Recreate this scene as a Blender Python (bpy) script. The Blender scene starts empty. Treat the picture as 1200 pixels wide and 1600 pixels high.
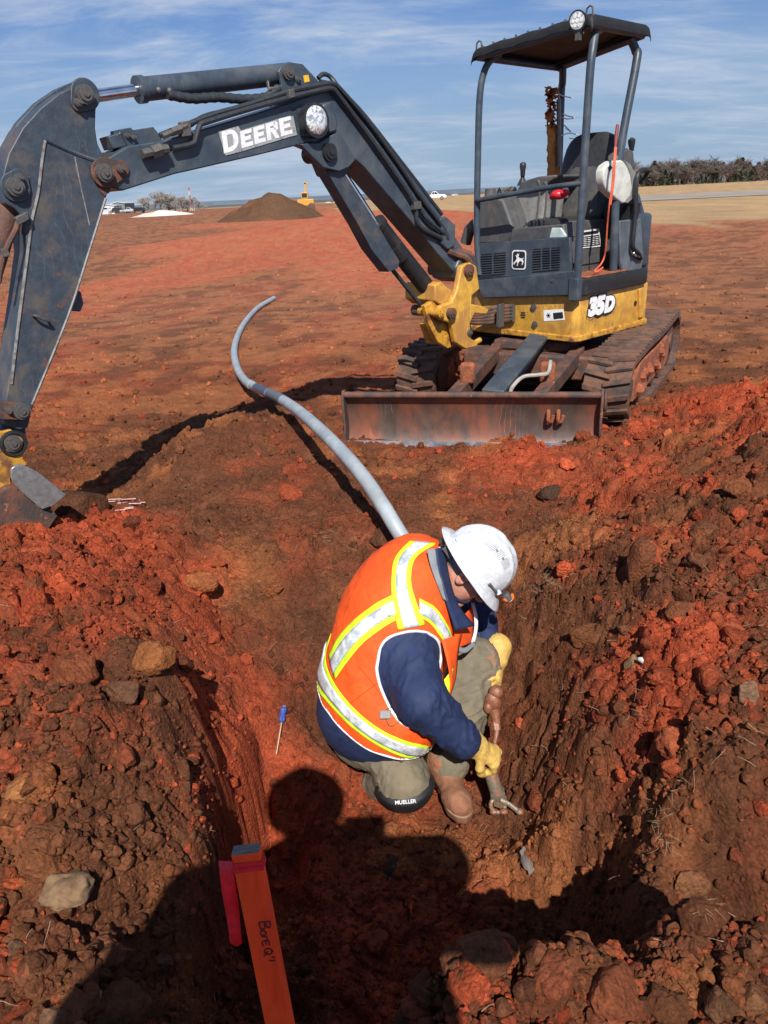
import bpy, bmesh, math, random
import numpy as np
from mathutils import Vector, Matrix
from mathutils.bvhtree import BVHTree
random.seed(7); RNG = np.random.default_rng(11)
SC = bpy.context.scene; COL = SC.collection
rad = math.radians
# ------------------------------------------------------------------ camera, sky, sun, exposure
FPX, PITCH, ROLL, CAMZ = 1170.0, rad(22.68), rad(2.8), 1.49
cam_d = bpy.data.cameras.new('camera'); cam = bpy.data.objects.new('camera', cam_d); COL.objects.link(cam)
cam_d.sensor_fit = 'VERTICAL'; cam_d.sensor_height = 36; cam_d.lens = 36 * FPX / 1600
cam_d.clip_start = 0.02; cam_d.clip_end = 12000
_f = Vector((0, math.cos(PITCH), -math.sin(PITCH))); _r = Vector((1, 0, 0)); _u = _r.cross(_f)
r2 = _r * math.cos(ROLL) - _u * math.sin(ROLL); u2 = _r * math.sin(ROLL) + _u * math.cos(ROLL)
cam.matrix_world = Matrix(((r2.x, u2.x, -_f.x, 0), (r2.y, u2.y, -_f.y, 0), (r2.z, u2.z, -_f.z, CAMZ), (0, 0, 0, 1)))
SC.camera = cam
SUN_DIR = Vector((-0.06, 1.01, -1.0)).normalized()           # the way the light travels
sun_el = math.asin(-SUN_DIR.z); sun_az = math.atan2(-SUN_DIR.x, -SUN_DIR.y)   # azimuth clockwise from +Y
sd = bpy.data.lights.new('sun', 'SUN'); sd.energy = 5.0; sd.angle = rad(0.5); sd.color = (1.0, 0.955, 0.89)
so = bpy.data.objects.new('sun', sd); COL.objects.link(so); so.location = (3, -8, 9)
so.rotation_euler = SUN_DIR.to_track_quat('-Z', 'Y').to_euler()
W = bpy.data.worlds.new('World'); SC.world = W; W.use_nodes = True
nt = W.node_tree; nt.nodes.clear()
def N(tree, kind, **kw):
    n = tree.nodes.new(kind)
    for k, v in kw.items(): setattr(n, k, v)
    return n
out = N(nt, 'ShaderNodeOutputWorld'); bg = N(nt, 'ShaderNodeBackground'); sky = N(nt, 'ShaderNodeTexSky')
sky.sky_type = 'NISHITA'; sky.sun_disc = False; sky.sun_elevation = sun_el; sky.sun_rotation = sun_az
sky.air_density = 1.0; sky.dust_density = 0.55; sky.ozone_density = 2.2; sky.altitude = 350
bg.inputs['Strength'].default_value = 0.05
tc = N(nt, 'ShaderNodeTexCoord'); sp = N(nt, 'ShaderNodeSeparateXYZ'); nt.links.new(tc.outputs['Generated'], sp.inputs[0])
# project the view direction on a cloud layer high above: streaks shrink toward the horizon
ad = N(nt, 'ShaderNodeMath', operation='ADD'); ad.inputs[1].default_value = 0.16; nt.links.new(sp.outputs['Z'], ad.inputs[0])
dx = N(nt, 'ShaderNodeMath', operation='DIVIDE'); dy = N(nt, 'ShaderNodeMath', operation='DIVIDE')
nt.links.new(sp.outputs['X'], dx.inputs[0]); nt.links.new(ad.outputs[0], dx.inputs[1])
nt.links.new(sp.outputs['Y'], dy.inputs[0]); nt.links.new(ad.outputs[0], dy.inputs[1])
cb = N(nt, 'ShaderNodeCombineXYZ'); nt.links.new(dx.outputs[0], cb.inputs[0]); nt.links.new(dy.outputs[0], cb.inputs[1])
def cloud(scale, stretch, rot, lo, hi, detail=8, dist=0.6, loc=(0, 0, 0)):
    mp = N(nt, 'ShaderNodeMapping'); mp.inputs['Rotation'].default_value = (0, 0, rot); mp.inputs['Scale'].default_value = stretch
    mp.inputs['Location'].default_value = loc
    no = N(nt, 'ShaderNodeTexNoise'); no.inputs['Scale'].default_value = scale; no.inputs['Detail'].default_value = detail
    no.inputs['Roughness'].default_value = 0.62; no.inputs['Distortion'].default_value = dist
    mr = N(nt, 'ShaderNodeMapRange'); mr.interpolation_type = 'SMOOTHSTEP'
    mr.inputs['From Min'].default_value = lo; mr.inputs['From Max'].default_value = hi
    nt.links.new(cb.outputs[0], mp.inputs[0]); nt.links.new(mp.outputs[0], no.inputs['Vector']); nt.links.new(no.outputs['Fac'], mr.inputs['Value'])
    return mr
c1 = cloud(0.75, (0.8, 1.5, 1), rad(18), 0.44, 0.68, 9, 0.5, (3.4, 1.2, 0))
c2 = cloud(1.7, (0.7, 2.0, 1), rad(22), 0.47, 0.76, 11, 0.9, (7.3, 2.2, 0))
mx = N(nt, 'ShaderNodeMath', operation='ADD', use_clamp=True); nt.links.new(c1.outputs[0], mx.inputs[0])
m2 = N(nt, 'ShaderNodeMath', operation='MULTIPLY'); m2.inputs[1].default_value = 0.7; nt.links.new(c2.outputs[0], m2.inputs[0]); nt.links.new(m2.outputs[0], mx.inputs[1])
m3 = N(nt, 'ShaderNodeMath', operation='MULTIPLY'); m3.inputs[1].default_value = 0.78; nt.links.new(mx.outputs[0], m3.inputs[0])
mix = N(nt, 'ShaderNodeMix', data_type='RGBA'); nt.links.new(m3.outputs[0], mix.inputs['Factor'])
tn = N(nt, 'ShaderNodeMix', data_type='RGBA', blend_type='MULTIPLY'); tn.inputs['Factor'].default_value = 1; tn.inputs['B'].default_value = (.52, .90, 1.50, 1)
nt.links.new(sky.outputs[0], tn.inputs['A'])
hz_ = N(nt, 'ShaderNodeMapRange'); hz_.interpolation_type = 'SMOOTHERSTEP'; hz_.inputs['From Min'].default_value = -.03; hz_.inputs['From Max'].default_value = .34; hz_.inputs['To Min'].default_value = .92; hz_.inputs['To Max'].default_value = 0
nt.links.new(sp.outputs['Z'], hz_.inputs['Value'])
hm = N(nt, 'ShaderNodeMix', data_type='RGBA'); nt.links.new(hz_.outputs[0], hm.inputs['Factor']); nt.links.new(tn.outputs['Result'], hm.inputs['A']); hm.inputs['B'].default_value = (5.3, 7.2, 9.6, 1)
nt.links.new(hm.outputs['Result'], mix.inputs['A']); mix.inputs['B'].default_value = (8.6, 9.9, 12.0, 1)
nt.links.new(mix.outputs['Result'], bg.inputs['Color']); nt.links.new(bg.outputs[0], out.inputs[0])
SC.view_settings.view_transform = 'Standard'; SC.view_settings.look = 'None'; SC.view_settings.exposure = 0.34
SC.view_settings.gamma = 1; SC.view_settings.use_curve_mapping = False
# ------------------------------------------------------------------ measuring: lines of sight of the measured photograph
CAM = np.array([0, 0, CAMZ])
def ray(px, py):
    X = (px - 600) / FPX; Y = (800 - py) / FPX; cr, sr = math.cos(ROLL), math.sin(ROLL)
    x = X * cr + Y * sr; y = -X * sr + Y * cr; c, s = math.cos(PITCH), math.sin(PITCH)
    return np.array([x, y * s + c, y * c - s])
def at(px, py, depth): return CAM + ray(px, py) * depth
def ground_at(px, py, z=0.0):
    d = ray(px, py); return CAM + d * ((z - CAMZ) / d[2])
def project(P):
    q = np.asarray(P, float) - CAM; c, s = math.cos(PITCH), math.sin(PITCH)
    z = q[..., 1] * c - q[..., 2] * s; x = q[..., 0]; y = q[..., 1] * s + q[..., 2] * c
    X = x * math.cos(ROLL) - y * math.sin(ROLL); Y = x * math.sin(ROLL) + y * math.cos(ROLL)
    return 600 + FPX * X / z, 800 - FPX * Y / z
class Frame:
    """a local frame of a machine part; hit() gives local coordinates where a line of sight meets a local plane"""
    def __init__(s, o, yaw):
        s.o = np.array(o, float); c, n = math.cos(yaw), math.sin(yaw)
        s.M = np.array([[c, -n, 0], [n, c, 0], [0, 0, 1.0]])
    def w(s, x, y, z): return s.o + s.M @ np.array([x, y, z])
    def hit(s, px, py, axis, val):
        d = s.M.T @ ray(px, py); c = s.M.T @ (CAM - s.o); k = 'xyz'.index(axis); return c + d * ((val - c[k]) / d[k])
    def hw(s, px, py, axis, val): return s.w(*s.hit(px, py, axis, val))
# ------------------------------------------------------------------ noise in numpy
def _h(ix, iy, iz, seed):
    v = (ix.astype(np.int64) * 374761393 + iy.astype(np.int64) * 668265263 + iz.astype(np.int64) * 2147483647 + seed * 1442695041) & 0xFFFFFFFF
    v = ((v ^ (v >> 13)) * 1274126177) & 0xFFFFFFFF; v = ((v ^ (v >> 16)) * 2246822519) & 0xFFFFFFFF
    return ((v ^ (v >> 15)) & 0xFFFFFF) / float(0xFFFFFF)
def vnoise(x, y, seed=0, z=None):
    ix = np.floor(x); iy = np.floor(y); fx = x - ix; fy = y - iy
    fx = fx * fx * (3 - 2 * fx); fy = fy * fy * (3 - 2 * fy)
    if z is None:
        o = np.zeros_like(ix); f = lambda a, b: _h(ix + a, iy + b, o, seed)
        return (f(0, 0) * (1 - fx) + f(1, 0) * fx) * (1 - fy) + (f(0, 1) * (1 - fx) + f(1, 1) * fx) * fy
    iz = np.floor(z); fz = z - iz; fz = fz * fz * (3 - 2 * fz); r = 0
    for c, wz in ((0, 1 - fz), (1, fz)):
        f = lambda a, b: _h(ix + a, iy + b, iz + c, seed)
        r = r + wz * ((f(0, 0) * (1 - fx) + f(1, 0) * fx) * (1 - fy) + (f(0, 1) * (1 - fx) + f(1, 1) * fx) * fy)
    return r
def fbm(x, y, seed=0, octv=4, z=None, gain=0.5):
    a, s, t = 1.0, 0, 0
    for k in range(octv):
        s = s + a * (vnoise(x * 2 ** k + 17.3 * k, y * 2 ** k - 9.1 * k, seed + k, None if z is None else z * 2 ** k) - 0.5); t += a; a *= gain
    return s / t * 2
def worley(x, y, seed=0):
    """F1, F2 and a random number of the nearest cell"""
    ix = np.floor(x); iy = np.floor(y); o = np.zeros_like(ix)
    f1 = np.full(x.shape, 9.0); f2 = f1.copy(); cid = np.zeros_like(f1)
    for a in (-1, 0, 1):
        for b in (-1, 0, 1):
            cx = ix + a; cy = iy + b
            d = np.hypot(cx + _h(cx, cy, o, seed) - x, cy + _h(cx, cy, o, seed + 5) - y)
            n = d < f1; f2 = np.where(n, f1, np.minimum(f2, d)); cid = np.where(n, _h(cx, cy, o, seed + 9), cid); f1 = np.where(n, d, f1)
    return f1, f2, cid
def sstep(x, a, b):
    t = np.clip((x - a) / (b - a), 0, 1); return t * t * (3 - 2 * t)
# ------------------------------------------------------------------ objects
ORIG = {}
def tag(o, label=None, cat=None, group=None, kind=None):
    for k, v in (('label', label), ('category', cat), ('group', group), ('kind', kind)):
        if v: o[k] = v
    return o
def empty(name, loc, label=None, cat=None, group=None):
    o = bpy.data.objects.new(name, None); COL.objects.link(o); o.location = loc; o.empty_display_size = 0.1
    ORIG[o] = np.array(loc, float); return tag(o, label, cat, group)
def link(name, verts, faces, mats, parent=None, smooth=False, midx=None, bevel=0, seg=2, label=None, angle=35, cols=None):
    V = np.asarray(verts, float).reshape(-1, 3); c = (V.min(0) + V.max(0)) / 2
    me = bpy.data.meshes.new(name); me.from_pydata((V - c).tolist(), [], [tuple(int(i) for i in f) for f in faces])
    for m in (mats if isinstance(mats, (list, tuple)) else [mats]): me.materials.append(m)
    if midx is not None: me.polygons.foreach_set('material_index', np.asarray(midx, dtype=np.int32))
    if cols is not None:
        ca = me.color_attributes.new('tint', 'FLOAT_COLOR', 'POINT'); ca.data.foreach_set('color', np.asarray(cols, np.float32).ravel())
    if smooth:
        me.polygons.foreach_set('use_smooth', np.ones(len(me.polygons), bool))
        if angle and angle < 180: me.set_sharp_from_angle(angle=rad(angle))
    me.update()
    o = bpy.data.objects.new(name, me); COL.objects.link(o)
    if parent is not None: o.parent = parent; o.location = c - ORIG[parent]
    else: o.location = c
    ORIG[o] = c
    if bevel:
        b = o.modifiers.new('bevel', 'BEVEL'); b.width = bevel; b.segments = seg; b.limit_method = 'ANGLE'; b.angle_limit = rad(40)
        if not smooth:
            me.polygons.foreach_set('use_smooth', np.ones(len(me.polygons), bool)); b.harden_normals = False
            me.set_sharp_from_angle(angle=rad(50))
    if label: o['label'] = label
    return o
def linkfast(name, V, F, mat, parent=None, smooth=True, cols=None, center=None):
    """numpy arrays of verts and quads or triangles"""
    V = np.asarray(V, np.float32); F = np.asarray(F, np.int32); n = F.shape[1]
    c = (V.min(0) + V.max(0)) / 2 if center is None else np.array(center)
    me = bpy.data.meshes.new(name); me.vertices.add(len(V)); me.vertices.foreach_set('co', (V - c).astype(np.float32).ravel())
    me.loops.add(F.size); me.loops.foreach_set('vertex_index', F.ravel())
    me.polygons.add(len(F)); me.polygons.foreach_set('loop_start', np.arange(0, F.size, n, dtype=np.int32))
    me.polygons.foreach_set('use_smooth', np.full(len(F), smooth, bool))
    me.update(calc_edges=True); me.materials.append(mat)
    if cols is not None:
        ca = me.color_attributes.new('tint', 'FLOAT_COLOR', 'POINT')
        C4 = np.ones((len(V), 4), np.float32); C4[:, :3] = cols; ca.data.foreach_set('color', C4.ravel())
    o = bpy.data.objects.new(name, me); COL.objects.link(o); o.location = c
    if parent is not None: o.parent = parent; o.location = c - ORIG[parent]
    ORIG[o] = c; return o
def catmull(P, n=6):
    P = [np.array(p, float) for p in P]
    if len(P) < 3: return P
    Q = [2 * P[0] - P[1]] + P + [2 * P[-1] - P[-2]]; r = []
    for i in range(1, len(Q) - 2):
        a, b, c, d = Q[i - 1:i + 3]
        for k in range(n):
            t = k / n; r.append(0.5 * (2 * b + (c - a) * t + (2 * a - 5 * b + 4 * c - d) * t * t + (3 * b - a - 3 * c + d) * t ** 3))
    return r + [P[-1]]
class B:
    """collects shapes for ONE mesh object"""
    def __init__(s): s.v = []; s.f = []; s.m = []; s.mi = 0
    def add(s, V, F):
        o = len(s.v); s.v += [tuple(map(float, p)) for p in V]; s.f += [tuple(o + i for i in f) for f in F]; s.m += [s.mi] * len(F); return s
    def box(s, c, e1, e2, e3):
        c, e1, e2, e3 = (np.array(a, float) for a in (c, e1, e2, e3))
        V = [c + a * e1 + b * e2 + d * e3 for a in (-.5, .5) for b in (-.5, .5) for d in (-.5, .5)]
        if np.dot(np.cross(e1, e2), e3) > 0: F = [(0, 1, 3, 2), (4, 6, 7, 5), (0, 4, 5, 1), (2, 3, 7, 6), (0, 2, 6, 4), (1, 5, 7, 3)]
        else: F = [(2, 3, 1, 0), (5, 7, 6, 4), (1, 5, 4, 0), (6, 7, 3, 2), (4, 6, 2, 0), (3, 7, 5, 1)]
        return s.add(V, F)
    def prism(s, poly, vec):
        P = [np.array(p, float) for p in poly]; vec = np.array(vec, float); n = len(P)
        nr = sum(np.cross(P[i] - P[0], P[(i + 1) % n] - P[0]) for i in range(n))
        if np.dot(nr, vec) > 0: P = P[::-1]
        V = P + [p + vec for p in P]
        return s.add(V, [tuple(range(n)), tuple(range(2 * n - 1, n - 1, -1))] + [(i, i + n, (i + 1) % n + n, (i + 1) % n) for i in range(n)])
    def cyl(s, a, b, r0, r1=None, n=20, cap=True):
        return s.tube([a, b], [r0, r0 if r1 is None else r1], n, cap)
    def tube(s, P, r, n=10, cap=True):
        P = [np.array(p, float) for p in P]; m = len(P)
        rr = [r] * m if np.isscalar(r) else (list(r) if len(r) == m else list(np.interp(np.linspace(0, 1, m), np.linspace(0, 1, len(r)), r)))
        t = [P[min(i + 1, m - 1)] - P[max(i - 1, 0)] for i in range(m)]; t = [a / (np.linalg.norm(a) + 1e-9) for a in t]
        x = np.cross(t[0], (0, 0, 1) if abs(t[0][2]) < .9 else (1, 0, 0)); x /= np.linalg.norm(x); V = []
        for i in range(m):
            x = x - t[i] * np.dot(x, t[i]); x /= np.linalg.norm(x); y = np.cross(t[i], x)
            V += [P[i] + rr[i] * (x * math.cos(2 * math.pi * k / n) + y * math.sin(2 * math.pi * k / n)) for k in range(n)]
        F = [(i * n + k, i * n + (k + 1) % n, (i + 1) * n + (k + 1) % n, (i + 1) * n + k) for i in range(m - 1) for k in range(n)]
        if cap: F += [tuple(range(n - 1, -1, -1)), tuple((m - 1) * n + k for k in range(n))]
        return s.add(V, F)
    def sphere(s, c, r, n=12, sc=(1, 1, 1), M=None):
        V = []; F = []; m = n // 2
        for i in range(1, m):
            for k in range(n):
                a, b = math.pi * i / m, 2 * math.pi * k / n; V.append((math.sin(a) * math.cos(b), math.sin(a) * math.sin(b), math.cos(a)))
        V += [(0, 0, 1), (0, 0, -1)]; q = len(V)
        F = [(i * n + k, (i + 1) * n + k, (i + 1) * n + (k + 1) % n, i * n + (k + 1) % n) for i in range(m - 2) for k in range(n)]
        F += [(q - 2, k, (k + 1) % n) for k in range(n)] + [(q - 1, (m - 2) * n + (k + 1) % n, (m - 2) * n + k) for k in range(n)]
        A = np.array(V) * np.array(sc) * r
        if M is not None: A = A @ np.array(M).T
        return s.add(A + np.array(c, float), F)
    def obj(s, name, mat, parent=None, **k):
        return link(name, s.v, s.f, mat, parent, midx=s.m if isinstance(mat, (list, tuple)) else None, **k)
# ------------------------------------------------------------------ materials
def lin(r, g, b): return tuple(((c / 255) / 12.92 if c <= 10 else ((c / 255 + .055) / 1.055) ** 2.4) for c in (r, g, b))
def mat(name, col, rough=0.5, metal=0.0, col2=None, amt=0.5, scale=6.0, bump=0.0, bscale=40.0, stretch=(1, 1, 1), third=None, tamt=0.6,
        tscale=25.0, spec=0.5, scratch=0.0, attr=False, sheen=0, coat=0, sub=0):
    """base colour with worn patches (col2) and specks (third), fine relief, all in world-sized object space"""
    m = bpy.data.materials.new(name); m.use_nodes = True; t = m.node_tree; b = t.nodes['Principled BSDF']; L = t.links.new
    b.inputs['Roughness'].default_value = rough; b.inputs['Metallic'].default_value = metal; b.inputs['Specular IOR Level'].default_value = spec
    if sheen: b.inputs['Sheen Weight'].default_value = sheen
    if coat: b.inputs['Coat Weight'].default_value = coat; b.inputs['Coat Roughness'].default_value = 0.15
    if sub: b.inputs['Subsurface Weight'].default_value = sub; b.inputs['Subsurface Radius'].default_value = (.02, .008, .004)
    geo = N(t, 'ShaderNodeNewGeometry'); mp = N(t, 'ShaderNodeMapping'); mp.inputs['Scale'].default_value = stretch; L(geo.outputs['Position'], mp.inputs[0])
    def noise(sc, det=8, ro=.6, dist=0.3):
        n = N(t, 'ShaderNodeTexNoise'); n.inputs['Scale'].default_value = sc; n.inputs['Detail'].default_value = det
        n.inputs['Roughness'].default_value = ro; n.inputs['Distortion'].default_value = dist; L(mp.outputs[0], n.inputs['Vector']); return n
    def ramp(src, lo, hi):
        r = N(t, 'ShaderNodeMapRange'); r.interpolation_type = 'SMOOTHSTEP'; r.inputs['From Min'].default_value = lo; r.inputs['From Max'].default_value = hi
        L(src, r.inputs['Value']); return r.outputs[0]
    def mixc(fac, a, bb, mode='MIX'):
        x = N(t, 'ShaderNodeMix', data_type='RGBA', blend_type=mode)
        if isinstance(fac, float): x.inputs['Factor'].default_value = fac
        else: L(fac, x.inputs['Factor'])
        for s, q in (('A', a), ('B', bb)):
            if isinstance(q, tuple): x.inputs[s].default_value = (*q[:3], 1)
            else: L(q, x.inputs[s])
        return x.outputs['Result']
    cur = tuple(col)
    if attr:
        a = N(t, 'ShaderNodeAttribute'); a.attribute_name = 'tint'; cur = a.outputs['Color']
    rg = None
    n0 = noise(scale * 3.3, 6); v = mixc(ramp(n0.outputs['Fac'], .3, .7), (0.82,) * 3, (1.15,) * 3); cur = mixc(1.0, cur, v, 'MULTIPLY')
    if col2 is not None:
        n1 = noise(scale); f = ramp(n1.outputs['Fac'], 1 - amt - .12 if amt < .99 else 0, 1 - amt + .12); cur = mixc(f, cur, tuple(col2)); rg = f
    if third is not None:
        n2 = noise(tscale, 4, .7); f2 = ramp(n2.outputs['Fac'], tamt, tamt + .07); cur = mixc(f2, cur, tuple(third))
    if scratch:
        vo = N(t, 'ShaderNodeTexWave'); vo.inputs['Scale'].default_value = 11; vo.inputs['Distortion'].default_value = 9; vo.inputs['Detail'].default_value = 3
        vo.inputs['Detail Scale'].default_value = 0.7; L(mp.outputs[0], vo.inputs['Vector'])
        n3 = noise(5, 3); f3 = N(t, 'ShaderNodeMath', operation='MULTIPLY'); L(ramp(vo.outputs['Fac'], .985, 1.0), f3.inputs[0]); L(ramp(n3.outputs['Fac'], .5, .62), f3.inputs[1])
        f4 = N(t, 'ShaderNodeMath', operation='MULTIPLY'); L(f3.outputs[0], f4.inputs[0]); f4.inputs[1].default_value = scratch
        cur = mixc(f4.outputs[0], cur, tuple(min(1, c * 2.2 + .12) for c in col[:3]))
    if isinstance(cur, tuple): b.inputs['Base Color'].default_value = (*cur, 1)
    else: L(cur, b.inputs['Base Color'])
    if metal and rg is not None:
        im = N(t, 'ShaderNodeMath', operation='MULTIPLY_ADD'); L(rg, im.inputs[0]); im.inputs[1].default_value = -metal; im.inputs[2].default_value = metal; L(im.outputs[0], b.inputs['Metallic'])
    rr = N(t, 'ShaderNodeMath', operation='MULTIPLY_ADD', use_clamp=True); L(n0.outputs['Fac'], rr.inputs[0]); rr.inputs[1].default_value = .35; rr.inputs[2].default_value = rough - .17; L(rr.outputs[0], b.inputs['Roughness'])
    if bump:
        nb = noise(bscale, 8, .65); bp = N(t, 'ShaderNodeBump'); bp.inputs['Strength'].default_value = 1; bp.inputs['Distance'].default_value = bump
        L(nb.outputs['Fac'], bp.inputs['Height']); L(bp.outputs[0], b.inputs['Normal'])
    return m
M = {}
M['paint'] = mat('dark_slate_paint', (.040, .055, .074), .42, col2=(.085, .095, .105), amt=.42, scale=4, bump=.0012, bscale=30, third=(.15, .075, .04), tamt=.70, tscale=14, scratch=.22)
M['paint_rusty'] = mat('dark_slate_paint_chipped', (.038, .052, .070), .5, col2=(.10, .085, .075), amt=.42, scale=7, bump=.002, bscale=40, third=(.16, .06, .03), tamt=.60, tscale=11, scratch=.25)
M['black'] = mat('black_paint', (.016, .017, .019), .5, col2=(.05, .045, .04), amt=.35, scale=9, bump=.001)
M['yellow'] = mat('yellow_paint', (.60, .32, .045), .45, col2=(.42, .20, .05), amt=.46, scale=6, bump=.0015, bscale=25, third=(.13, .05, .025), tamt=.645, tscale=16, scratch=.5)
M['yellow_rust'] = mat('worn_yellow_paint', (.55, .27, .03), .55, col2=(.16, .065, .03), amt=.44, scale=13, bump=.003, bscale=60, third=(.07, .035, .025), tamt=.62, tscale=40)
M['rust'] = mat('rusty_steel', (.15, .06, .035), .75, col2=(.055, .04, .036), amt=.5, scale=9, bump=.004, bscale=55, third=(.30, .11, .05), tamt=.62, tscale=20)
M['steel'] = mat('bright_steel', (.55, .55, .56), .28, metal=1, col2=(.2, .14, .1), amt=.22, scale=14, bump=.0006)
M['chrome'] = mat('chrome_rod', (.75, .77, .80), .12, metal=1)
M['greysteel'] = mat('weathered_steel_pin', (.11, .105, .10), .55, metal=.4, col2=(.13, .08, .055), amt=.38, scale=30, bump=.002, bscale=90)
M['rubber'] = mat('black_rubber', (.060, .042, .034), .85, col2=(.15, .070, .042), amt=.52, scale=10, bump=.003, bscale=70, third=(.25, .09, .045), tamt=.66, tscale=13)
M['hose'] = mat('hose_rubber', (.028, .032, .038), .5, col2=(.08, .06, .05), amt=.3, scale=20, bump=.001)
M['mud'] = mat('caked_red_mud', (.36, .105, .045), .95, col2=(.20, .065, .03), amt=.5, scale=14, bump=.012, bscale=45)
M['plastic_dark'] = mat('dark_grey_plastic', (.07, .07, .072), .6, col2=(.12, .10, .085), amt=.4, scale=8, bump=.001)
M['plastic_grey'] = mat('grey_plastic', (.24, .235, .22), .55, col2=(.17, .15, .13), amt=.4, scale=10, bump=.001)
M['plastic_white'] = mat('off_white_plastic', (.56, .56, .50), .45, col2=(.46, .44, .37), amt=.25, scale=5)
M['vinyl'] = mat('black_seat_vinyl', (.028, .028, .03), .5, col2=(.06, .055, .05), amt=.35, scale=9, bump=.002, bscale=30)
M['white'] = mat('white_decal', (.80, .80, .80), .5, col2=(.62, .62, .62), amt=.4, scale=30, third=(.10, .11, .12), tamt=.64, tscale=55)
M['decal_edge'] = mat('grey_decal_edge', (.33, .34, .34), .5, col2=(.18, .19, .2), amt=.4, scale=40, third=(.06, .07, .09), tamt=.6, tscale=60)
M['print'] = mat('black_print', (.012, .012, .013), .6)
M['glass'] = mat('lamp_glass', (.55, .56, .56), .12, metal=.7, col2=(.75, .76, .76), amt=.5, scale=60)
# ------------------------------------------------------------------ terrain
CP = [  # measured ground points: photo x, photo y, assumed height
 (0,560,0),(200,560,0),(400,560,0),(600,560,0),(0,460,0),(300,440,0),(560,440,0),(1100,560,0),(1190,560,.0),(1190,440,0),
 (1060,600,0),(620,600,0),(480,640,.02),(560,684,.05),(640,686,.03),(700,696,.0),(790,690,.05),(900,694,.03),(930,692,.05),(600,720,.03),(780,730,.02),
 (400,650,.17),(335,664,.22),(300,676,.20),(365,648,.20),(300,648,-.04),(345,636,-.04),(240,700,-.04),(430,628,.02),(290,690,.04),(450,690,.10),(380,720,.08),(200,690,-.02),(120,640,-.03),(120,720,-.02),(230,760,.0),(330,780,.05),(480,780,.04),(600,760,.03),
 (30,852,.24),(90,855,.22),(40,835,.14),(-40,850,.2),(10,930,.30),(150,880,.20),(100,960,.20),(60,1040,.17),(200,960,.12),(240,880,.06),(330,860,.02),(420,840,0),
 (30,1150,.14),(150,1100,.12),(250,1040,.12),(300,1100,.06),(230,1200,.06),(120,1250,.08),(20,1300,.06),(200,1330,.02),(60,1420,.05),(180,1440,.03),(40,1560,.05),(200,1570,.0),
 (400,950,-.14),(360,1080,-.26),(430,1050,-.30),(480,950,-.16),(400,1150,-.40),(430,1230,-.50),(360,1250,-.42),(370,1330,-.50),(460,1330,-.60),(520,1240,-.61),(600,1300,-.63),(700,1300,-.63),(600,1400,-.63),(700,1380,-.62),(790,1330,-.62),
 (520,870,-.05),(600,900,-.10),(560,1000,-.28),(700,800,-.02),(830,850,-.07),(760,760,.0),(620,1150,-.55),(700,1100,-.50),(760,1130,-.54),(790,1230,-.60),(820,1290,-.58),
 (800,950,-.18),(800,1050,-.34),(840,1130,-.36),(860,1220,-.38),(880,1300,-.40),(900,1050,-.10),(870,960,-.06),(950,1130,-.06),(950,1220,-.12),(1000,1060,.04),
 (900,820,.05),(980,760,.12),(1000,900,.13),(1100,900,.20),(1080,780,.24),(1130,690,.30),(1190,650,.36),(1190,760,.33),(1060,700,.12),(960,690,.04),(1190,920,.25),(1100,1040,.18),(1190,1100,.16),(1050,1180,.05),(1150,1250,.05),
 (940,1330,-.42),(985,1280,-.25),(930,1400,-.45),(1010,1330,-.02),(1050,1400,0),(1120,1440,-.02),(1000,1470,-.02),(1190,1450,.02),(880,1400,-.58),
 (880,1480,-.02),(760,1510,0),(660,1560,.0),(900,1580,.02),(1190,1590,.0)]
CW = [(-3,.2,.05),(-3,1.5,.1),(-3,3,.2),(-1.5,-.5,0),(0,-.6,0),(1.5,-.5,0),(3,0,0),(3.5,1.5,.15),(4.5,3,.25),(4.5,5,.2),(0,0,0),(0,.5,0),(.6,.6,0),(-.6,.5,.0),(-.35,.86,-.02),(0,.88,-.02),(.3,.93,-.02),
      (-.35,1.1,-.5),(0,1.12,-.55),(.35,1.2,-.55),(-.2,1.4,-.63),(.2,1.4,-.63),(.55,1.35,-.6),(.75,1.3,-.45),(-.6,1.2,-.3),(-.75,1.0,-.02),(-8,6,0),(8,7,0),(-8,12,0),(8,12,0),(0,12,0),(-4,-3,0),(4,-3,0)]
CPTS = np.array([(*ground_at(a, b, c)[:2], c) for a, b, c in CP] + CW)
def _tps(r2): return r2 * np.log(r2 + 1e-9)
_K = _tps(((CPTS[:, None, :2] - CPTS[None, :, :2]) ** 2).sum(2)) + np.eye(len(CPTS)) * 0.012
_P = np.c_[np.ones(len(CPTS)), CPTS[:, :2]]
_A = np.block([[_K, _P], [_P.T, np.zeros((3, 3))]]); _w = np.linalg.solve(_A, np.r_[CPTS[:, 2], 0, 0, 0])
def base_h(x, y):
    shp = x.shape; x = x.ravel(); y = y.ravel(); r = np.zeros(len(x))
    for s in range(0, len(x), 60000):
        a, b = x[s:s + 60000], y[s:s + 60000]
        d = (a[:, None] - CPTS[None, :, 0]) ** 2 + (b[:, None] - CPTS[None, :, 1]) ** 2
        r[s:s + 60000] = _tps(d) @ _w[:len(CPTS)] + _w[-3] + a * _w[-2] + b * _w[-1]
    fade = (1 - sstep(np.hypot(x - .3, y - 3.2), 4.5, 7.5))
    far = 0.55 * sstep(y, 70, 200) * sstep(x, -60, 10) + 0.9 * sstep(y, 190, 270) * sstep(x, 40, 80) - 0.12 * sstep(y, 9, 16) * (1 - sstep(y, 22, 40)) * (1 - sstep(x, -6, 6))
    hump = 1.0 * np.exp(-((x - .8) / 7.5) ** 2 - ((y - 37) / 13) ** 2) + .10 * np.exp(-((x + 1.5) / 3.5) ** 2 - ((y - 17) / 5) ** 2)
    return (np.clip(r, -.66, .42) * fade + far + hump).reshape(shp)
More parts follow.
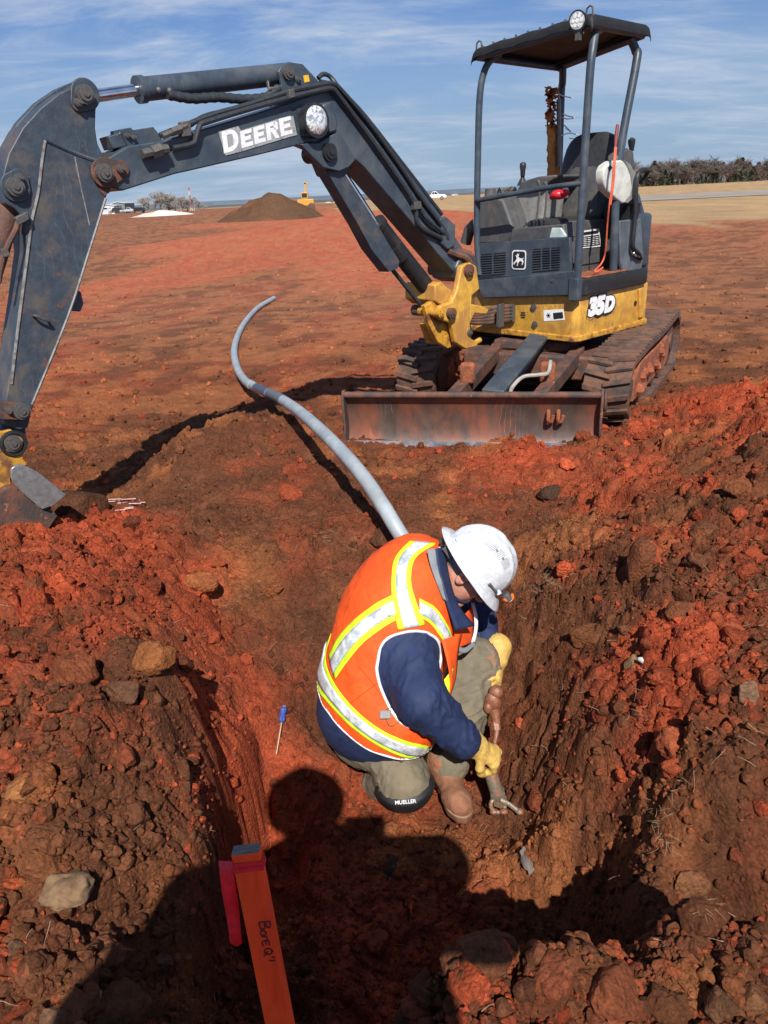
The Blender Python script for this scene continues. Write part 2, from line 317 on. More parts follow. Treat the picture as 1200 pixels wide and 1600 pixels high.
# how broken the ground is and how red: measured in the photo, spread smoothly
ZN = [ # x, y, rough, red
 (60,860,1,.95),(150,950,1,.9),(60,1000,.9,.85),(250,900,.9,.8),(300,1000,.9,.85),(220,1020,.8,.6),(380,1000,.5,.85),(400,1100,.5,.85),(440,1160,.5,.8),(150,1100,1,.55),(250,1150,.8,.25),(300,1250,.7,.2),
 (60,1200,1,.6),(150,1250,1,.5),(200,1300,1,.35),(60,1400,1,.25),(200,1400,1,.2),(100,1560,1,.15),(30,1100,1,.65),(100,1480,1,.2),
 (450,850,.6,.15),(480,780,.5,.15),(400,760,.45,.15),(350,700,.4,.05),(600,760,.5,.15),(650,740,.5,.2),(560,720,.4,.15),(500,720,.35,.2),(300,720,.4,.05),(250,760,.5,.05),(420,700,.3,.1),(500,900,.45,.12),(540,960,.45,.2),(450,760,.5,.5),(600,680,.2,.2),(560,1050,.4,.6),
 (700,800,.4,.2),(760,760,.5,.35),(830,730,.6,.6),(840,830,.45,.15),(860,950,.5,.1),(850,1100,.5,.12),(900,1100,.5,.12),(950,1200,.5,.12),(1000,900,.95,.35),(900,900,.9,.25),(950,800,1,.45),
 (1000,750,1,.55),(1060,700,1,.7),(1130,670,1,.95),(1190,650,1,.95),(1190,760,1,.6),(1100,800,1,.4),(1100,900,1,.35),(1190,950,1,.3),(1050,1040,1,.6),(1100,1080,1,.75),(1050,1150,1,.7),(1150,1100,1,.45),
 (1100,1200,.7,.35),(1190,1200,.7,.3),(1100,1300,.5,.2),(1000,1200,.6,.2),(1050,1400,.5,.15),(950,1350,.5,.3),(1190,1400,.5,.25),(800,1500,.9,.3),(900,1550,.8,.25),(1100,1550,.8,.2),(700,1570,1,.3),
 (600,1300,.6,.75),(700,1330,.6,.85),(750,1260,.5,.8),(560,1200,.5,.8),(850,1250,.5,.4),(500,1400,.6,.5),(820,1180,.4,.4),
 (300,620,.12,.2),(150,600,.12,.3),(100,560,.08,.5),(400,600,.2,.3),(500,590,.25,.45),(620,560,.2,.35),(300,500,.05,.3),(150,500,.05,.3),(450,520,.05,.4),(560,500,.08,.35),(480,560,.08,.3),(1100,600,.12,.05),(1100,520,.15,.1),(1190,450,.15,.15),(1100,400,.15,.2),(1050,450,.15,.1),(1190,380,.1,.25),(1190,560,.15,.05),(900,640,.2,.2),
 (300,430,.03,1.1),(450,400,.02,1.2),(330,385,.02,1.1),(550,380,.02,1.2),(200,440,.03,.9),(130,490,.03,.7),(560,440,.05,.8),(420,445,.04,.25),(100,380,.03,-.3),(50,350,.03,-.3),(180,370,.03,-.35),(250,350,.03,-.2),(260,375,.03,-.1),(60,420,.03,-.2),(120,430,.03,-.1),(150,345,.03,-.2),(380,350,.02,.7),(500,345,.02,1.1),(600,335,.02,1.1),(640,400,.03,.9),(300,460,.04,.2),(420,490,.05,.35),(250,530,.05,.2),(120,520,.06,.25)]
ZP = np.array([(*ground_at(a, b, 0)[:2], c, d) for a, b, c, d in ZN]); 
def _warp(x, y): return x / (1 + .22 * np.maximum(y - 1, 0)), np.log(np.maximum(y, .3) + .6) * 2.2
_zx, _zy = _warp(ZP[:, 0], ZP[:, 1])
def zones(x, y):
    shp = x.shape; a, b = _warp(x.ravel(), y.ravel()); r = np.zeros((len(a), 2))
    for s in range(0, len(a), 60000):
        d = (a[s:s + 60000, None] - _zx) ** 2 + (b[s:s + 60000, None] - _zy) ** 2
        w = 1 / (d + 0.0016) ** 1.7; r[s:s + 60000] = (w @ ZP[:, 2:]) / w.sum(1)[:, None]
    return r[:, 0].reshape(shp), r[:, 1].reshape(shp)
def grassy(x, y):
    edge = np.interp(x, [-60, -16, -9, -3, .5, 4.6, 13, 60], [900, 420, 200, 90, 50, 36, 29, 27])
    return sstep((y - edge) / (edge * .12 + 1) + fbm(x * .35, y * .16, 41, 4) * 1.6, -.3, .9)
def height(x, y, fine=True, rough=None):
    if rough is None: rough, _ = zones(x, y)
    near = 1 - sstep(y, 6.0, 11.0)
    wx = x + .05 * fbm(x * 5, y * 5, 1, 2); wy = y + .05 * fbm(x * 5, y * 5, 2, 2)
    h = base_h(x, y)
    # ledge on the left of the pit: a clean cut face
    cut = ground_at(345, 1120, 0)[0] + .02 * np.sin(y * 9); inl = sstep(y, 1.25, 1.4) * (1 - sstep(y, 2.1, 2.45))
    h += inl * .10 * (1 - sstep(x, cut - .03, cut + .02)) * sstep(x, cut - .7, cut - .35) - inl * .20 * sstep(x, cut - .015, cut + .015) * (1 - sstep(x, cut + .12, cut + .3))
    cr_ = cut + .028 + .02 * fbm(y * 6, y * 0, 13, 3); h -= sstep(y, 1.5, 1.62) * (1 - sstep(y, 2.15, 2.35)) * .20 * (1 - sstep(np.abs(x - cr_), .016, .034 + .012 * np.sin(y * 5)))
    h += .07 * rough * fbm(x * 1.6, y * 1.6, 3, 3) * near
    r2 = rough * near; lo = (0.18 + .82 * rough) * near
    f1, f2, cid = worley(wx * 4.2, wy * 4.2, 21); h += r2 * .11 * (cid - .45) * sstep(f2 - f1, .0, .16)
    f1, f2, cid = worley(wx * 10, wy * 10, 22); h += lo * (.055 * (cid - .4) * sstep(f2 - f1, .0, .18) - .020 * (1 - sstep(f2 - f1, 0, .12)))
    if fine:
        f1, f2, cid = worley(wx * 24, wy * 24, 23); h += lo * (.018 * (cid - .4) * sstep(f2 - f1, .0, .3) - .007 * (1 - sstep(f2 - f1, 0, .15)))
        f1, f2, cid = worley(x * 55, y * 55, 24); h += lo * .008 * (cid - .4) * sstep(f2 - f1, 0, .3)
        h += lo * .012 * fbm(x * 30, y * 30, 25, 3)
    # vertical tears down the pit's right bank
    bank = np.exp(-((x - (.62 + .06 * (y - 1.9))) / .26) ** 2) * sstep(y, 1.4, 1.7) * (1 - sstep(y, 3.0, 3.6))
    st = fbm((x + .25 * np.sin(y * 2.2) + .12 * y) * 11 + 1.8 * fbm(x * 3, y * 3, 61, 3), y * 2.0, 31, 4); h += bank * (.10 * st - .09 * sstep(st, .2, .42) + .05 * fbm((x + .12 * y) * 34 + 2.5 * fbm(x * 6, y * 6, 62, 3), y * 5.5, 36, 3) - .03 * sstep(fbm((x + .1 * y) * 26, y * 4, 37, 3), .25, .4))
    # track ruts of the machine and grader marks farther off
    h += (1 - near * .6) * .012 * fbm(x * .8 + y * .1, y * 3.1 + x * .9, 33, 3) * (1 - sstep(y, 30, 60))
    h += .012 * np.clip(1 - rough, 0, 1) * near * np.sin((y * 1.0 + .35 * x) * 42) * sstep(fbm(x * .9, y * .9, 35, 2), .05, .3)
    return h
RED = np.array((.34, .062, .024)); BRN = np.array((.125, .046, .021)); ORG = np.array((.33, .115, .040)); DRK = np.array((.075, .029, .015)); TAN = np.array((.36, .235, .12))
def soil(x, y, jit=None):
    rough, red = zones(x, y)
    s = 1 / (1 + .10 * np.maximum(y, 0))
    n = fbm(x * 1.9 * s * 2 + y * .2, y * 2.6 * s * 1.3, 51, 5); n2 = fbm(x * 5, y * 5, 52, 4); n3 = fbm((x * .5 + y * .25), y * 1.3, 53, 5)
    f1, f2, cid = worley(x * 7 + n2, y * 7, 54)
    fm = sstep(y, 4.5, 8); ac, al = x * .94 - y * .33, x * .33 + y * .94; stk = fbm(ac * 1.1, al * .20, 81, 5) + .5 * fbm(ac * 4, al * .5, 82, 4)
    k = red * 1.08 + .34 * n * (1 - .7 * fm) + .40 * stk * fm + .20 * n2 + (cid - .5) * .5 * rough + (0 if jit is None else jit)
    k = sstep(k, .15, .95)[..., None]
    c = BRN * (1 - k) + RED * k
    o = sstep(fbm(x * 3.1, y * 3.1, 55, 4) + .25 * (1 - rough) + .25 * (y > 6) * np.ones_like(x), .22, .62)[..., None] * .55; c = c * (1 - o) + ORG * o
    d = sstep(fbm(x * 1.4 + 9, y * 1.5, 56, 4) * (1 - fm) + fm * (fbm(ac * .8 + 5, al * .3, 83, 5) + .1 * fbm(ac * 7, al * 1.5, 84, 3)), .18, .5)[..., None] * .6 * (1 - k * .6) * (1 - .45 * fm[..., None]); c = c * (1 - d) + DRK * d
    c = c * (1 + .22 * fbm(x * 14, y * 14, 57, 3)[..., None])
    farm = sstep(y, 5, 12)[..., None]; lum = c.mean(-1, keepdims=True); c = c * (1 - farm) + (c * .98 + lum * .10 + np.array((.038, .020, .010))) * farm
    g = grassy(x, y)[..., None]; t = TAN * (1 + .3 * fbm(x * .6, y * .25, 58, 4)[..., None]); t = t * (1 - .35 * sstep(fbm(x * .15, y * .05, 59, 3), .1, .5))[..., None] if False else t
    c = c * (1 - g) + t * g
    return np.clip(c, .006, .75)
def soil_mat(inst=False):
    m = bpy.data.materials.new('red_soil'); m.use_nodes = True; t = m.node_tree; b = t.nodes['Principled BSDF']; L = t.links.new
    b.inputs['Roughness'].default_value = .95; b.inputs['Specular IOR Level'].default_value = .15
    a = N(t, 'ShaderNodeAttribute'); a.attribute_name = 'tint'; a.attribute_type = 'INSTANCER' if inst else 'GEOMETRY'; g = N(t, 'ShaderNodeNewGeometry')
    def noise(sc, det, ro=.65):
        n = N(t, 'ShaderNodeTexNoise'); n.inputs['Scale'].default_value = sc; n.inputs['Detail'].default_value = det; n.inputs['Roughness'].default_value = ro
        L(g.outputs['Position'], n.inputs['Vector']); return n
    n1 = noise(60, 6, .7); r = N(t, 'ShaderNodeMapRange'); r.inputs['From Min'].default_value = .3; r.inputs['From Max'].default_value = .7; r.inputs['To Min'].default_value = .62; r.inputs['To Max'].default_value = 1.42
    L(n1.outputs['Fac'], r.inputs['Value']); x = N(t, 'ShaderNodeMix', data_type='RGBA', blend_type='MULTIPLY'); x.inputs['Factor'].default_value = 1; L(a.outputs['Color'], x.inputs['A']); L(r.outputs[0], x.inputs['B'])
    n4 = noise(4.5, 8, .75); r4 = N(t, 'ShaderNodeMapRange'); r4.inputs['From Min'].default_value = .32; r4.inputs['From Max'].default_value = .68; r4.inputs['To Min'].default_value = .75; r4.inputs['To Max'].default_value = 1.25; L(n4.outputs['Fac'], r4.inputs['Value'])
    x2 = N(t, 'ShaderNodeMix', data_type='RGBA', blend_type='MULTIPLY'); x2.inputs['Factor'].default_value = 1; L(x.outputs['Result'], x2.inputs['A']); L(r4.outputs[0], x2.inputs['B'])
    L(x2.outputs['Result'], b.inputs['Base Color'])
    n2 = noise(95, 9, .7); b1 = N(t, 'ShaderNodeBump'); b1.inputs['Strength'].default_value = 1; b1.inputs['Distance'].default_value = .011; L(n2.outputs['Fac'], b1.inputs['Height'])
    vo = N(t, 'ShaderNodeTexVoronoi'); vo.inputs['Scale'].default_value = 85; vo.inputs['Randomness'].default_value = 1; L(g.outputs['Position'], vo.inputs['Vector'])
    b2 = N(t, 'ShaderNodeBump'); b2.inputs['Strength'].default_value = .8; b2.inputs['Distance'].default_value = .006; b2.invert = True; L(vo.outputs['Distance'], b2.inputs['Height']); L(b1.outputs[0], b2.inputs['Normal'])
    L(b2.outputs[0], b.inputs['Normal']); return m
M['soil'] = soil_mat(); M['soil_inst'] = soil_mat(True)
def make_ground():
    ys = [-6, -4, -2.5, -1.2, -.4, .1, .4]; y = .55
    while y < 3000:
        ys.append(y); y += .0072 if y < 2.9 else (.0072 + (y - 2.9) * .006 if y < 9 else max(.044, (y - 9) * .035))
    u = [-1]
    xs = []; x = -2.05
    while x < 2.35: xs.append(x); x += .0088
    L = []; d = .0088; a = xs[0]
    while a > -6.5: d *= 1.045; a -= d; L.append(a)
    Rr = []; d = .0088; a = xs[-1]
    while a < 6.5: d *= 1.045; a += d; Rr.append(a)
    xs = np.array(L[::-1] + xs + Rr); ys = np.array(ys)
    fan = 1 + np.maximum(ys - 5, 0) * .30
    X = xs[None, :] * fan[:, None]; Y = np.repeat(ys[:, None], len(xs), 1)
    rough, red = zones(X, Y); Z = height(X, Y, True, rough)
    Z[ys > 60] = base_h(X[ys > 60], Y[ys > 60])
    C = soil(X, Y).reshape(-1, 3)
    nearm = (1 - sstep(Y, 5, 8)) * (.2 + .8 * rough)
    X2 = X + nearm * .020 * fbm(X * 17, Y * 17, 71, 3, Z * 17); Y2 = Y + nearm * .020 * fbm(X * 17, Y * 17, 75, 3, Z * 17)
    V = np.stack([X2, Y2, Z], 2).reshape(-1, 3); ny, nx = X.shape
    i = np.arange(ny * nx).reshape(ny, nx); F = np.stack([i[:-1, :-1], i[:-1, 1:], i[1:, 1:], i[1:, :-1]], 2).reshape(-1, 4)
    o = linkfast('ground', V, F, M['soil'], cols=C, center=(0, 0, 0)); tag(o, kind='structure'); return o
ground = make_ground()
print('ground tris', len(ground.data.polygons) * 2)
# ------------------------------------------------------------------ the excavator
def text_mesh(txt, size, mat_, name, parent, origin, ex, ey, offset=0.0, depth=.0015, shear=0.0, spacing=1.0, squash=1.0):
    cu = bpy.data.curves.new('lettering', 'FONT'); cu.body = txt; cu.size = size; cu.extrude = depth; cu.offset = offset; cu.shear = shear; cu.space_character = spacing
    cu.resolution_u = 3; t = bpy.data.objects.new('lettering', cu); COL.objects.link(t)
    bpy.context.view_layer.update(); me = bpy.data.meshes.new_from_object(t.evaluated_get(bpy.context.evaluated_depsgraph_get()))
    ex = np.array(ex, float); ey = np.array(ey, float); ex /= np.linalg.norm(ex); ey /= np.linalg.norm(ey); ez = np.cross(ex, ey)
    V = np.array([v.co[:] for v in me.vertices]); P = np.array(origin) + V[:, :1] * ex * squash + V[:, 1:2] * ey + V[:, 2:3] * ez
    F = [tuple(p.vertices) for p in me.polygons]; bpy.data.objects.remove(t); bpy.data.curves.remove(cu); bpy.data.meshes.remove(me)
    return link(name, P, F, mat_, parent)
EXB = np.array((1.15, 5.9, 0.0))
ex_root = empty('mini_excavator', EXB, 'dark slate and yellow mini excavator with open canopy parked on the red soil', 'excavator')
P_, PR = M['paint'], M['paint_rusty']
# ---- boom frame: x along the boom toward the bucket, y away from the viewer, z up
F0 = at(738, 415, 1.0); F0 = CAM + (F0 - CAM) / (F0 - CAM)[1] * 5.4
BF = Frame(F0, rad(42) + math.pi)          # x axis = (-cos42,-sin42)
# in this frame +y points to (sin42,-cos42)... toward the viewer; so the near side is +y
HWB, HWA = 0.095, 0.085
def bp(px, py, off): return BF.hw(px, py, 'y', off)
YV = BF.M[:, 1]
def bplate(b, pix, near, far): return b.prism([bp(x, y, near) for x, y in pix], -YV * (near - far))
boom_near = [(150,267),(163,250),(200,228),(252,220),(313,203),(400,177),(460,158),(508,142),(530,137),(545,150),(575,185),(600,218),(690,338),(728,395),(733,425),(716,434),(684,396),(640,343),(604,302),(570,262),(556,250),(532,242),(505,230),(486,222),(400,243),(300,266),(273,272),(192,298),(160,288),(150,280)]
b = B(); bplate(b, boom_near, HWB, -HWB); boom = b.obj('boom', P_, ex_root, bevel=.006)
# upper pin tower for the arm cylinder, two ears
b = B(); ear = [(437,170),(440,128),(435,112),(441,101),(453,97),(473,100),(486,114),(503,132),(512,145),(500,150),(470,160)]
bplate(b, ear, .075, .055); bplate(b, ear, -.055, -.075); bplate(b, [(440,165),(442,150),(505,138),(510,146)], .055, -.055)
b.obj('cylinder_bracket', P_, boom, bevel=.003)
def pin(px, py, off0, off1, r, parent, name='pivot_pin', m='greysteel', r2=None):
    a, c = bp(px, py, off0), None; l = BF.hit(px, py, 'y', off0); a = BF.w(*l); c = BF.w(l[0], off1, l[2])
    d = (a - c) / np.linalg.norm(a - c); b = B(); b.cyl(c, a, r); b.cyl(a, a + d * .008, r * .72); b.cyl(a + d * .008, a + d * .014, r * .3)
    return b.obj(name, M[m], parent, smooth=True)
pin(452, 113, .095, -.09, .034, boom); pin(466, 124, .083, .07, .016, boom, 'bolt')
b = B(); bplate(b, [(474,118),(482,117),(484,127),(476,129)], .077, .075); b.obj('warning_decal', mat('amber_decal', (.75, .42, .02), .5), boom)
# tip bracket on the boom
b = B(); bplate(b, [(169,213),(187,208),(187,202),(205,199),(208,203),(240,198),(252,214),(254,226),(225,229),(196,229),(177,233)], .05, -.05); b.obj('mounting_block', P_, boom, bevel=.004)
b = B(); bplate(b, [(188,203),(206,200),(215,225),(200,229)], .062, .05); b.obj('block_plate', P_, boom, bevel=.002)
for q in ((200, 212), (210, 215)): pin(*q, .072, .055, .012, boom, 'bolt')
# work lamp on the boom elbow
b = B(); bplate(b, [(475,172),(503,164),(515,200),(512,208),(491,213),(482,212)], .16, .095); b.obj('lamp_bracket', P_, boom, bevel=.006)
b = B(); bplate(b, [(505,163),(518,158),(528,192),(526,205),(514,208),(503,185)], .14, .095); b.obj('lamp_guard', P_, boom, bevel=.008)
l = BF.hit(495, 188, 'y', .175); lampc = BF.w(*l)
b = B(); b.cyl(BF.w(l[0], .13, l[2]), lampc, .082, .082, 28); lamp = b.obj('work_lamp', M['black'], boom, smooth=True)
b = B(); b.sphere(BF.w(l[0], .172, l[2]), .070, 24, (1, 1, 1), None); lens = link('lamp_lens', [BF.w(l[0], 0, l[2]) + BF.M @ (np.array([1, .35, 1]) * (BF.M.T @ (np.array(v) - BF.w(l[0], .172, l[2])))) + YV * .172 for v in b.v], b.f, M['glass'], boom, smooth=True)
# boom cylinder lug and cylinder below the elbow
b = B(); lug = [(470,225),(500,222),(528,205),(540,222),(556,250),(545,262),(530,268),(505,262),(488,245)]
bplate(b, lug, .13, .095); bplate(b, lug, -.06, -.09); b.obj('cylinder_lug', P_, boom, bevel=.006)
pin(517, 238, .15, -.05, .045, boom, m='black')
b = B(); bplate(b, [(505,250),(530,244),(552,262),(540,275),(515,275)], .03, -.09); b.obj('clevis', P_, boom, bevel=.01)
# DEERE lettering
o_ = BF.hit(347, 241, 'y', HWB + .0035); o2 = BF.hit(458, 209, 'y', HWB + .0035); dirx = BF.w(*o2) - BF.w(*o_); Ln = np.linalg.norm(dirx); dx_ = dirx / Ln; dz_ = np.cross(YV, dx_); dz_ = dz_ if dz_[2] > 0 else -dz_
E0 = BF.w(*o_)
def dpt(px, py, off=HWB + .0022): return bp(px, py, off)
b = B(); b.prism([dpt(*q) for q in [(341,206),(372,197),(376,204),(440,184),(458,181),(464,211),(452,214),(376,237),(352,243)]], YV * .0012); b.obj('decal_backing', M['decal_edge'], boom)
def letters(polys, name, parent, m, fr, vec):
    for p in polys:
        b = B()
        for q in (p if isinstance(p[0][0], tuple) else [p]): b.prism([fr(*k) for k in q], vec)
        b.obj(name, m, parent)
def strokes(x, y, w, h, t, kind, sl=(-.29, .12)):
    """block capitals in the slanted frame of the decal; x,y lower left, photo pixels; baseline rises to the right"""
    def q(a, c): return (x + a * w + c * h * sl[1] * -1, y + a * w * sl[0] - c * h)
    tw, th = t / w, t / h
    if kind == 'D': o = [(0, 0), (.55, 0), (.85, .12), (1, .35), (1, .65), (.85, .88), (.55, 1), (0, 1)]; i = [(tw, th), (.5, th), (.66, .25), (1 - tw, .42), (1 - tw, .6), (.66, .76), (.5, 1 - th), (tw, 1 - th)]; return [[q(*o[k]), q(*o[(k + 1) % 8]), q(*i[(k + 1) % 8]), q(*i[k])] for k in range(8)]
    bars = {'E': [(0, 0, tw, 1), (tw, 0, 1, th), (tw, .5 - th / 2, .88, .5 + th / 2), (tw, 1 - th, 1, 1)],
            'R': [(0, 0, tw, 1), (tw, 1 - th, .8, 1), (tw, .42, .8, .42 + th), (1 - tw, .5, 1, .92)]}[kind]
    r = [[q(a, c), q(a2, c), q(a2, c2), q(a, c2)] for a, c, a2, c2 in bars]
    if kind == 'R': r += [[q(.45, .42), q(.78, .42), q(1.05, 0), q(.72, 0)], [q(.8, .42), q(1, .5), q(1 - tw, .55), q(.78, .5)], [q(.8, 1), q(1, .92), q(1 - tw, .86), q(.78, .95)]]
    return r
for x, y, w, h, k in ((350, 240, 24, 34, 'D'), (378, 231.5, 17.5, 26, 'E'), (398.5, 225.5, 17, 26, 'E'), (418, 220, 18, 26.5, 'R'), (439, 213.5, 18, 27.5, 'E')):
    b = B()
    for q in strokes(x, y, w, h, 7.2 if k == 'D' else 6.2, k): b.prism([bp(*p, HWB + .0036) for p in q], YV * .001)
    b.obj('decal_letter', M['white'], boom)
# hydraulic lines along the boom
def hose(pix, r, parent=boom, name='hydraulic_line', m='hose', n=8, sub=5):
    P = catmull([bp(x, y, o) for x, y, o in pix], sub); b = B(); b.tube(P, r, n); return b.obj(name, M[m], parent, smooth=True)
hose([(250,212,.08),(290,196,.10),(330,180,.10),(380,166,.10),(430,150,.10),(462,140,.11),(500,133,.11),(520,131,.11),(535,143,.11),(575,190,.11),(620,252,.11),(660,312,.11),(690,352,.11),(700,372,.12)], .013)
hose([(270,232,.12),(300,225,.12),(306,214,.12),(312,196,.12),(325,190,.12),(380,173,.12),(440,156,.12),(470,148,.12),(505,140,.12),(520,139,.12),(530,150,.12),(570,204,.12),(615,268,.12),(647,318,.12),(655,352,.12),(690,372,.12)], .013)
hose([(497,122,.03),(505,116,.03),(516,120,.03),(530,138,.06),(560,178,.08),(610,238,.09),(650,300,.09),(695,355,.10)], .012)
hose([(500,128,-.03),(520,135,-.03),(560,170,-.04),(620,245,-.04),(690,335,-.04)], .014)
hose([(650,315,.12),(665,340,.12),(694,365,.12)], .012)
hose([(296,196,.03),(320,182,.03),(360,172,.03),(420,160,.03)], .012)
for a, c, r in (((254,213),(292,196),.013),((222,241),(262,232),.020)):
    b = B(); b.tube([bp(*a, .13), bp(*c, .13)], r, 8); b.tube([bp(*( (a[0]+c[0])/2-5, (a[1]+c[1])/2+2), .13), bp(*((a[0]+c[0])/2+9, (a[1]+c[1])/2-3), .13)], r * 1.5, 6); b.obj('hose_fitting', M['greysteel'], boom, smooth=True, angle=30)
for q in ((284,190,298,212),(452,140,460,152),(648,316,658,326)):
    b = B(); bplate(b, [(q[0], q[1]), (q[2], q[1] - 2), (q[2] + 2, q[3]), (q[0] + 1, q[3] + 2)], .138, .10); b.obj('hose_clamp', M['greysteel'], boom, bevel=.003)
b = B(); bplate(b, [(688,342),(697,338),(712,352),(711,384),(700,390),(690,380),(692,362)], .12, -.06); b.obj('hose_guard', P_, boom, bevel=.006)
hose([(700,385,.05),(715,392,.08),(730,396,.10),(738,404,.10),(742,425,.08)], .022, m='rubber', name='hose_bundle'); hose([(700,392,.10),(716,398,.12),(728,402,.14),(736,415,.14),(738,430,.1)], .02, m='rubber', name='hose_bundle')
# arm cylinder (barrel, rod)
def bc(px, py, off=0): return BF.w(*BF.hit(px, py, 'y', off))
acyl_a, acyl_b, acyl_r = bc(452, 115), bc(218, 140), bc(135, 152)
b = B(); d = (acyl_b - acyl_a); d /= np.linalg.norm(d); b.cyl(acyl_a + d * .03, acyl_b, .050, n=28); b.cyl(acyl_b - d * .02, acyl_b + d * .012, .057, n=28); b.sphere(acyl_a, .052, 16); ac = b.obj('arm_cylinder', P_, ex_root, smooth=True)
b = B(); b.cyl(acyl_b, acyl_r, .026, n=24); b.obj('cylinder_rod', M['chrome'], ac, smooth=True)
P = catmull([bc(435,138,.06), bc(415,152,.06), bc(380,155,.055), bc(340,152,.055), bc(300,154,.055), bc(262,148,.05)], 8); b = B(); b.tube(P, [.022 + .002 * math.sin(i * 2.3) for i in range(len(P))], 12); b.obj('hose_sleeve', M['hose'], ac, smooth=True)
for q in ((248,141),(265,142)): b = B(); b.sphere(bc(*q, .06), .014, 10); b.obj('grease_fitting', M['greysteel'], ac, smooth=True)
b = B(); b.tube([bc(418,128,.05), bc(420,140,.07), bc(438,136,.07)], .009, 8); b.obj('port_tube', M['greysteel'], ac, smooth=True)
# arm (dipper)
arm_near = [(117,134),(124,128),(134,126),(146,131),(153,141),(154,152),(150,172),(149,200),(153,225),(160,240),(166,250),(170,268),(171,290),(168,302),(160,330),(141,388),(116,470),(90,545),(62,612),(50,640),(44,668),(30,672),(6,664),(7,640),(12,606),(22,540),(33,470),(43,395),(37,340),(22,325),(8,318),(3,298),(5,270),(14,238),(35,200),(62,170),(92,146)]
b = B(); bplate(b, arm_near, HWA, -HWA); arm = b.obj('arm', PR, ex_root, bevel=.005)
# weld beads and rim strips on the arm's near face
def bead(pix, r, m='greysteel', off=HWA, name='weld_bead', par=arm, flat=None):
    P = catmull([bp(x, y, off) for x, y in pix], 4); b = B(); b.tube(P, r, 6); return b.obj(name, M[m], par, smooth=True)
MW = mat('scuffed_edge', (.22, .22, .21), .55, col2=(.10, .08, .07), amt=.45, scale=25)
M['scuff'] = MW
bead([(71,220),(66,250),(60,300),(50,345),(43,400),(30,500),(18,600)], .007, 'scuff'); bead([(71,219),(100,232),(135,246),(160,254)], .008, 'paint')
bead([(117,245),(126,290),(134,325),(140,352)], .003, 'scuff'); bead([(165,310),(140,390),(112,478),(84,550),(50,632)], .006, 'scuff')
# the arm's rear plate with its visible inner lip at the left
b = B(); bplate(b, [(117,134),(92,146),(62,170),(35,200),(14,238),(5,270),(3,298),(-4,300),(-3,262),(6,232),(28,192),(58,160),(90,138),(114,128)], -.03, -.085); b.obj('arm_back_plate', PR, arm, bevel=.003)
for (x, y), (x2, y2), sc_ in (((134,147),(124,160),1.0),((25,292),(31,278),.95),((165,270),(190,264),1.0)):
    par = arm if x != 165 else boom; o1 = HWA + .012 if x != 165 else HWB + .012
    b = B(); c1, c2 = BF.hit(x, y, 'y', o1), BF.hit(x2, y2, 'y', o1); dv = c2 - c1; pv = np.array([-dv[2], 0, dv[0]]); pv /= np.linalg.norm(pv); dv /= np.linalg.norm(dv); R1, R2 = .062 * sc_, .036
    pts = [c1 + R1 * (math.cos(t) * -dv + math.sin(t) * pv) for t in np.linspace(-1.9, 1.9, 14)] + [c2 + R2 * (math.cos(t) * dv - math.sin(t) * pv) for t in np.linspace(-1.2, 1.2, 8)]
    b.prism([BF.w(*p) for p in pts], -YV * .012); b.obj('pin_flange', PR if x != 165 else M['rust'], par, bevel=.003)
    pin(x, y, o1 + .025, -.1, .038 * sc_, par, m='greysteel'); pin(x2, y2, o1 + .018, 0, .018, par, 'bolt', 'greysteel')
b = B(); bplate(b, [(152,262),(160,238),(178,240),(172,300),(164,306),(158,300),(150,284)], HWA + .006, HWA); b.obj('worn_patch', M['rust'], arm)
b = B(); b.tube(catmull([bp(52,494,HWA), bp(55,493,HWA+.03), bp(64,497,HWA+.034), bp(76,502,HWA+.03), bp(77,506,HWA)], 4), .006, 8); b.obj('lift_eye', M['greysteel'], arm, smooth=True)
b = B(); bplate(b, [(118,452),(127,456),(131,475),(126,487),(112,486),(106,480)], .03, -.05); b.obj('hook_lug', P_, arm, bevel=.004)
# bucket cylinder, at the far left edge of the picture, on the outer side of the arm
b = B(); a_, c_ = bc(22,300,0), bc(-30,470,0); b.cyl(a_, c_, .05, n=24); b.sphere(a_, .055, 14); bcyl = b.obj('bucket_cylinder', M['rust'], arm, smooth=True)
b = B(); b.cyl(c_, bc(-45,560,0), .026); b.obj('cylinder_rod', M['chrome'], arm, smooth=True)
b = B(); b.tube(catmull([bp(42,335,.09), bp(30,345,.10), bp(24,360,.11), bp(14,380,.11), bp(4,405,.11), bp(-2,440,.10)], 5), .012, 8); b.obj('hydraulic_line', M['rust'], arm, smooth=True)
b = B(); bplate(b, [(24,340),(44,330),(46,343),(30,352)], .12, .085); b.obj('hose_clamp', M['greysteel'], arm, bevel=.003)
b = B(); bplate(b, [(2,388),(14,392),(17,401),(6,402)], .13, .1); b.obj('hose_clamp', M['greysteel'], arm, bevel=.002)
# links at the foot of the arm
b = B(); lk = [(-40,622),(0,626),(36,630),(46,636),(48,650),(40,658),(0,656),(-40,650)]
bplate(b, lk, .125, .10); bplate(b, lk, -.10, -.125); b.obj('bucket_link', M['rust'], arm, bevel=.006)
pin(35, 643, .15, -.14, .036, arm, m='greysteel'); pin(16, 641, .14, .12, .018, arm, 'bolt')
b = B(); bplate(b, [(2,660),(40,662),(42,690),(0,692)], .06, -.06); b.obj('arm_nose', PR, arm, bevel=.008)
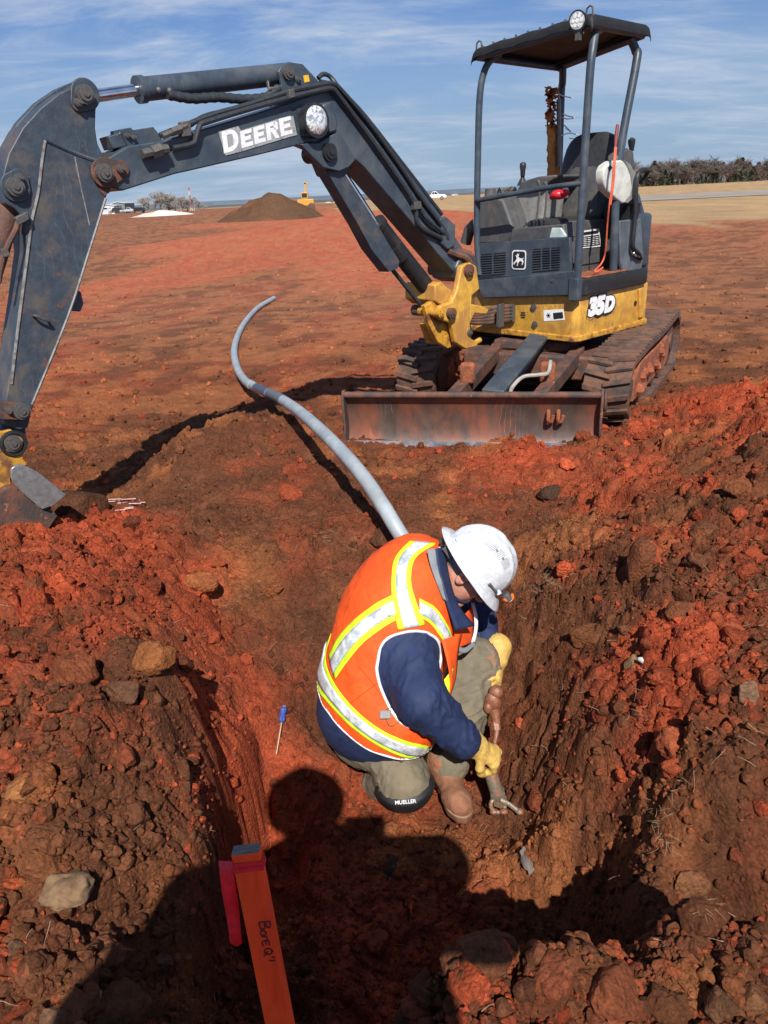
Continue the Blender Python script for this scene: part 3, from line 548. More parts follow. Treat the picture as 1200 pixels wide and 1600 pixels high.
# bucket with its yellow ears
bucket = None
b = B(); ears = [(-40,690),(-20,676),(4,674),(18,671),(24,680),(38,684),(37,700),(36,716),(44,726),(30,732),(16,742),(18,758),(-5,780),(-40,800)]
bplate(b, ears, .13, .105); bplate(b, ears, -.105, -.13); bplate(b, [(-40,740),(18,742),(18,762),(-40,800)], .105, -.105); yb = b.obj('quick_coupler', M['yellow_rust'], ex_root, bevel=.004)
pin(21, 693, .15, -.15, .036, yb, m='greysteel'); l = BF.hit(21, 693, 'y', .132); b = B()
pr = [BF.w(l[0] + .05 * math.cos(t), .134, l[2] + .05 * math.sin(t)) for t in np.linspace(0, 6.28, 22)[:-1]]; b.tube(pr + [pr[0]], .009, 6, False); b.obj('seal_ring', M['black'], yb, smooth=True)
b = B(); side = [(18,732),(26,726),(36,726),(60,738),(104,773),(84,790),(66,796),(40,775),(22,756),(17,745)]
bplate(b, side, .215, .200); b.obj('side_cutter', mat('polished_steel_plate', (.30, .31, .31), .38, metal=.6, col2=(.17, .13, .11), amt=.3, scale=12, bump=.0005, scratch=.5), yb, bevel=.003)
b = B(); outer = [(-60,770),(-20,780),(20,760),(64,796),(90,806),(60,850),(0,880),(-60,870)]
bplate(b, outer, .200, .188); bplate(b, outer, -.188, -.2); bplate(b, [(-60,770),(-20,780),(20,760),(24,764),(-18,788),(-60,780)], .188, -.188); bplate(b, [(84,800),(90,806),(60,850),(0,880),(0,874),(56,844)], .188, -.188); b.obj('bucket_shell', M['rust'], yb, bevel=.003)
# boom lift cylinder
ba, bb, bcx = bc(529,262), bc(600,372), bc(705,498)
b = B(); b.cyl(ba, bb, .026); b.obj('cylinder_rod', M['chrome'], ex_root, smooth=True)
b = B(); dd = (bcx - bc(572,325)); st_ = bc(590,352); b.cyl(st_, bcx, .056, n=24); b.cyl(st_ - dd / np.linalg.norm(dd) * .02, st_ + dd / np.linalg.norm(dd) * .015, .062, n=24); b.cyl(bc(612,383), bc(626,402), .060, n=24); lc = b.obj('boom_cylinder', M['black'], ex_root, smooth=True)
b = B(); g = [(512,268),(530,262),(546,285),(590,352),(624,408),(622,420),(608,424),(580,388),(560,350),(516,276)]
b.prism([bp(x, y, .10) for x, y in g], -YV * .012); g2 = [(512,268),(516,276),(560,350),(580,388),(608,424)]
P0 = [bp(x, y, .10) for x, y in g2]; b.prism(P0 + [p + np.array([0, 0, -.004]) for p in P0[::-1]], -YV * .09); b.obj('cylinder_guard', PR, lc, bevel=.003)
hose([(545,300,.02),(560,335,.03),(570,368,.03),(600,405,.02),(640,455,.02),(668,490,.02)], .014, lc)
# swing post (yellow casting) at the boom foot
b = B(); yk = [(722,415),(735,410),(745,416),(750,452),(738,462),(737,475),(752,478),(765,483),(760,492),(742,490),(735,505),(737,530),(748,534),(746,542),(728,546),(712,535),(706,505),(690,500),(684,490),(690,478),(706,472),(714,455)]
bplate(b, yk, .165, .120); sw = b.obj('swing_post', M['yellow'], ex_root, bevel=.010, seg=3)
b = B(); yk2 = [(680,445),(690,440),(700,450),(715,455),(700,475),(690,478),(680,470)]; bplate(b, yk2, .12, -.16); b.obj('swing_post_web', M['yellow'], sw, bevel=.01)
b = B(); yk3 = [(664,478),(676,470),(690,482),(700,505),(715,538),(700,545),(684,534),(670,505)]; bplate(b, yk3, .10, .06); bplate(b, yk3, -.12, -.16); bplate(b, [(684,508),(700,505),(712,536),(695,540)], .06, -.12); b.obj('swing_bracket', M['yellow_rust'], sw, bevel=.006)
pin(735, 423, .19, -.16, .040, sw, m='rust'); pin(708, 490, .195, -.16, .036, sw, m='rust'); pin(690, 489, .19, 0, .03, sw, m='yellow_rust')
pin(735, 520, .175, .1, .022, sw, 'bolt', 'greysteel'); b = B(); b.tube([bp(738,538,.14), bp(750,531,.14)], .018, 10); b.obj('bolt', M['yellow_rust'], sw, smooth=True)
b = B(); bplate(b, [(735,392),(720,400),(712,418),(716,436),(730,442),(742,430),(745,410)], .12, -.12); b.obj('boom_foot', P_, boom, bevel=.012)
# ---- house frame: x to the machine's left (right in the picture), y to its rear
HF = Frame((1.42, 5.35, 0), rad(-48)); hx, hy = HF.M[:, 0], HF.M[:, 1]; hz = np.array([0, 0, 1.0])
def hp(px, py, ax, v): return HF.hit(px, py, ax, v)
def zy(px, py, y=0): return HF.hit(px, py, 'y', y)[2]
def fplate(b, pix, y, t):  # traced on a plane facing the machine's front
    return b.prism([HF.hw(x_, y_, 'y', y) for x_, y_ in pix], hy * t)
def splate(b, pix, x, t):  # traced on a plane facing the machine's left
    return b.prism([HF.hw(x_, y_, 'x', x) for x_, y_ in pix], -hx * t)
z_sb, z_st, z_yb = zy(903,463), zy(903,436), zy(893,527)
XR = -1.30      # right flank
# yellow skirt (turntable frame)
b = B(); prof = [(.0 - .04, 0), (-.0, .04), (0, .95), (-.22, 1.16), (-.65, 1.24), (-1.1, 1.16), (XR, .95), (XR, .35), (-.98, .02), (-.9, 0)]
P = [HF.w(x, y, z_yb) for x, y in prof]; b.prism(P, hz * (z_sb - z_yb)); skirt = b.obj('turntable_skirt', M['yellow'], ex_root, bevel=.012, seg=3)
b = B(); prof2 = [(-.02, -.01), (.012, .03), (.012, .96), (-.21, 1.18), (-.65, 1.26), (-1.1, 1.18), (XR, .97), (XR, .35), (-.98, .0), (-.9, -.01)]
P = [HF.w(x, y, z_yb - .035) for x, y in prof2]; b.prism(P, hz * .045); b.obj('skirt_rim', M['yellow_rust'], skirt, bevel=.008)
for q in ((834,480),(836,507)): 
    l = hp(*q, 'y', -.004); b = B(); b.cyl(HF.w(l[0], 0, l[2]), HF.w(l[0], -.012, l[2]), .024); b.cyl(HF.w(l[0], -.012, l[2]), HF.w(l[0], -.016, l[2]), .011); b.obj('bolt', M['greysteel'], skirt, smooth=True)
l = hp(817,492, 'y', -.004); b = B()
for k in (-1, 0, 1): b.box(HF.w(l[0], -.002, l[2] + k * .017), hx * (.045 if k == 0 else .034), hy * .006, hz * .007)
b.obj('louvre_slot', M['black'], skirt)
b = B(); fplate(b, [(849,485),(880,483),(882,500),(850,502)], -.003, .003); dec = b.obj('warning_decal', M['white'], skirt)
b = B(); fplate(b, [(864,489),(879,487.5),(880,497),(865,499)], -.0045, .0012)
for k in range(6): a_ = k * math.pi / 3; c_ = hp(857, 493, 'y', -.004); b.box(HF.w(c_[0], -.004, c_[2]), hx * math.cos(a_) * .035 + hz * math.sin(a_) * .035, hy * .002, -hx * math.sin(a_) * .005 + hz * math.cos(a_) * .005)
b.obj('decal_print', M['print'], dec)
b = B(); l = hp(993,474, 'x', .003); b.cyl(HF.w(-.01, l[1], l[2]), HF.w(.004, l[1], l[2]), .020, n=16); b.obj('side_hole', M['black'], skirt, smooth=True)
b = B(); splate(b, [(999,452),(1006,449),(1006,494),(1000,497)], .02, .03); b.obj('rear_corner_guard', M['yellow'], skirt, bevel=.004)
# 35D
l1, l2 = hp(919,493,'x',.008), hp(961,485,'x',.008); w35 = abs(l2[1] - l1[1]); z0 = l1[2]; h35 = hp(922,466,'x',.008)[2] - z0
S35 = h35 * 1.42
text_mesh('35', S35, M['white'], 'decal_number', skirt, HF.w(.0085, l1[1], z0), hy, hz, offset=.013, shear=.12, squash=w35 * .62 / (S35 * 1.12))
text_mesh('D', S35 * .84, M['white'], 'decal_letter', skirt, HF.w(.0085, l1[1] + w35 * .59, z0), hy, hz, offset=.011, shear=.12, squash=w35 * .62 / (S35 * 1.12))
text_mesh('35', S35, M['print'], 'decal_shadow', skirt, HF.w(.005, l1[1] + .006, z0 - .006), hy, hz, offset=.026, shear=.12, squash=w35 * .62 / (S35 * 1.12))
text_mesh('D', S35 * .84, M['print'], 'decal_shadow', skirt, HF.w(.005, l1[1] + w35 * .59 + .006, z0 - .006), hy, hz, offset=.022, shear=.12, squash=w35 * .62 / (S35 * 1.12))
# platform deck and sill
b = B(); b.prism([HF.w(x, y, z_sb) for x, y in [(-.93, -.03), (-.0, -.03), (.035, .02), (.035, .86), (-.1, 1.0), (-1.2, 1.0), (-1.2, .3), (-.93, .1)]], hz * (z_st - z_sb)); sill = b.obj('platform_sill', M['black'], ex_root, bevel=.008)
b = B(); fplate(b, [(746,438),(898,423),(899,461),(755,466),(748,452)], -.045, .04); b.obj('front_sill', P_, ex_root, bevel=.006)
b = B(); b.prism([HF.w(x, y, z_st) for x, y in [(-.28, .06), (.02, .06), (.02, .62), (-.28, .62)]], hz * .012); b.obj('floor_mat', M['mud'], sill, bevel=.004)
l = hp(863,438,'y',-.046); b = B(); b.cyl(HF.w(l[0], -.05, l[2]), HF.w(l[0], -.035, l[2]), .013); b.obj('bolt', M['greysteel'], sill, smooth=True)
# front grille panel with logo
b = B(); fplate(b, [(741,381),(884,371),(890,371),(892,424),(745,438)], -.02, .03); gp = b.obj('front_grille_panel', P_, ex_root, bevel=.004)
def grille(x0, x1, ya0, ya1, yb0, yb1, n=9, cols=3):
    c = [hp(x0, ya0, 'y', -.022), hp(x1, yb0, 'y', -.022), hp(x1, yb1, 'y', -.022), hp(x0, ya1, 'y', -.022)]
    b = B(); b.prism([HF.w(*p) for p in c], hy * .004); b.obj('grille_backing', M['print'], gp)
    for k in range(n):
        t0, t1 = (k + .68) / n, (k + 1.0) / n; f = lambda t, s: c[0] * (1 - s) * (1 - t) + c[1] * s * (1 - t) + c[2] * s * t + c[3] * (1 - s) * t
        b = B(); b.prism([HF.w(*f(t0, 0)), HF.w(*f(t0, 1)), HF.w(*f(t1, 1)), HF.w(*f(t1, 0))], -hy * .007); b.obj('grille_slat', P_, gp)
    for k in range(1, cols):
        s0, s1 = k / cols - .02, k / cols + .02; b = B(); b.prism([HF.w(*f(0, s0)), HF.w(*f(0, s1)), HF.w(*f(1, s1)), HF.w(*f(1, s0))], -hy * .0085); b.obj('grille_mullion', P_, gp)
grille(752, 790, 397, 430, 394, 427, 9, 2); grille(833, 875, 389, 424, 386, 420, 9, 3)
def lg(u, v): c = hp(811, 406, 'y', -.024); return HF.w(c[0] + u, -.024, c[2] + v)
def rr(w, h, r, n=5):
    return [(sx * (w - r) + r * math.cos(a), sz * (h - r) + r * math.sin(a)) for sx, sz, a0 in ((1, 1, 0), (-1, 1, 90), (-1, -1, 180), (1, -1, 270)) for a in [rad(a0 + 90 * k / n) for k in range(n + 1)]]
b = B(); b.prism([lg(u, v) for u, v in rr(.063, .067, .022)], -hy * .002); lo = b.obj('logo_border', M['white'], gp)
b = B(); b.prism([lg(u, v) - hy * .002 for u, v in rr(.054, .058, .018)], -hy * .0015); b.obj('logo_field', M['print'], lo)
deer = [(-.045,-.020),(-.030,-.008),(-.018,.008),(-.022,.022),(-.030,.030),(-.020,.030),(-.012,.044),(-.006,.034),(.002,.046),(.000,.030),(-.006,.020),(.010,.012),(.030,.010),(.044,.018),(.036,.002),(.044,-.012),(.034,-.034),(.028,-.036),(.032,-.014),(.020,-.006),(.004,-.012),(-.004,-.024),(-.010,-.042),(-.016,-.042),(-.010,-.022),(-.018,-.012),(-.030,-.020),(-.040,-.034),(-.046,-.030)]
b = B(); b.prism([lg(u, v) - hy * .0036 for u, v in deer], -hy * .001); b.obj('logo_emblem', M['white'], lo)
# canopy: posts, roof
ZT = 2.44
def post(pts, r, name='canopy_post', parent=None, sub=6, m=None):
    b = B(); b.tube(catmull([HF.w(*p) for p in pts], sub), r, 16); return b.obj(name, m or P_, parent or ex_root, smooth=True)
WL, DP = -.90, .76
post([(0, -.02, z_sb + .02), (0, -.02, 1.1), (0, -.012, 1.7), (0, 0, 2.15), (-.005, .025, 2.30), (-.02, .07, 2.385), (-.03, .14, 2.41)], .026)
post([(WL + .03, -.02, z_st), (WL, -.02, 1.2), (WL, -.012, 1.75), (WL + .005, 0, 2.12), (WL + .02, .03, 2.28), (WL + .05, .08, 2.36), (WL + .07, .14, 2.39)], .024)
lA, lB = hp(994,100,'x',-.02), hp(966,262,'x',-.02)
post([(-.02, lB[1] + .03, .9), (-.02, lB[1], lB[2]), (-.02, lA[1], lA[2]), (-.04, lA[1] + .02, 2.32), (-.06, lA[1] - .03, 2.40)], .028)
lD, lE = hp(877,150,'x',WL), hp(873,285,'x',WL); YD = lD[1]
post([(WL, lE[1] + .03, .9), (WL, lE[1], lE[2]), (WL, YD, lD[2]), (WL + .02, YD - .02, 2.26), (WL + .06, YD - .08, 2.36)], .028)
YR = lA[1] + .04; print('canopy rear', YR, YD, lE)
b = B(); b.box(HF.w(-.01, -.025, z_sb + .05), hx * .075, hy * .06, hz * .15); b.obj('post_foot', P_, ex_root, bevel=.006)
# roof shell with rolled edges
nx_, ny_ = 20, 18; V = []; F = []
CR = {'A': (.035, -.055, 2.475), 'B': (WL - .03, -.055, 2.425), 'C': (.035, YR + .03, 2.475), 'D': (WL - .03, YD + .03, 2.42)}
CR = {k: np.array(v) for k, v in CR.items()}
def roofp(u, v, dz=0): p = CR['B'] * (1 - u) * (1 - v) + CR['A'] * u * (1 - v) + CR['D'] * (1 - u) * v + CR['C'] * u * v; return HF.w(p[0], p[1], p[2] + dz)
def edge_t(i, n): t = i / n; return t if n == 0 else (0, .012, .03, .055)[i] if i < 4 else (1 - (0, .012, .03, .055)[n - i]) if n - i < 4 else .055 + .89 * (i - 3) / (n - 6)
for s_ in (0, 1):
    for j in range(ny_ + 1):
        for i in range(nx_ + 1):
            u, v = edge_t(i, nx_), edge_t(j, ny_); e = min(u, 1 - u) * .97; g_ = min(v, 1 - v) * .8
            rd = lambda d, R=.05: R * (1 - math.sqrt(max(0, 1 - (1 - min(d / R, 1)) ** 2)))
            V.append(roofp(u, v, -rd(e) - rd(g_) * .8 - .022 * s_ + (.004 * math.cos(u * 26) if .06 < u < .94 else 0)))
n1 = (nx_ + 1) * (ny_ + 1); q = lambda i, j, s_: s_ * n1 + j * (nx_ + 1) + i
for j in range(ny_):
    for i in range(nx_): F += [(q(i, j, 0), q(i + 1, j, 0), q(i + 1, j + 1, 0), q(i, j + 1, 0)), (q(i, j, 1), q(i, j + 1, 1), q(i + 1, j + 1, 1), q(i + 1, j, 1))]
for i in range(nx_): F += [(q(i, 0, 0), q(i, 0, 1), q(i + 1, 0, 1), q(i + 1, 0, 0)), (q(i, ny_, 0), q(i + 1, ny_, 0), q(i + 1, ny_, 1), q(i, ny_, 1))]
for j in range(ny_): F += [(q(0, j, 0), q(0, j + 1, 0), q(0, j + 1, 1), q(0, j, 1)), (q(nx_, j, 0), q(nx_, j, 1), q(nx_, j + 1, 1), q(nx_, j + 1, 0))]
roof = link('canopy_roof', V, F, mat('black_roof_underside', (.008, .008, .009), .7, col2=(.03, .02, .017), amt=.2, scale=5, bump=.002), ex_root, smooth=True)
for a_, c_ in (((.97, .04), (.03, .04)), ((.965, .06), (.965, .92)), ((.035, .06), (.035, .92)), ((.95, .94), (.05, .94))):
    b = B(); b.tube([roofp(*a_, -.06), roofp(*c_, -.06)], .024, 12); b.obj('roof_rail', P_, roof, smooth=True)
for k in range(9):
    b = B(); b.cyl(roofp(.08 + k * .1, .03, -.03), roofp(.08 + k * .1, .03, .004), .008, n=6); b.obj('rivet', M['greysteel'], roof)
for x in (.95, .03):
    b = B(); b.tube([roofp(x - .03, .05, -.03), roofp(x - .02, .05, .03), roofp(x, .05, .04), roofp(x + .02, .05, .03), roofp(x + .03, .05, -.03)], .006, 8); b.obj('lift_ring', M['greysteel'], roof, smooth=True)
# round work lamp on the roof
l = hp(902, 32, 'y', -.10); lc_ = HF.w(*l); b = B(); dirl = -hy * .95 + hx * .2 - hz * .15; dirl /= np.linalg.norm(dirl)
b.cyl(lc_ - dirl * .05, lc_, .045, .056, 24); cl = b.obj('canopy_lamp', M['black'], ex_root, smooth=True)
b = B(); b.cyl(lc_ - dirl * .002, lc_ + dirl * .003, .046, n=24); b.obj('lamp_lens', M['glass'], cl, smooth=True)
e1 = np.cross(dirl, hz); e1 /= np.linalg.norm(e1); e2 = np.cross(e1, dirl)
for k in range(7):
    rr_ = 0 if k == 6 else .027; p = lc_ + e1 * rr_ * math.cos(k * 1.047) + e2 * rr_ * math.sin(k * 1.047); b = B(); b.cyl(p, p + dirl * .006, .011, n=12); b.obj('lamp_diode', mat('diode_glass', (.75, .75, .7), .2) if k == 0 else bpy.data.materials['diode_glass'], cl)
b = B(); b.box(lc_ - hz * .075 - dirl * .03, hx * .03, hy * .03, hz * .06); b.tube([lc_ - dirl * .05, lc_ - dirl * .07 - hz * .05, lc_ + hx * .03 - hz * .07 + hy * .03], .005, 6); b.obj('lamp_bracket', M['greysteel'], cl)
# front rail between the posts
zr0, zr1 = zy(740,313,-.03), zy(900,287,-.03)
post([(WL, -.03, zr0), (WL + .1, -.05, zr0 + .005), (-.3, -.05, zr1 - .02), (-.1, -.05, zr1 - .005), (0, -.03, zr1)], .017, 'front_rail')
# ---- cab interior: seat, consoles, levers
def hbox(b, x0, x1, y0, y1, z0, z1): return b.box(HF.w((x0 + x1) / 2, (y0 + y1) / 2, (z0 + z1) / 2), hx * (x1 - x0), hy * (y1 - y0), hz * (z1 - z0))
zc0 = zy(905,330,.45)
# seat base with the warning plate on its side
b = B(); hbox(b, -.66, -.20, .26, .70, z_st, z_st + .26); sb = b.obj('seat_base', M['plastic_dark'], ex_root, bevel=.015)
b = B(); sp_ = [(886,347),(965,340),(970,405),(905,415),(890,410)]; splate(b, sp_, -.19, .02); b.obj('side_cover', M['plastic_dark'], sb, bevel=.006)
b = B(); wp = [(909,361),(936,357),(939,385),(909,388)]; splate(b, wp, -.185, .002); dp = b.obj('warning_plate', M['white'], sb)
b = B(); splate(b, [(910.5,370),(936.5,366.5),(937.5,383),(910.5,386)], -.1835, .001); splate(b, [(911,363),(935,359.5),(935.3,364.5),(911,368)], -.1835, .001); b.obj('plate_print', M['print'], dp)
b = B()
for k in range(5):
    for j in range(4):
        x0_, y0_ = 912 + j * 6.2, 372 + k * 2.8 - j * .8; splate(b, [(x0_, y0_), (x0_ + 4.6, y0_ - .6), (x0_ + 4.6, y0_ + .3), (x0_, y0_ + .9)], -.182, .0008)
b.obj('plate_lettering', M['white'], dp)
# seat cushion and backrest as pillowy shells
def pillow(name, c, e1, e2, e3, m, parent, pw=.45, n=14):
    V = []; F = []
    b = B(); b.sphere((0, 0, 0), 1, 24); S = np.array(b.v); S = np.sign(S) * np.abs(S) ** pw; S /= 1
    P = [np.array(c) + s[0] * np.array(e1) + s[1] * np.array(e2) + s[2] * np.array(e3) for s in S]
    return link(name, P, b.f, m, parent, smooth=True, angle=180)
zs = z_st + .30
seat = empty('operator_seat', HF.w(-.43, .45, z_st + .26)); seat.parent = ex_root; seat.location = Vector(ORIG[seat] - ORIG[ex_root])
pillow('seat_cushion', HF.w(-.43, .44, zs + .03), hx * .23, hy * .24, hz * .055, M['vinyl'], seat)
pillow('seat_bolster', HF.w(-.22, .44, zs + .0), hx * .03, hy * .23, hz * .05, M['plastic_grey'], seat); pillow('seat_bolster', HF.w(-.64, .44, zs + .0), hx * .03, hy * .23, hz * .05, M['vinyl'], seat)
tb = hz * math.cos(.22) + hy * math.sin(.22)
pillow('backrest', HF.w(-.43, .70, zs + .33), hx * .235, (hy * math.cos(.22) - hz * math.sin(.22)) * .06, tb * .33, M['vinyl'], seat, .55)
pillow('lumbar_panel', HF.w(-.43, .655, zs + .26), hx * .17, hy * .035, tb * .22, M['plastic_dark'], seat, .5)
# engine cover / counterweight behind the seat
b = B(); pf = [(0, .66), (0, .93), (-.2, 1.12), (-.65, 1.20), (-1.1, 1.12), (-1.26, .92), (-1.26, .66)]
b.prism([HF.w(x, y, z_st) for x, y in pf], hz * (hp(1003,345,'x',0)[2] - z_st + .05)); eng = b.obj('engine_cover', P_, ex_root, bevel=.03, seg=3)
b = B(); splate(b, [(968,345),(1002,341),(1006,400),(1002,428),(975,432),(970,410)], .012, .03); b.obj('cover_side_panel', mat('faded_slate_panel', (.11, .13, .15), .5, col2=(.07, .08, .09), amt=.5, scale=5, scratch=.5), eng, bevel=.008)
# the tail of the counterweight bulging behind
b = B(); tl = [(1000,300),(1008,330),(1014,365),(1015,405),(1012,445),(1006,452),(1006,420),(1006,360),(1001,330),(996,305)]; splate(b, tl, -.03, .9); b.obj('tail_cover', P_, eng, bevel=.02, seg=3)
# right hand cowl beside the boom
b = B(); cw = [(744,382),(746,330),(750,308),(768,303),(785,312),(792,330),(800,355),(822,372),(822,380)]; fplate(b, cw, .10, .34); b.obj('front_cowl', M['plastic_dark'], ex_root, bevel=.02, seg=3)
b = B(); l = hp(766,298,'y',.25); b.cyl(HF.w(l[0], .25, l[2] - .05), HF.w(l[0], .25, l[2] + .015), .045, .04, 20); b.obj('filler_cap', M['plastic_dark'], ex_root, smooth=True)
b = B(); l = hp(723,360,'y',.12); b.tube([HF.w(l[0] - .04, .2, l[2] - .10), HF.w(l[0], .2, l[2]), HF.w(l[0] + .06, .2, l[2] + .04)], .045, 14); b.obj('air_duct', M['plastic_dark'], ex_root, smooth=True)
# floor front hump and pedals
b = B(); fplate(b, [(795,380),(800,357),(880,350),(885,372)], .06, .12); b.obj('floor_hump', M['plastic_dark'], ex_root, bevel=.01)
# right console with joystick
b = B(); rc = [(806,305),(812,290),(838,276),(858,280),(853,300),(848,345),(838,355),(820,354),(808,335)]; fplate(b, rc, .30, .26); con = b.obj('right_console', M['plastic_grey'], ex_root, bevel=.03, seg=3)
b = B(); fplate(b, [(806,300),(815,284),(840,276),(868,273),(868,278),(858,284),(850,296),(830,300)], .27, .33); b.obj('armrest', M['plastic_dark'], con, bevel=.012)
def jstick(px, py0, py1, y, parent, ax='y'):
    a = HF.hit(px, py1, ax, y); c = HF.hit(px + 1, py0, ax, y); a, c = HF.w(*a), HF.w(*c); b = B()
    for k in range(5): b.cyl(a + hz * .012 * k, a + hz * (.012 * k + .011), .042 - .006 * k, .036 - .006 * k, 14)
    b.cyl(a + hz * .05, c - hz * .05, .012, .013, 10); j = b.obj('joystick', M['black'], parent, smooth=True)
    b = B(); P = [c - hz * .075, c - hz * .05, c - hz * .02, c + hz * .01, c + hz * .03, c + hz * .038]; b.tube(P, [.013, .017, .019, .024, .022, .008], 14); b.obj('joystick_grip', M['black'], parent, smooth=True, angle=180)
jstick(816, 262, 290, .36, con)
# travel levers
for (x0, y0, x1, y1) in ((844,290,833,372),(855,292,846,372)):
    b = B(); a_, c_ = HF.hw(x0, y0, 'y', .10), HF.hw(x1, y1, 'y', .10); b.tube([c_, (a_ + c_) / 2 + hy * .01, a_, a_ + hz * .03 - hx * .02], [.007, .007, .007, .014], 8); b.obj('travel_lever', M['greysteel'], ex_root, smooth=True)
b = B(); fplate(b, [(858,372),(862,356),(876,356),(884,368),(883,371)], .0, .02); b.obj('cup_holder', mat('milky_plastic', (.45, .55, .52), .4), ex_root, bevel=.004)
# raised left console, cover and joystick
cov = [(944,266),(948,258),(958,251),(972,250),(984,257),(992,272),(994,290),(990,308),(981,317),(972,318),(960,308),(947,296),(943,280)]
b = B(); splate(b, cov, .01, .07); lco = b.obj('left_console_cover', M['plastic_white'], ex_root, bevel=.012, seg=3)
b = B(); splate(b, [(975,250),(985,256),(994,272),(996,292),(991,309),(981,318),(975,316),(984,304),(988,290),(986,272),(980,258)], .018, .09); b.obj('cover_rim', M['plastic_grey'], lco, bevel=.006)
b = B(); splate(b, [(950,262),(955,258),(957,262),(953,268)], .0125, .004); b.obj('cover_notch', M['print'], lco)
b = B(); splate(b, [(963,252),(968,240),(982,231),(991,236),(992,262),(988,268),(978,256)], -.01, .09); b.obj('left_armrest', M['plastic_dark'], lco, bevel=.015)
b = B(); a_, c_ = HF.hw(987, 236, 'x', -.04), HF.hw(987, 224, 'x', -.04); b.tube([a_, c_, c_ + (c_ - a_) * .45, c_ + (c_ - a_) * .75], [.014, .024, .026, .008], 14); b.obj('joystick_grip', M['black'], lco, smooth=True)
b = B(); a_, c_ = HF.hw(972, 238, 'x', -.06), HF.hw(974, 222, 'x', -.06); b.tube([a_, c_], [.014, .02], 12); b.obj('joystick_lever', M['black'], lco, smooth=True)
for k in range(4):
    b = B(); b.tube(catmull([HF.hw(955 + 4 * k, 312 + 2 * k, 'x', -.05), HF.hw(962 + 4 * k, 325 + 2 * k, 'x', -.06), HF.hw(975 + 3 * k, 336, 'x', -.08), HF.hw(992, 342 - 2 * k, 'x', -.1)], 5), .011, 8); b.obj('control_hose', M['hose'], ex_root, smooth=True)
b = B(); fplate(b, [(940,318),(990,318),(985,345),(945,348)], .60, .1); b.obj('recess_shade_slab', M['print'], ex_root)  # slab's black colour stands in for shade in a recess behind the hoses
# black grab handle
gh = [(1014,266,.04),(1004,266,.045),(997,272,.05),(994,290,.05),(992,340,.05),(989,375,.05),(990,388,.05),(998,396,.05),(1001,404,.02)]
b = B(); b.tube(catmull([HF.hw(x, y, 'x', v) for x, y, v in gh], 5), .016, 12); hnd = b.obj('grab_handle', M['black'], ex_root, smooth=True)
b = B(); b.tube(catmull([HF.hw(x, y, 'x', v) for x, y, v in [(1014,266,.04),(1008,276,.0),(1000,286,-.02)]], 4), .014, 10); b.obj('handle_brace', M['black'], hnd, smooth=True); b = B(); b.tube([HF.hw(984,345,'x',.0), HF.hw(981,380,'x',.0), HF.hw(988,392,'x',.01)], .012, 8); b.obj('handle_brace', M['black'], hnd, smooth=True)
for q in ((990,396),(998,400)): b = B(); b.sphere(HF.hw(*q, 'x', .045), .013, 10); b.obj('bolt', M['steel'], hnd, smooth=True)
# orange tattered wrap and tube on the rear right post
lt, lbm = HF.hit(868, 140, 'x', WL - .0), HF.hit(862, 285, 'x', WL - .0)
V = []; n_ = 26
MO = mat('tattered_orange_fabric', (.50, .14, .03), .8, col2=(.22, .07, .03), amt=.45, scale=22, bump=.004)
def ragged(px0, px1, py0, py1, off, name, seed, m=MO, holes=True):
    jt = 1.0 if holes else .3
    rg = random.Random(seed); V = []; F = []; n = 22; mm = 6
    for j in range(n + 1):
        y = py0 + (py1 - py0) * j / n; wl = px0 + rg.uniform(-5, 3) * jt; wr = px1 + rg.uniform(-4, 5) * jt
        for i in range(mm + 1):
            p = HF.hw(wl + (wr - wl) * i / mm, y + rg.uniform(-1.5, 1.5), 'x', off + (.03 * math.sin(i * 1.3 + j * .7) + rg.uniform(-.008, .008)) * jt); V.append(p)
    for j in range(n):
        for i in range(mm):
            if holes and (rg.random() < .13): continue
            a = j * (mm + 1) + i; F.append((a, a + 1, a + mm + 2, a + mm + 1))
    o = link(name, V, F, m, None, smooth=True, angle=80); s = o.modifiers.new('thick', 'SOLIDIFY'); s.thickness = .004; return o
wr_ = ragged(853, 869, 136, 200, WL + .02, 'torn_fabric_wrap', 3); tag(wr_, 'tattered orange fabric hanging on the rear right canopy post', 'fabric')
wr2 = ragged(855, 874, 195, 284, WL + .02, 'fabric_strip', 5, mat('faded_orange_fabric', (.55, .20, .04), .8, col2=(.36, .12, .03), amt=.4, scale=12), False); tag(wr2, 'flat orange fabric strip standing behind the joystick below the tattered wrap', 'fabric')
b = B()
for pts in ([(872,146),(880,150),(894,153)], [(878,178),(890,182),(898,184),(888,186),(878,184)], [(880,194),(892,206),(884,200)], [(876,212),(890,208),(904,212),(906,218),(890,216)], [(874,148),(876,190),(874,230),(876,270)]):
    b.tube(catmull([HF.hw(x, y, 'x', WL + .04) for x, y in pts], 5), .0045, 6)
tag(b.obj('cable', mat('white_cable', (.6, .6, .58), .5), None, smooth=True), 'loose white cable curling from the rear canopy post', 'cable')
b = B(); b.cyl(HF.hw(873,155,'x',WL + .05), HF.hw(874,260,'x',WL + .05), .018); tag(b.obj('tube', M['plastic_grey'], None, smooth=True), 'grey tube strapped upright along the rear canopy post', 'tube')
b = B(); b.box(HF.w(-.5, .62, zs + .12), hx * .16, hy * .05, hz * .34); 
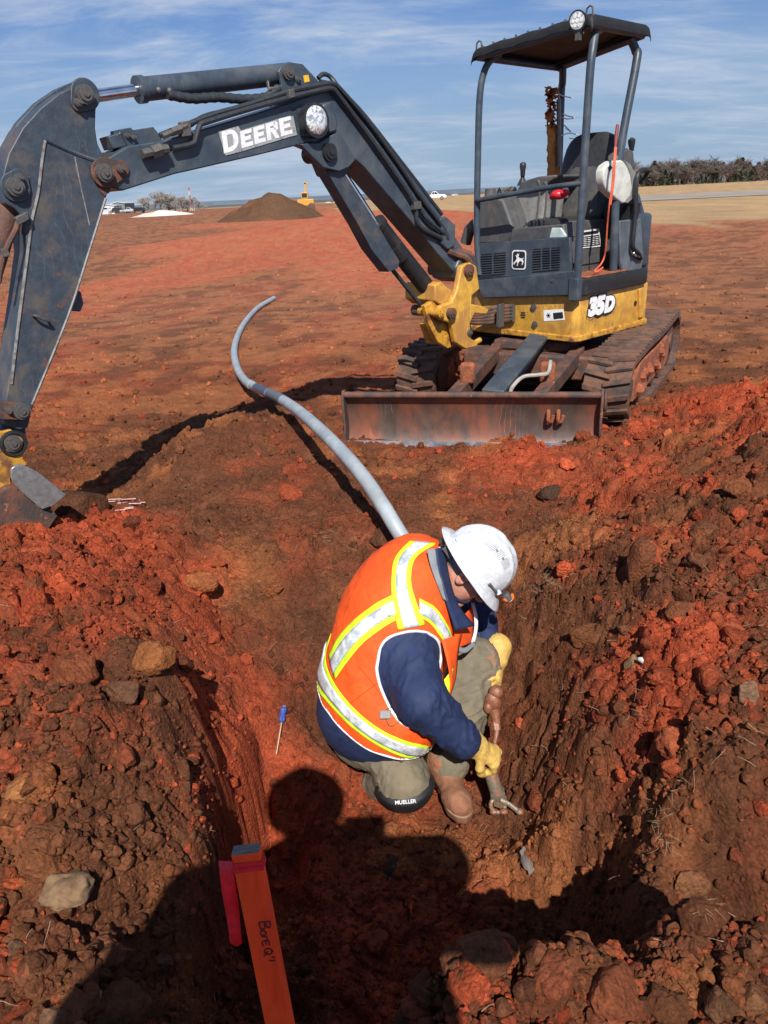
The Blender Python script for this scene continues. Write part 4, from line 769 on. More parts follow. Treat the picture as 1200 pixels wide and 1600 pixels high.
# red rag and white bottle by the seat
MRED = mat('red_plastic', (.62, .02, .03), .4)
b = B(); c_ = HF.hw(873, 304, 'y', .22); b.sphere(c_, .045, 14, (1.3, 1, .75)); b.sphere(c_ + hx * .05 + hz * .01, .03, 12, (1.2, 1, .8)); b.sphere(c_ - hx * .05 - hz * .012, .026, 10); tag(b.obj('rag', MRED, None, smooth=True), 'crumpled red rag lying at the front of the operator seat', 'rag')
b = B(); c_ = HF.hw(883, 300, 'y', .26); b.cyl(c_ - hz * .04, c_ + hz * .02, .022, n=14); b.cyl(c_ + hz * .02, c_ + hz * .045, .018, .009, n=14); tag(b.obj('bottle', M['white'], None, smooth=True), 'small white bottle beside the red rag on the seat', 'bottle')
# orange cord hanging from a red stick
MC = mat('orange_cord', (.65, .11, .05), .6); b = B()
cd = [(961,230,.06),(959,255,.09),(957,285,.09),(952,320,.08),(949,350,.05),(947,380,.03),(944,402,.0),(938,414,.0),(930,422,.01),(932,425,.02),(942,418,.02)]
b.tube(catmull([HF.hw(x, y, 'x', v) for x, y, v in cd], 6), .006, 6)
b.tube(catmull([HF.hw(x + 2, y, 'x', v + .005) for x, y, v in cd[:4]], 6), .005, 6)
tag(b.obj('cord', MC, None, smooth=True), 'thin orange cord hanging past the white console cover to the step', 'cord')
b = B(); b.tube([HF.hw(965,195,'x',.03), HF.hw(963,212,'x',.04), HF.hw(961,236,'x',.06)], [.010, .013, .007], 10); tag(b.obj('stick', mat('dark_red_wood', (.20, .035, .03), .6), None, smooth=True), 'dark red stick standing upright beside the raised left console', 'stick')
# thick black hoses at the swing post
for k in range(5):
    b = B(); o = k * .026; b.tube(catmull([HF.w(-1.06 + .02 * k, -.10, zy(760,500) + .10 - o), HF.hw(742, 488 + 4 * k, 'y', -.13), HF.hw(762, 484 + 5 * k, 'y', -.10), HF.hw(778, 480 + 5.5 * k, 'y', -.05), HF.hw(800, 479 + 5 * k, 'y', -.02)], 5), .019, 10); h_ = b.obj('hydraulic_hose', M['rubber'], ex_root, smooth=True)
    b = B(); a_ = HF.hw(796, 479 + 5 * k, 'y', -.022); b.cyl(a_, a_ + (HF.hw(803,479,'y',-.02) - HF.hw(796,479,'y',-.02)), .020, n=8); b.obj('hose_fitting', M['greysteel'], ex_root)
b = B(); fplate(b, [(776,476),(781,475),(780,512),(775,510)], -.13, .06); b.obj('hose_strap', M['greysteel'], ex_root, bevel=.003)
b = B(); hbox(b, -1.0, -.35, .12, .9, .42, z_yb - .03); b.obj('slewing_ring_housing', M['black'], ex_root, bevel=.02)
# ---- undercarriage: x across (left in machine terms = right in the picture), y back
UF = Frame((1.64, 4.76, 0), rad(-29)); ux, uy = UF.M[:, 0], UF.M[:, 1]
def track(x0, x1, parent):
    R1, R2, Lt = .215, .240, 1.74; y0 = .16; H1 = .0
    pts = []
    def arc(cy, cz, R, a0, a1, n): return [(cy + R * math.cos(rad(a)), cz + R * math.sin(rad(a))) for a in np.linspace(a0, a1, n)]
    loop = arc(y0, R1 + .02, R1, 270, 100, 16) + [(y0 + .5, 2 * R1 + .035), (y0 + 1.0, 2 * R1 + .03)] + arc(y0 + Lt, R2 + .01, R2, 90, -90, 14)
    # densify
    D = []; 
    for i in range(len(loop)):
        a, c = np.array(loop[i]), np.array(loop[(i + 1) % len(loop)]); n = max(1, int(np.linalg.norm(c - a) / .045))
        D += [a + (c - a) * k / n for k in range(n)]
    n = len(D); cen = np.array([y0 + Lt / 2, .22]); b = B(); th = .035
    Nn = []
    for i in range(n):
        t = D[(i + 1) % n] - D[i - 1]; t /= np.linalg.norm(t); nn = np.array([t[1], -t[0]]); nn = nn if np.dot(nn, D[i] - cen) > 0 else -nn; Nn.append(nn)
    V = []
    for i in range(n):
        for x, o in ((x0, 0), (x1, 0), (x1, -th), (x0, -th)):
            p = D[i] + Nn[i] * o; V.append(UF.w(x, p[0], p[1]))
    F = []
    for i in range(n):
        j = (i + 1) % n; F += [(i * 4 + k, i * 4 + (k + 1) % 4, j * 4 + (k + 1) % 4, j * 4 + k) for k in range(4)]
    b.add(V, F); belt = b.obj('track_belt', M['rubber'], parent)
    # lugs: staggered chevron bars, one mesh each
    per = [0]; 
    for i in range(n): per.append(per[-1] + np.linalg.norm(D[(i + 1) % n] - D[i]))
    nl = int(per[-1] / .094); w = x1 - x0
    for k in range(nl):
        s = per[-1] * k / nl
        for half in (0, 1):
            ss = (s + half * per[-1] / nl / 2) % per[-1]; i = min(n - 1, np.searchsorted(per, ss, 'right') - 1); f = (ss - per[i]) / (per[i + 1] - per[i]); p = D[i] * (1 - f) + D[(i + 1) % n] * f; nn = Nn[i]; tt = np.array([nn[1], -nn[0]])
            xa, xb = (x0 + .0, x0 + w * .56) if half == 0 else (x0 + w * .44, x1)
            c = p + nn * .008; sk = .018 * (1 if half else -1)
            V = []
            for x, q in ((xa, -sk), (xb, sk)):
                for a_, o_ in ((-.021, 0), (.021, 0), (.015, .018), (-.015, .018)):
                    z = c + tt * (a_ + q) + nn * o_; V.append(UF.w(x, z[0], z[1]))
            link('track_lug', V, [(0, 1, 2, 3), (7, 6, 5, 4), (0, 4, 5, 1), (1, 5, 6, 2), (2, 6, 7, 3), (3, 7, 4, 0)], M['rubber'], belt)
    b = B(); xm0, xm1 = x0 + .05, x1 - .03
    fr = [(y0 + .12, .12), (y0 + Lt - .25, .10), (y0 + Lt - .12, .20), (y0 + Lt - .22, .34), (y0 + .3, .36), (y0 + .14, .28)]
    b.prism([UF.w(xm1, *p) for p in fr], ux * (xm0 - xm1)); b.obj('track_frame', M['mud'], parent, bevel=.01)
    for yy, R in ((y0, .165), (y0 + Lt, .18)):
        zc = (R1 + .02) if yy == y0 else (R2 + .01)
        b = B(); b.cyl(UF.w(x0 + .06, yy, zc), UF.w(x1 - .05, yy, zc), R, n=26); b.cyl(UF.w(x0 + .04, yy, zc), UF.w(x1 - .03, yy, zc), R * .45, n=18); b.obj('track_wheel', M['rust'], parent, smooth=True)
    for k in range(4):
        b = B(); yy = y0 + .34 + k * .30; b.cyl(UF.w(x0 + .06, yy, .10), UF.w(x1 - .04, yy, .10), .058, n=18); b.obj('bottom_roller', M['rust'], parent, smooth=True)
    # caked mud lumps on the frame
    b = B(); 
    for k in range(16):
        yy, zz = y0 + .25 + RNG.random() * 1.15, .14 + RNG.random() * .20; b.sphere(UF.w(x1 - .035, yy, zz), .035 + RNG.random() * .035, 8, (.55, 1.2, .8))
    b.obj('caked_mud', M['mud'], parent, smooth=True)
tr1 = empty('track', UF.w(-.15, .95, 0)); tr1.parent = ex_root; tr1.location = Vector(ORIG[tr1] - ORIG[ex_root]); track(-.30, 0, tr1)
tr2 = empty('track', UF.w(-1.55, .95, 0)); tr2.parent = ex_root; tr2.location = Vector(ORIG[tr2] - ORIG[ex_root]); track(-1.68, -1.38, tr2)
def ubox(b, x0, x1, y0, y1, z0, z1): return b.box(UF.w((x0 + x1) / 2, (y0 + y1) / 2, (z0 + z1) / 2), ux * (x1 - x0), uy * (y1 - y0), hz * (z1 - z0))
b = B(); ubox(b, -1.36, -.32, .45, 1.45, .20, .38); ubox(b, -1.15, -.55, .55, 1.3, .38, .46); b.obj('undercarriage_frame', M['rust'], ex_root, bevel=.02)
# blade
GA, GB = ground_at(540, 706, -.02), ground_at(937, 712, -.02); bx = (GB - GA); BL = np.linalg.norm(bx); bx /= BL; by = np.cross(hz, bx)  # by points away from the viewer
by = by if by[1] > 0 else -by
pf = [(.015, .0), (.06, .06), (.078, .14), (.075, .22), (.055, .30), (.02, .355), (.0, .375)]
V = []; F = []; nn_ = 14
for s_ in (0, .012):
    for i in range(nn_ + 1):
        for y, z in pf: V.append(GA + bx * BL * i / nn_ + by * (y + s_) + hz * (z + .0))
k_ = len(pf); n1 = (nn_ + 1) * k_
for i in range(nn_):
    for j in range(k_ - 1): a = i * k_ + j; F += [(a, a + k_, a + k_ + 1, a + 1), (n1 + a, n1 + a + 1, n1 + a + k_ + 1, n1 + a + k_)]
MB_ = mat('worn_blade_steel', (.105, .075, .064), .42, metal=.3, col2=(.22, .075, .042), amt=.46, scale=4.5, bump=.0015, bscale=30, stretch=(1, 1, .45), third=(.34, .10, .04), tamt=.66, tscale=9, scratch=.6)
for e_, ii in ((0, 0), (1, nn_)): a = ii * k_; F += [((a + j, a + j + 1, n1 + a + j + 1, n1 + a + j) if e_ == 0 else (a + j, n1 + a + j, n1 + a + j + 1, a + j + 1)) for j in range(k_ - 1)]
blade = link('dozer_blade', V, F, MB_, ex_root, smooth=True, angle=60)
b = B(); b.tube([GA + by * .012 + hz * .375, GB + by * .012 + hz * .375], .021, 12); b.obj('blade_top_bar', M['rust'], blade, smooth=True)
b = B(); b.prism([GA + by * .0 + hz * .0, GB + hz * .0, GB + by * .016 + hz * .075, GA + by * .016 + hz * .075], -by * .012 + hz * .002); b.obj('cutting_edge', mat('bright_cutting_edge', (.50, .50, .50), .3, metal=.9, col2=(.3, .11, .05), amt=.40, scale=5), blade)
for G, s_ in ((GA, 1), (GB, -1)):
    b = B(); pl = [(-.035, .03), (.085, .03), (.10, .2), (.085, .34), (.05, .40), (.0, .405), (-.03, .35), (-.015, .2)]
    b.prism([G + by * y + hz * z for y, z in pl], bx * s_ * .016); b.obj('blade_end_plate', M['rust'], blade, bevel=.004)
b = B(); ho = [GB + by * (.03 + .035 * math.cos(t)) + hz * (.335 + .06 * math.sin(t)) + bx * .012 for t in np.linspace(0, 6.28, 18)]; b.tube(ho, .010, 6, False); b.obj('blade_hook', M['rust'], blade, smooth=True)
for px, w_ in ((862, .035), (877, .03)):
    p = GA + bx * BL * ((px - 537) / 405.) + hz * .27 + by * .045; b = B(); b.tube(catmull([p, p - by * .03 - hz * .02, p - by * .03 - hz * .055, p - hz * .07 + bx * .02, p + bx * .03 - hz * .03], 4), .012, 8); b.obj('welded_hook', M['mud'], blade, smooth=True)
# push arms and blade cylinder
def beam(a, c, w, h, name, m, up=hz, **k):
    a, c = np.array(a), np.array(c); d = c - a; L_ = np.linalg.norm(d); d /= L_; s_ = np.cross(d, up); s_ /= np.linalg.norm(s_); u_ = np.cross(s_, d); b = B(); b.box((a + c) / 2, d * L_, s_ * w, u_ * h); return b.obj(name, M[m], ex_root, bevel=.006, **k)
def bl(t, y, z): return GA + bx * BL * t + by * y + hz * z
ua, ub = UF.w(-.60, .62, .27), UF.w(-1.12, .62, .27)
beam(bl(.74, .13, .26), UF.w(-.50, .60, .38), .085, .10, 'push_arm', 'rust'); beam(bl(.40, .13, .26), UF.w(-1.12, .60, .38), .085, .10, 'push_arm', 'rust')
beam(bl(.585, .22, .34), UF.w(-.78, .62, .52), .15, .03, 'cylinder_cover', 'paint'); b = B(); b.cyl(bl(.58, .12, .26), UF.w(-.80, .6, .44), .045, n=20); b.obj('blade_cylinder', M['greysteel'], ex_root, smooth=True)
b = B(); b.tube(catmull([bl(.655, .16, .33), bl(.66, .26, .36), bl(.70, .34, .41), bl(.76, .36, .42), bl(.80, .42, .42), bl(.81, .5, .48)], 5), .013, 8); b.obj('hydraulic_line', mat('grey_tube', (.33, .30, .26), .5), ex_root, smooth=True)
for t in (.47, .80):
    b = B(); p = bl(t, .52, .40); b.box(p, bx * .10, by * .08, hz * .14); b.obj('mud_covered_lug', M['mud'], ex_root, bevel=.02)
# ------------------------------------------------------------------ far things
def flat_poly(name, pts, m, z=.004, kind=None):
    V = [(x, y, z + zz) for x, y, zz in pts]; o = link(name, V, [tuple(range(len(V)))], m); return tag(o, kind=kind)
# runway strip following the ground
def strip(name, x0, x1, ya, yb, m, dz, n=60):
    xs = np.linspace(x0, x1, n); k = 5; X = np.repeat(xs[:, None], k, 1); Y = np.stack([ya(xs) + (yb(xs) - ya(xs)) * i / (k - 1) for i in range(k)], 1); Z = base_h(X, Y) + dz
    i = np.arange(n * k).reshape(n, k); F = np.stack([i[:-1, :-1], i[1:, :-1], i[1:, 1:], i[:-1, 1:]], 2).reshape(-1, 4)
    return linkfast(name, np.stack([X, Y, Z], 2).reshape(-1, 3), F, m)
tag(strip('road', 18, 400, lambda x: 84 + 0 * x, lambda x: 116 + 0 * x, mat('worn_concrete', (.25, .21, .165), .9, col2=(.30, .26, .21), amt=.5, scale=.12), .05), kind='structure')
# pale haul track across the red dirt
def path_pts(): 
    P = [ground_at(a, b, 0)[:2] for a, b in ((258,336),(330,338),(420,344),(480,337),(540,330))]; return P
# distant hills
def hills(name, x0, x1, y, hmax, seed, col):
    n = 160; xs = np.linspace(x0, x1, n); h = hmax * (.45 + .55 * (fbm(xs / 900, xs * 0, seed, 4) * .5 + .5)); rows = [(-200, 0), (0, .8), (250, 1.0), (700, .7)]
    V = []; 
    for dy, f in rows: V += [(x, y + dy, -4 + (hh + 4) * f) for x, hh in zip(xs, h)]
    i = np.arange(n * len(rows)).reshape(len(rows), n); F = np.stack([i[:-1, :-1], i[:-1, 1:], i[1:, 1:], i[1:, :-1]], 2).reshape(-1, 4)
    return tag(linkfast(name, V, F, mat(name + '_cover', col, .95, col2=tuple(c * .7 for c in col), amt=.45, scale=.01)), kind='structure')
hills('hills', -3600, 3600, 2700, 26, 91, (.13, .16, .20))  # distance haze is put into the bluish colour of this far row
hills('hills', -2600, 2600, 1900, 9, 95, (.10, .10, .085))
def px_x(px, Y, z=1.): d = ray(px, 318); return d[0] / d[1] * Y
def px_z(px, py, Y): d = ray(px, py); return CAMZ + d[2] / d[1] * Y
# dirt mounds
def mound(name, cx, cy, R, H, label, seed, col, n=70, flat=.12):
    u = np.linspace(-1.35, 1.35, n); X, Y = np.meshgrid(u, u); r = np.hypot(X, Y * 1.1) + .17 * fbm(X * 2.2, Y * 2.2, seed, 4)
    Z = H * np.clip(1 - r / 1.05, 0, 1) ** 1.0 * (1 - flat) + H * flat * np.clip(1.3 - r, 0, 1); Z = np.minimum(Z, H * .93 + .06 * H * fbm(X * 4, Y * 4, seed + 3, 3))
    Z += .10 * H * fbm(X * 7, Y * 7, seed + 5, 4) * sstep(Z, 0, .2 * H) - .15
    x_, y_ = cx + X * R, cy + Y * R; V = np.stack([x_, y_, Z + base_h(x_, y_)], 2).reshape(-1, 3)
    C = np.array(col) * (1 + .25 * fbm(X * 3, Y * 3, seed + 8, 5)[..., None]); C = C + .35 * (np.array((.30, .09, .04)) - C) * sstep(fbm(X * 2, Y * 2, seed + 9, 3), .1, .5)[..., None]
    i = np.arange(n * n).reshape(n, n); F = np.stack([i[:-1, :-1], i[:-1, 1:], i[1:, 1:], i[1:, :-1]], 2).reshape(-1, 4)
    return tag(linkfast(name, V, F, M['soil'], cols=C.reshape(-1, 3)), label, 'dirt mound')
g = ground_at(425, 341, 0); mound('dirt_mound', px_x(428, 84), 84, 5.6, 2.9, 'large brown cone-shaped dirt mound on the horizon between boom and arm', 61, (.105, .055, .03))
mound('dirt_mound', -15.0, 150, 9, 2.2, 'smaller reddish dirt mound beside the yellow loader behind the big mound', 66, (.24, .10, .05))
mound('gravel_pile', -52, 205, 8, 1.6, 'low white gravel pile near the bare trees at the left horizon', 69, (.60, .55, .48))
# metal barn
def simple_building(name, px0, px1, pyt, pyb, Y, dep, col, label, roofcol, cat='building', gable=True):
    x0, x1 = px_x(px0, Y), px_x(px1, Y); zb, zt = px_z(px0, pyb, Y) - .3, px_z((px0 + px1) / 2, pyt, Y); w = x1 - x0; ze = zt - (w * .10 if gable else .3)
    r = empty(name, ((x0 + x1) / 2, Y, zb), label, cat)
    b = B(); pr = [(x0, Y, zb), (x1, Y, zb), (x1, Y, ze), ((x0 + x1) / 2, Y, zt - .1), (x0, Y, ze)]; b.prism(pr, (0, dep, 0)); b.obj('wall', mat(name + '_wall', col, .6, col2=tuple(c * .8 for c in col), amt=.4, scale=.5), r)
    b = B(); e = .35; t = np.array([(x0 - e, Y - e, ze - .05), ((x0 + x1) / 2, Y - e, zt), (x1 + e, Y - e, ze - .05)]); V = list(t) + list(t + (0, 0, .18)) + list(t + (0, dep + 2 * e, 0)) + list(t + (0, dep + 2 * e, .18)); b.add(V, [(0, 1, 4, 3), (1, 2, 5, 4), (3, 4, 10, 9), (4, 5, 11, 10), (6, 9, 10, 7), (7, 10, 11, 8), (0, 3, 9, 6), (2, 8, 11, 5), (0, 6, 7, 1), (1, 7, 8, 2)]); b.obj('roof', mat(name + '_roof', roofcol, .4), r)
    b = B(); b.box(((x0 + x1) / 2 + w * .12, Y - .06, zb + (ze - zb) * .4), (w * .3, 0, 0), (0, .08, 0), (0, 0, (ze - zb) * .8)); b.obj('door', mat(name + '_door', tuple(c * .45 for c in col), .6), r)
    for k in (-.3, -.12):
        b = B(); b.box(((x0 + x1) / 2 + w * k, Y - .05, zb + (ze - zb) * .55), (w * .08, 0, 0), (0, .06, 0), (0, 0, (ze - zb) * .22)); b.obj('window', M['print'], r)
    return r
simple_building('metal_barn', 174, 194, 316, 333, 330, 14, (.16, .20, .20), 'grey green metal barn on the far left horizon beside the parked vehicles', (.5, .52, .52))
simple_building('white_shed', 157, 177, 320, 334, 325, 10, (.62, .64, .66), 'white shed directly left of the grey green barn on the horizon', (.6, .62, .64))
for i, (p0, p1, t, bt, lb) in enumerate(((508,518,315,321,'small pale house on the horizon right of the mounds'), (522,533,313.5,320,'white low building at the far horizon beside the boom cylinder'))):
    simple_building('far_house', p0, p1, t, bt, 900, 12, (.55, .55, .55), lb, (.4, .38, .36))
simple_building('far_house', 706, 716, 303, 308, 700, 12, (.6, .6, .6), 'tiny white shed on the horizon right of the distant pickup', (.5, .5, .5))
# vehicles
def vehicle(name, label, cat, cx, cy, yaw, Lg, col, kind, z=None, group=None):
    z = float(base_h(np.array([cx]), np.array([cy]))[0]) if z is None else z
    r = empty(name, (cx, cy, z), label, cat, group); fr = Frame((cx, cy, z), yaw); s = Lg / 5.8
    if kind == 'pickup': prof = [(-2.9,.55),(-2.9,1.12),(-.75,1.16),(-.62,1.28),(-.35,1.85),(.55,1.88),(1.15,1.28),(2.55,1.16),(2.88,.95),(2.9,.5)]
    else: prof = [(-2.7,.5),(-2.75,1.1),(-2.5,1.7),(-2.1,1.85),(.5,1.88),(1.2,1.28),(2.5,1.1),(2.85,.9),(2.85,.45)]
    b = B(); W2 = .95
    b.prism([fr.w(x * s, -W2 * s, zz * s) for x, zz in prof], fr.M[:, 1] * 2 * W2 * s); body = b.obj('body', mat(name + '_paint_' + kind + str(round(col[0], 2)), col, .25, spec=.6, coat=.5), r, bevel=.06 * s, seg=2)
    for x in (-1.85, 1.85):
        for sd_ in (-1, 1):
            b = B(); c = np.array(fr.w(x * s, sd_ * .86 * s, .42 * s)); a = fr.M[:, 1] * sd_ * .14 * s; b.cyl(c - a, c + a, .42 * s, n=20); w = b.obj('wheel', M['rubber'], r, smooth=True)
            b = B(); b.cyl(c + a, c + a * 1.12, .25 * s, n=14); b.obj('rim', M['steel'], w, smooth=True)
    wins = [[(-.50,1.30),(-.26,1.76),(.08,1.78),(.08,1.30)], [(.16,1.30),(.16,1.78),(.50,1.78),(.98,1.30)]] if kind == 'pickup' else [[(-2.45,1.2),(-2.2,1.72),(-1.0,1.76),(-1.0,1.2)], [(-.9,1.2),(-.9,1.76),(.45,1.76),(1.0,1.22)]]
    for wn in wins:
        for sd_ in (-1, 1):
            b = B(); b.prism([fr.w(x * s, sd_ * (W2 + .012) * s, zz * s) for x, zz in wn], -fr.M[:, 1] * sd_ * .01); b.obj('window', M['print'], r)
    if kind == 'pickup':
        b = B(); b.box(fr.w(-1.8 * s, 0, 1.13 * s), fr.M[:, 0] * 2.0 * s, fr.M[:, 1] * 1.6 * s, hz * .08 * s); b.obj('truck_bed', M['black'], r)
    b = B(); b.box(fr.w(2.88 * s, .6 * s, .85 * s), fr.M[:, 0] * .08, fr.M[:, 1] * .4 * s, hz * .2 * s); b.obj('headlight', M['glass'], r); b = B(); b.box(fr.w(2.88 * s, -.6 * s, .85 * s), fr.M[:, 0] * .08, fr.M[:, 1] * .4 * s, hz * .2 * s); b.obj('headlight', M['glass'], r)
    b = B(); b.box(fr.w(2.92 * s, 0, .58 * s), fr.M[:, 0] * .12, fr.M[:, 1] * 1.8 * s, hz * .2 * s); b.obj('bumper', M['black'], r)
    return r
vehicle('pickup_truck', 'white crew cab pickup truck parked on the dry grass behind the boom', 'pickup truck', px_x(678, 200), 200, rad(-4), 6.2, (.75, .76, .78), 'pickup')
for px, k, c, lb in ((186, 'suv', (.03,.03,.035), 'black car parked directly in front of the grey green barn'), (199, 'pickup', (.45,.47,.5), 'silver pickup parked between two dark vehicles right of the barn'), (213, 'suv', (.02,.02,.025), 'black off-roader parked farthest right of the barn vehicles'), (164, 'suv', (.55,.56,.58), 'pale car parked in front of the white shed at far left')):
    vehicle('parked_car' if k == 'suv' else 'pickup_truck', lb, 'car' if k == 'suv' else 'pickup truck', px_x(px, 250), 250, rad(170 if px == 213 else 6), 5.0, c, k, z=px_z(px, 333, 250) , group='vehicles parked by the far barn')
# yellow loader behind the mound
Yl = 128; xl = px_x(478, Yl); zl = float(base_h(np.array([xl]), np.array([Yl * 1.]))[0])
r = empty('wheel_loader', (xl, Yl, zl), 'yellow loader with a tall arm standing behind the big dirt mound', 'loader')
b = B(); b.box((xl, Yl, zl + 1.3), (2.6, 0, 0), (0, 1.6, 0), (0, 0, 1.0)); b.obj('body', M['yellow'], r, bevel=.1)
b = B(); b.box((xl - .1, Yl, zl + 2.3), (1.1, 0, 0), (0, 1.2, 0), (0, 0, 1.0)); b.obj('cab', M['yellow'], r, bevel=.08)
b = B(); b.box((xl - .1, Yl - .62, zl + 2.35), (.8, 0, 0), (0, .04, 0), (0, 0, .6)); b.obj('window', M['print'], r)
b = B(); b.box((xl + .1, Yl, zl + 3.4), (.28, 0, 0), (0, .3, 0), (0, 0, 1.5)); b.box((xl + .3, Yl, zl + 4.1), (.8, 0, 0), (0, .3, 0), (0, 0, .25)); b.obj('arm', M['yellow'], r)
for sx in (-.9, .9):
    b = B(); b.cyl((xl + sx, Yl - .95, zl + .6), (xl + sx, Yl - .65, zl + .6), .6, n=18); b.obj('wheel', M['rubber'], r, smooth=True)
# lattice tower on the left horizon
Yt = 520; xt = px_x(298, Yt); zb, zt = px_z(298, 330, Yt), px_z(298, 292, Yt); r = empty('lattice_tower', (xt, Yt, zb), 'slim red and white lattice tower above the bare trees at left', 'tower')
for k in range(6):
    z0, z1 = zb + (zt - zb) * k / 6, zb + (zt - zb) * (k + 1) / 6; b = B(); w0, w1 = .7 - .08 * k, .7 - .08 * (k + 1)
    for sx, sy in ((-1, -1), (1, -1), (1, 1), (-1, 1)): b.tube([(xt + sx * w0, Yt + sy * w0, z0), (xt + sx * w1, Yt + sy * w1, z1)], .12, 5)
    b.tube([(xt - w0, Yt - w0, z0), (xt + w1, Yt - w1, z1)], .09, 4); b.tube([(xt + w0, Yt - w0, z0), (xt - w1, Yt - w1, z1)], .09, 4)
    b.obj('tower_section', mat('tower_red', (.45, .1, .08), .6) if k % 2 else mat('tower_white', (.6, .6, .6), .6), r)
# ------------------------------------------------------------------ trees
def tree_mesh(seed, kind, H):
    rg = random.Random(seed); tb = B(); tr = H * .028
    V = []; F = []; C = []
    if kind == 'cedar':
        tb.tube([(0, 0, 0), (0, 0, H * .5), (0, 0, H * .92)], [tr, tr * .7, tr * .15], 7)
        for k in range(1100):
            t = rg.random() ** .8; z = H * (.08 + .90 * t); R = H * .30 * (1 - t) ** .75 * (.65 + .5 * rg.random()) * (1 + .25 * math.sin(seed + z * 3 + 2 * rg.random())); a = rg.random() * 6.283
            p = np.array([math.cos(a) * R, math.sin(a) * R, z]); s = H * .035 * rg.uniform(.6, 1.4); d = np.array([math.cos(a), math.sin(a), rg.uniform(.1, .7)]); n = np.cross(d, [rg.gauss(0, 1), rg.gauss(0, 1), rg.gauss(0, 1)]); n /= np.linalg.norm(n) + 1e-6
            o = len(V); V += [p - d * s, p + n * s * .5, p + d * s, p - n * s * .5]; F.append((o, o + 1, o + 2, o + 3))
        return tb, V, F
    # bare deciduous: recursive limbs, dense twigs
    tips = []
    def limb(p, d, L, r, lv):
        q = p + d * L; mid = (p + q) / 2 + np.array([rg.gauss(0, 1), rg.gauss(0, 1), rg.gauss(0, .5)]) * L * .06
        if lv < 3: tb.tube([p, mid, q], [r, r * .8, r * .6], 5, False)
        else: tips.append((p, q))
        if lv >= 4: return
        for k in range(rg.choice((3, 4)) if lv < 3 else 3):
            nd = d + np.array([rg.gauss(0, .62), rg.gauss(0, .62), rg.gauss(.12, .42)]); nd /= np.linalg.norm(nd); limb(p + (q - p) * rg.uniform(.45, 1), nd, L * rg.uniform(.62, .85), r * .55, lv + 1)
    limb(np.zeros(3), np.array([0, 0, 1.]), H * .26, tr, 0)
    for p, q in tips:
        for k in range(5):
            a = p + (q - p) * rg.random(); d = (q - p) / (np.linalg.norm(q - p) + 1e-6) + np.array([rg.gauss(0, .7), rg.gauss(0, .7), rg.gauss(.1, .6)]); d /= np.linalg.norm(d); L = H * rg.uniform(.05, .12); n = np.cross(d, [rg.gauss(0, 1), rg.gauss(0, 1), rg.gauss(0, 1)]); n /= np.linalg.norm(n) + 1e-6; w = H * .0045
            o = len(V); V += [a - n * w, a + n * w, a + d * L]; F.append((o, o + 1, o + 2))
    return tb, V, F
TM = {'bark': mat('grey_bark', (.16, .125, .10), .9), 'twig': mat('grey_brown_twigs', (.115, .092, .078), .9, col2=(.16, .13, .11), amt=.5, scale=.2), 'twig2': mat('pale_twigs', (.30, .27, .23), .9), 'cedar': mat('dark_cedar', (.030, .052, .022), .9, col2=(.060, .072, .030), amt=.45, scale=.5),
      'brown': mat('russet_twigs', (.14, .098, .078), .9)}
PRO = {}; PTOP = {}
for i, (k, H, lm) in enumerate((('bare', 1, 'twig'), ('bare', 1, 'brown'), ('bare', 1, 'twig'), ('cedar', 1, 'cedar'), ('cedar', 1, 'cedar'), ('bare', 1, 'twig2'), ('bare', 1, 'twig2'))):
    tb, V, F = tree_mesh(100 + i, k, 10.0)
    m1 = bpy.data.meshes.new('trunk'); m1.from_pydata(tb.v, [], tb.f); m1.materials.append(TM['bark'] if lm != 'twig2' else TM['twig2'])
    m2 = bpy.data.meshes.new('crown'); m2.from_pydata([tuple(v) for v in V], [], F); m2.materials.append(TM[lm]); PRO[i] = (m1, m2, k); PTOP[i] = float(np.percentile(np.array(V)[:, 2], 97))
def tree(px, py_top, Y, zb, proto, label, group, wid=1.0, name=None):
    x = px_x(px, Y); H = px_z(px, py_top, Y) - zb; s = H / (9.6 if PRO[proto][2] == 'cedar' else PTOP[proto])
    e = empty(name or ('cedar_tree' if PRO[proto][2] == 'cedar' else 'bare_tree'), (x, Y, zb), label, 'tree', group); e.rotation_euler.z = random.random() * 6.28; e.scale = (s * wid, s * wid, s)
    for nm, me in (('trunk', PRO[proto][0]), ('crown', PRO[proto][1])): o = bpy.data.objects.new(nm, me); COL.objects.link(o); o.parent = e
    return e
rg = random.Random(5)
for k in range(60):
    px = 988 + k * 3.8 + rg.uniform(-2, 2); cedar = rg.random() < .42; Y = 250 + (k % 3) * 9 + rg.uniform(-2, 2); top = 258 - (px - 1000) * .030 + rg.uniform(-7, 9) + (8 if k % 3 == 0 else 0)
    tree(px, top, Y, px_z(px, 294 - (px - 1000) * .05, Y) - .4, rg.choice((3, 4)) if cedar else rg.choice((0, 1, 2, 0)), 'dark green cedar in the tree row at the right horizon' if cedar else 'bare grey brown tree in the row at the right horizon', 'tree row along the right horizon', 1.25)
for k in range(7):
    px = 772 + k * 8; tree(px, 294 + rg.uniform(-3, 3), 300, px_z(px, 305, 300) - .5, rg.choice((0, 3, 1)), 'low tree on the horizon seen through the excavator cab', 'trees behind the excavator cab', 1.5)
for k, (px, tp) in enumerate(((222,312),(231,308),(240,311),(250,303),(256,301),(263,306),(272,312),(282,309),(291,308),(302,309),(309,313),(198,315))):
    tree(px, tp, 420 + rg.uniform(-10, 10), px_z(px, 331, 420), rg.choice((5, 6)), 'pale leafless tree on the left horizon beyond the barn', 'pale bare trees at the left horizon', 1.3)
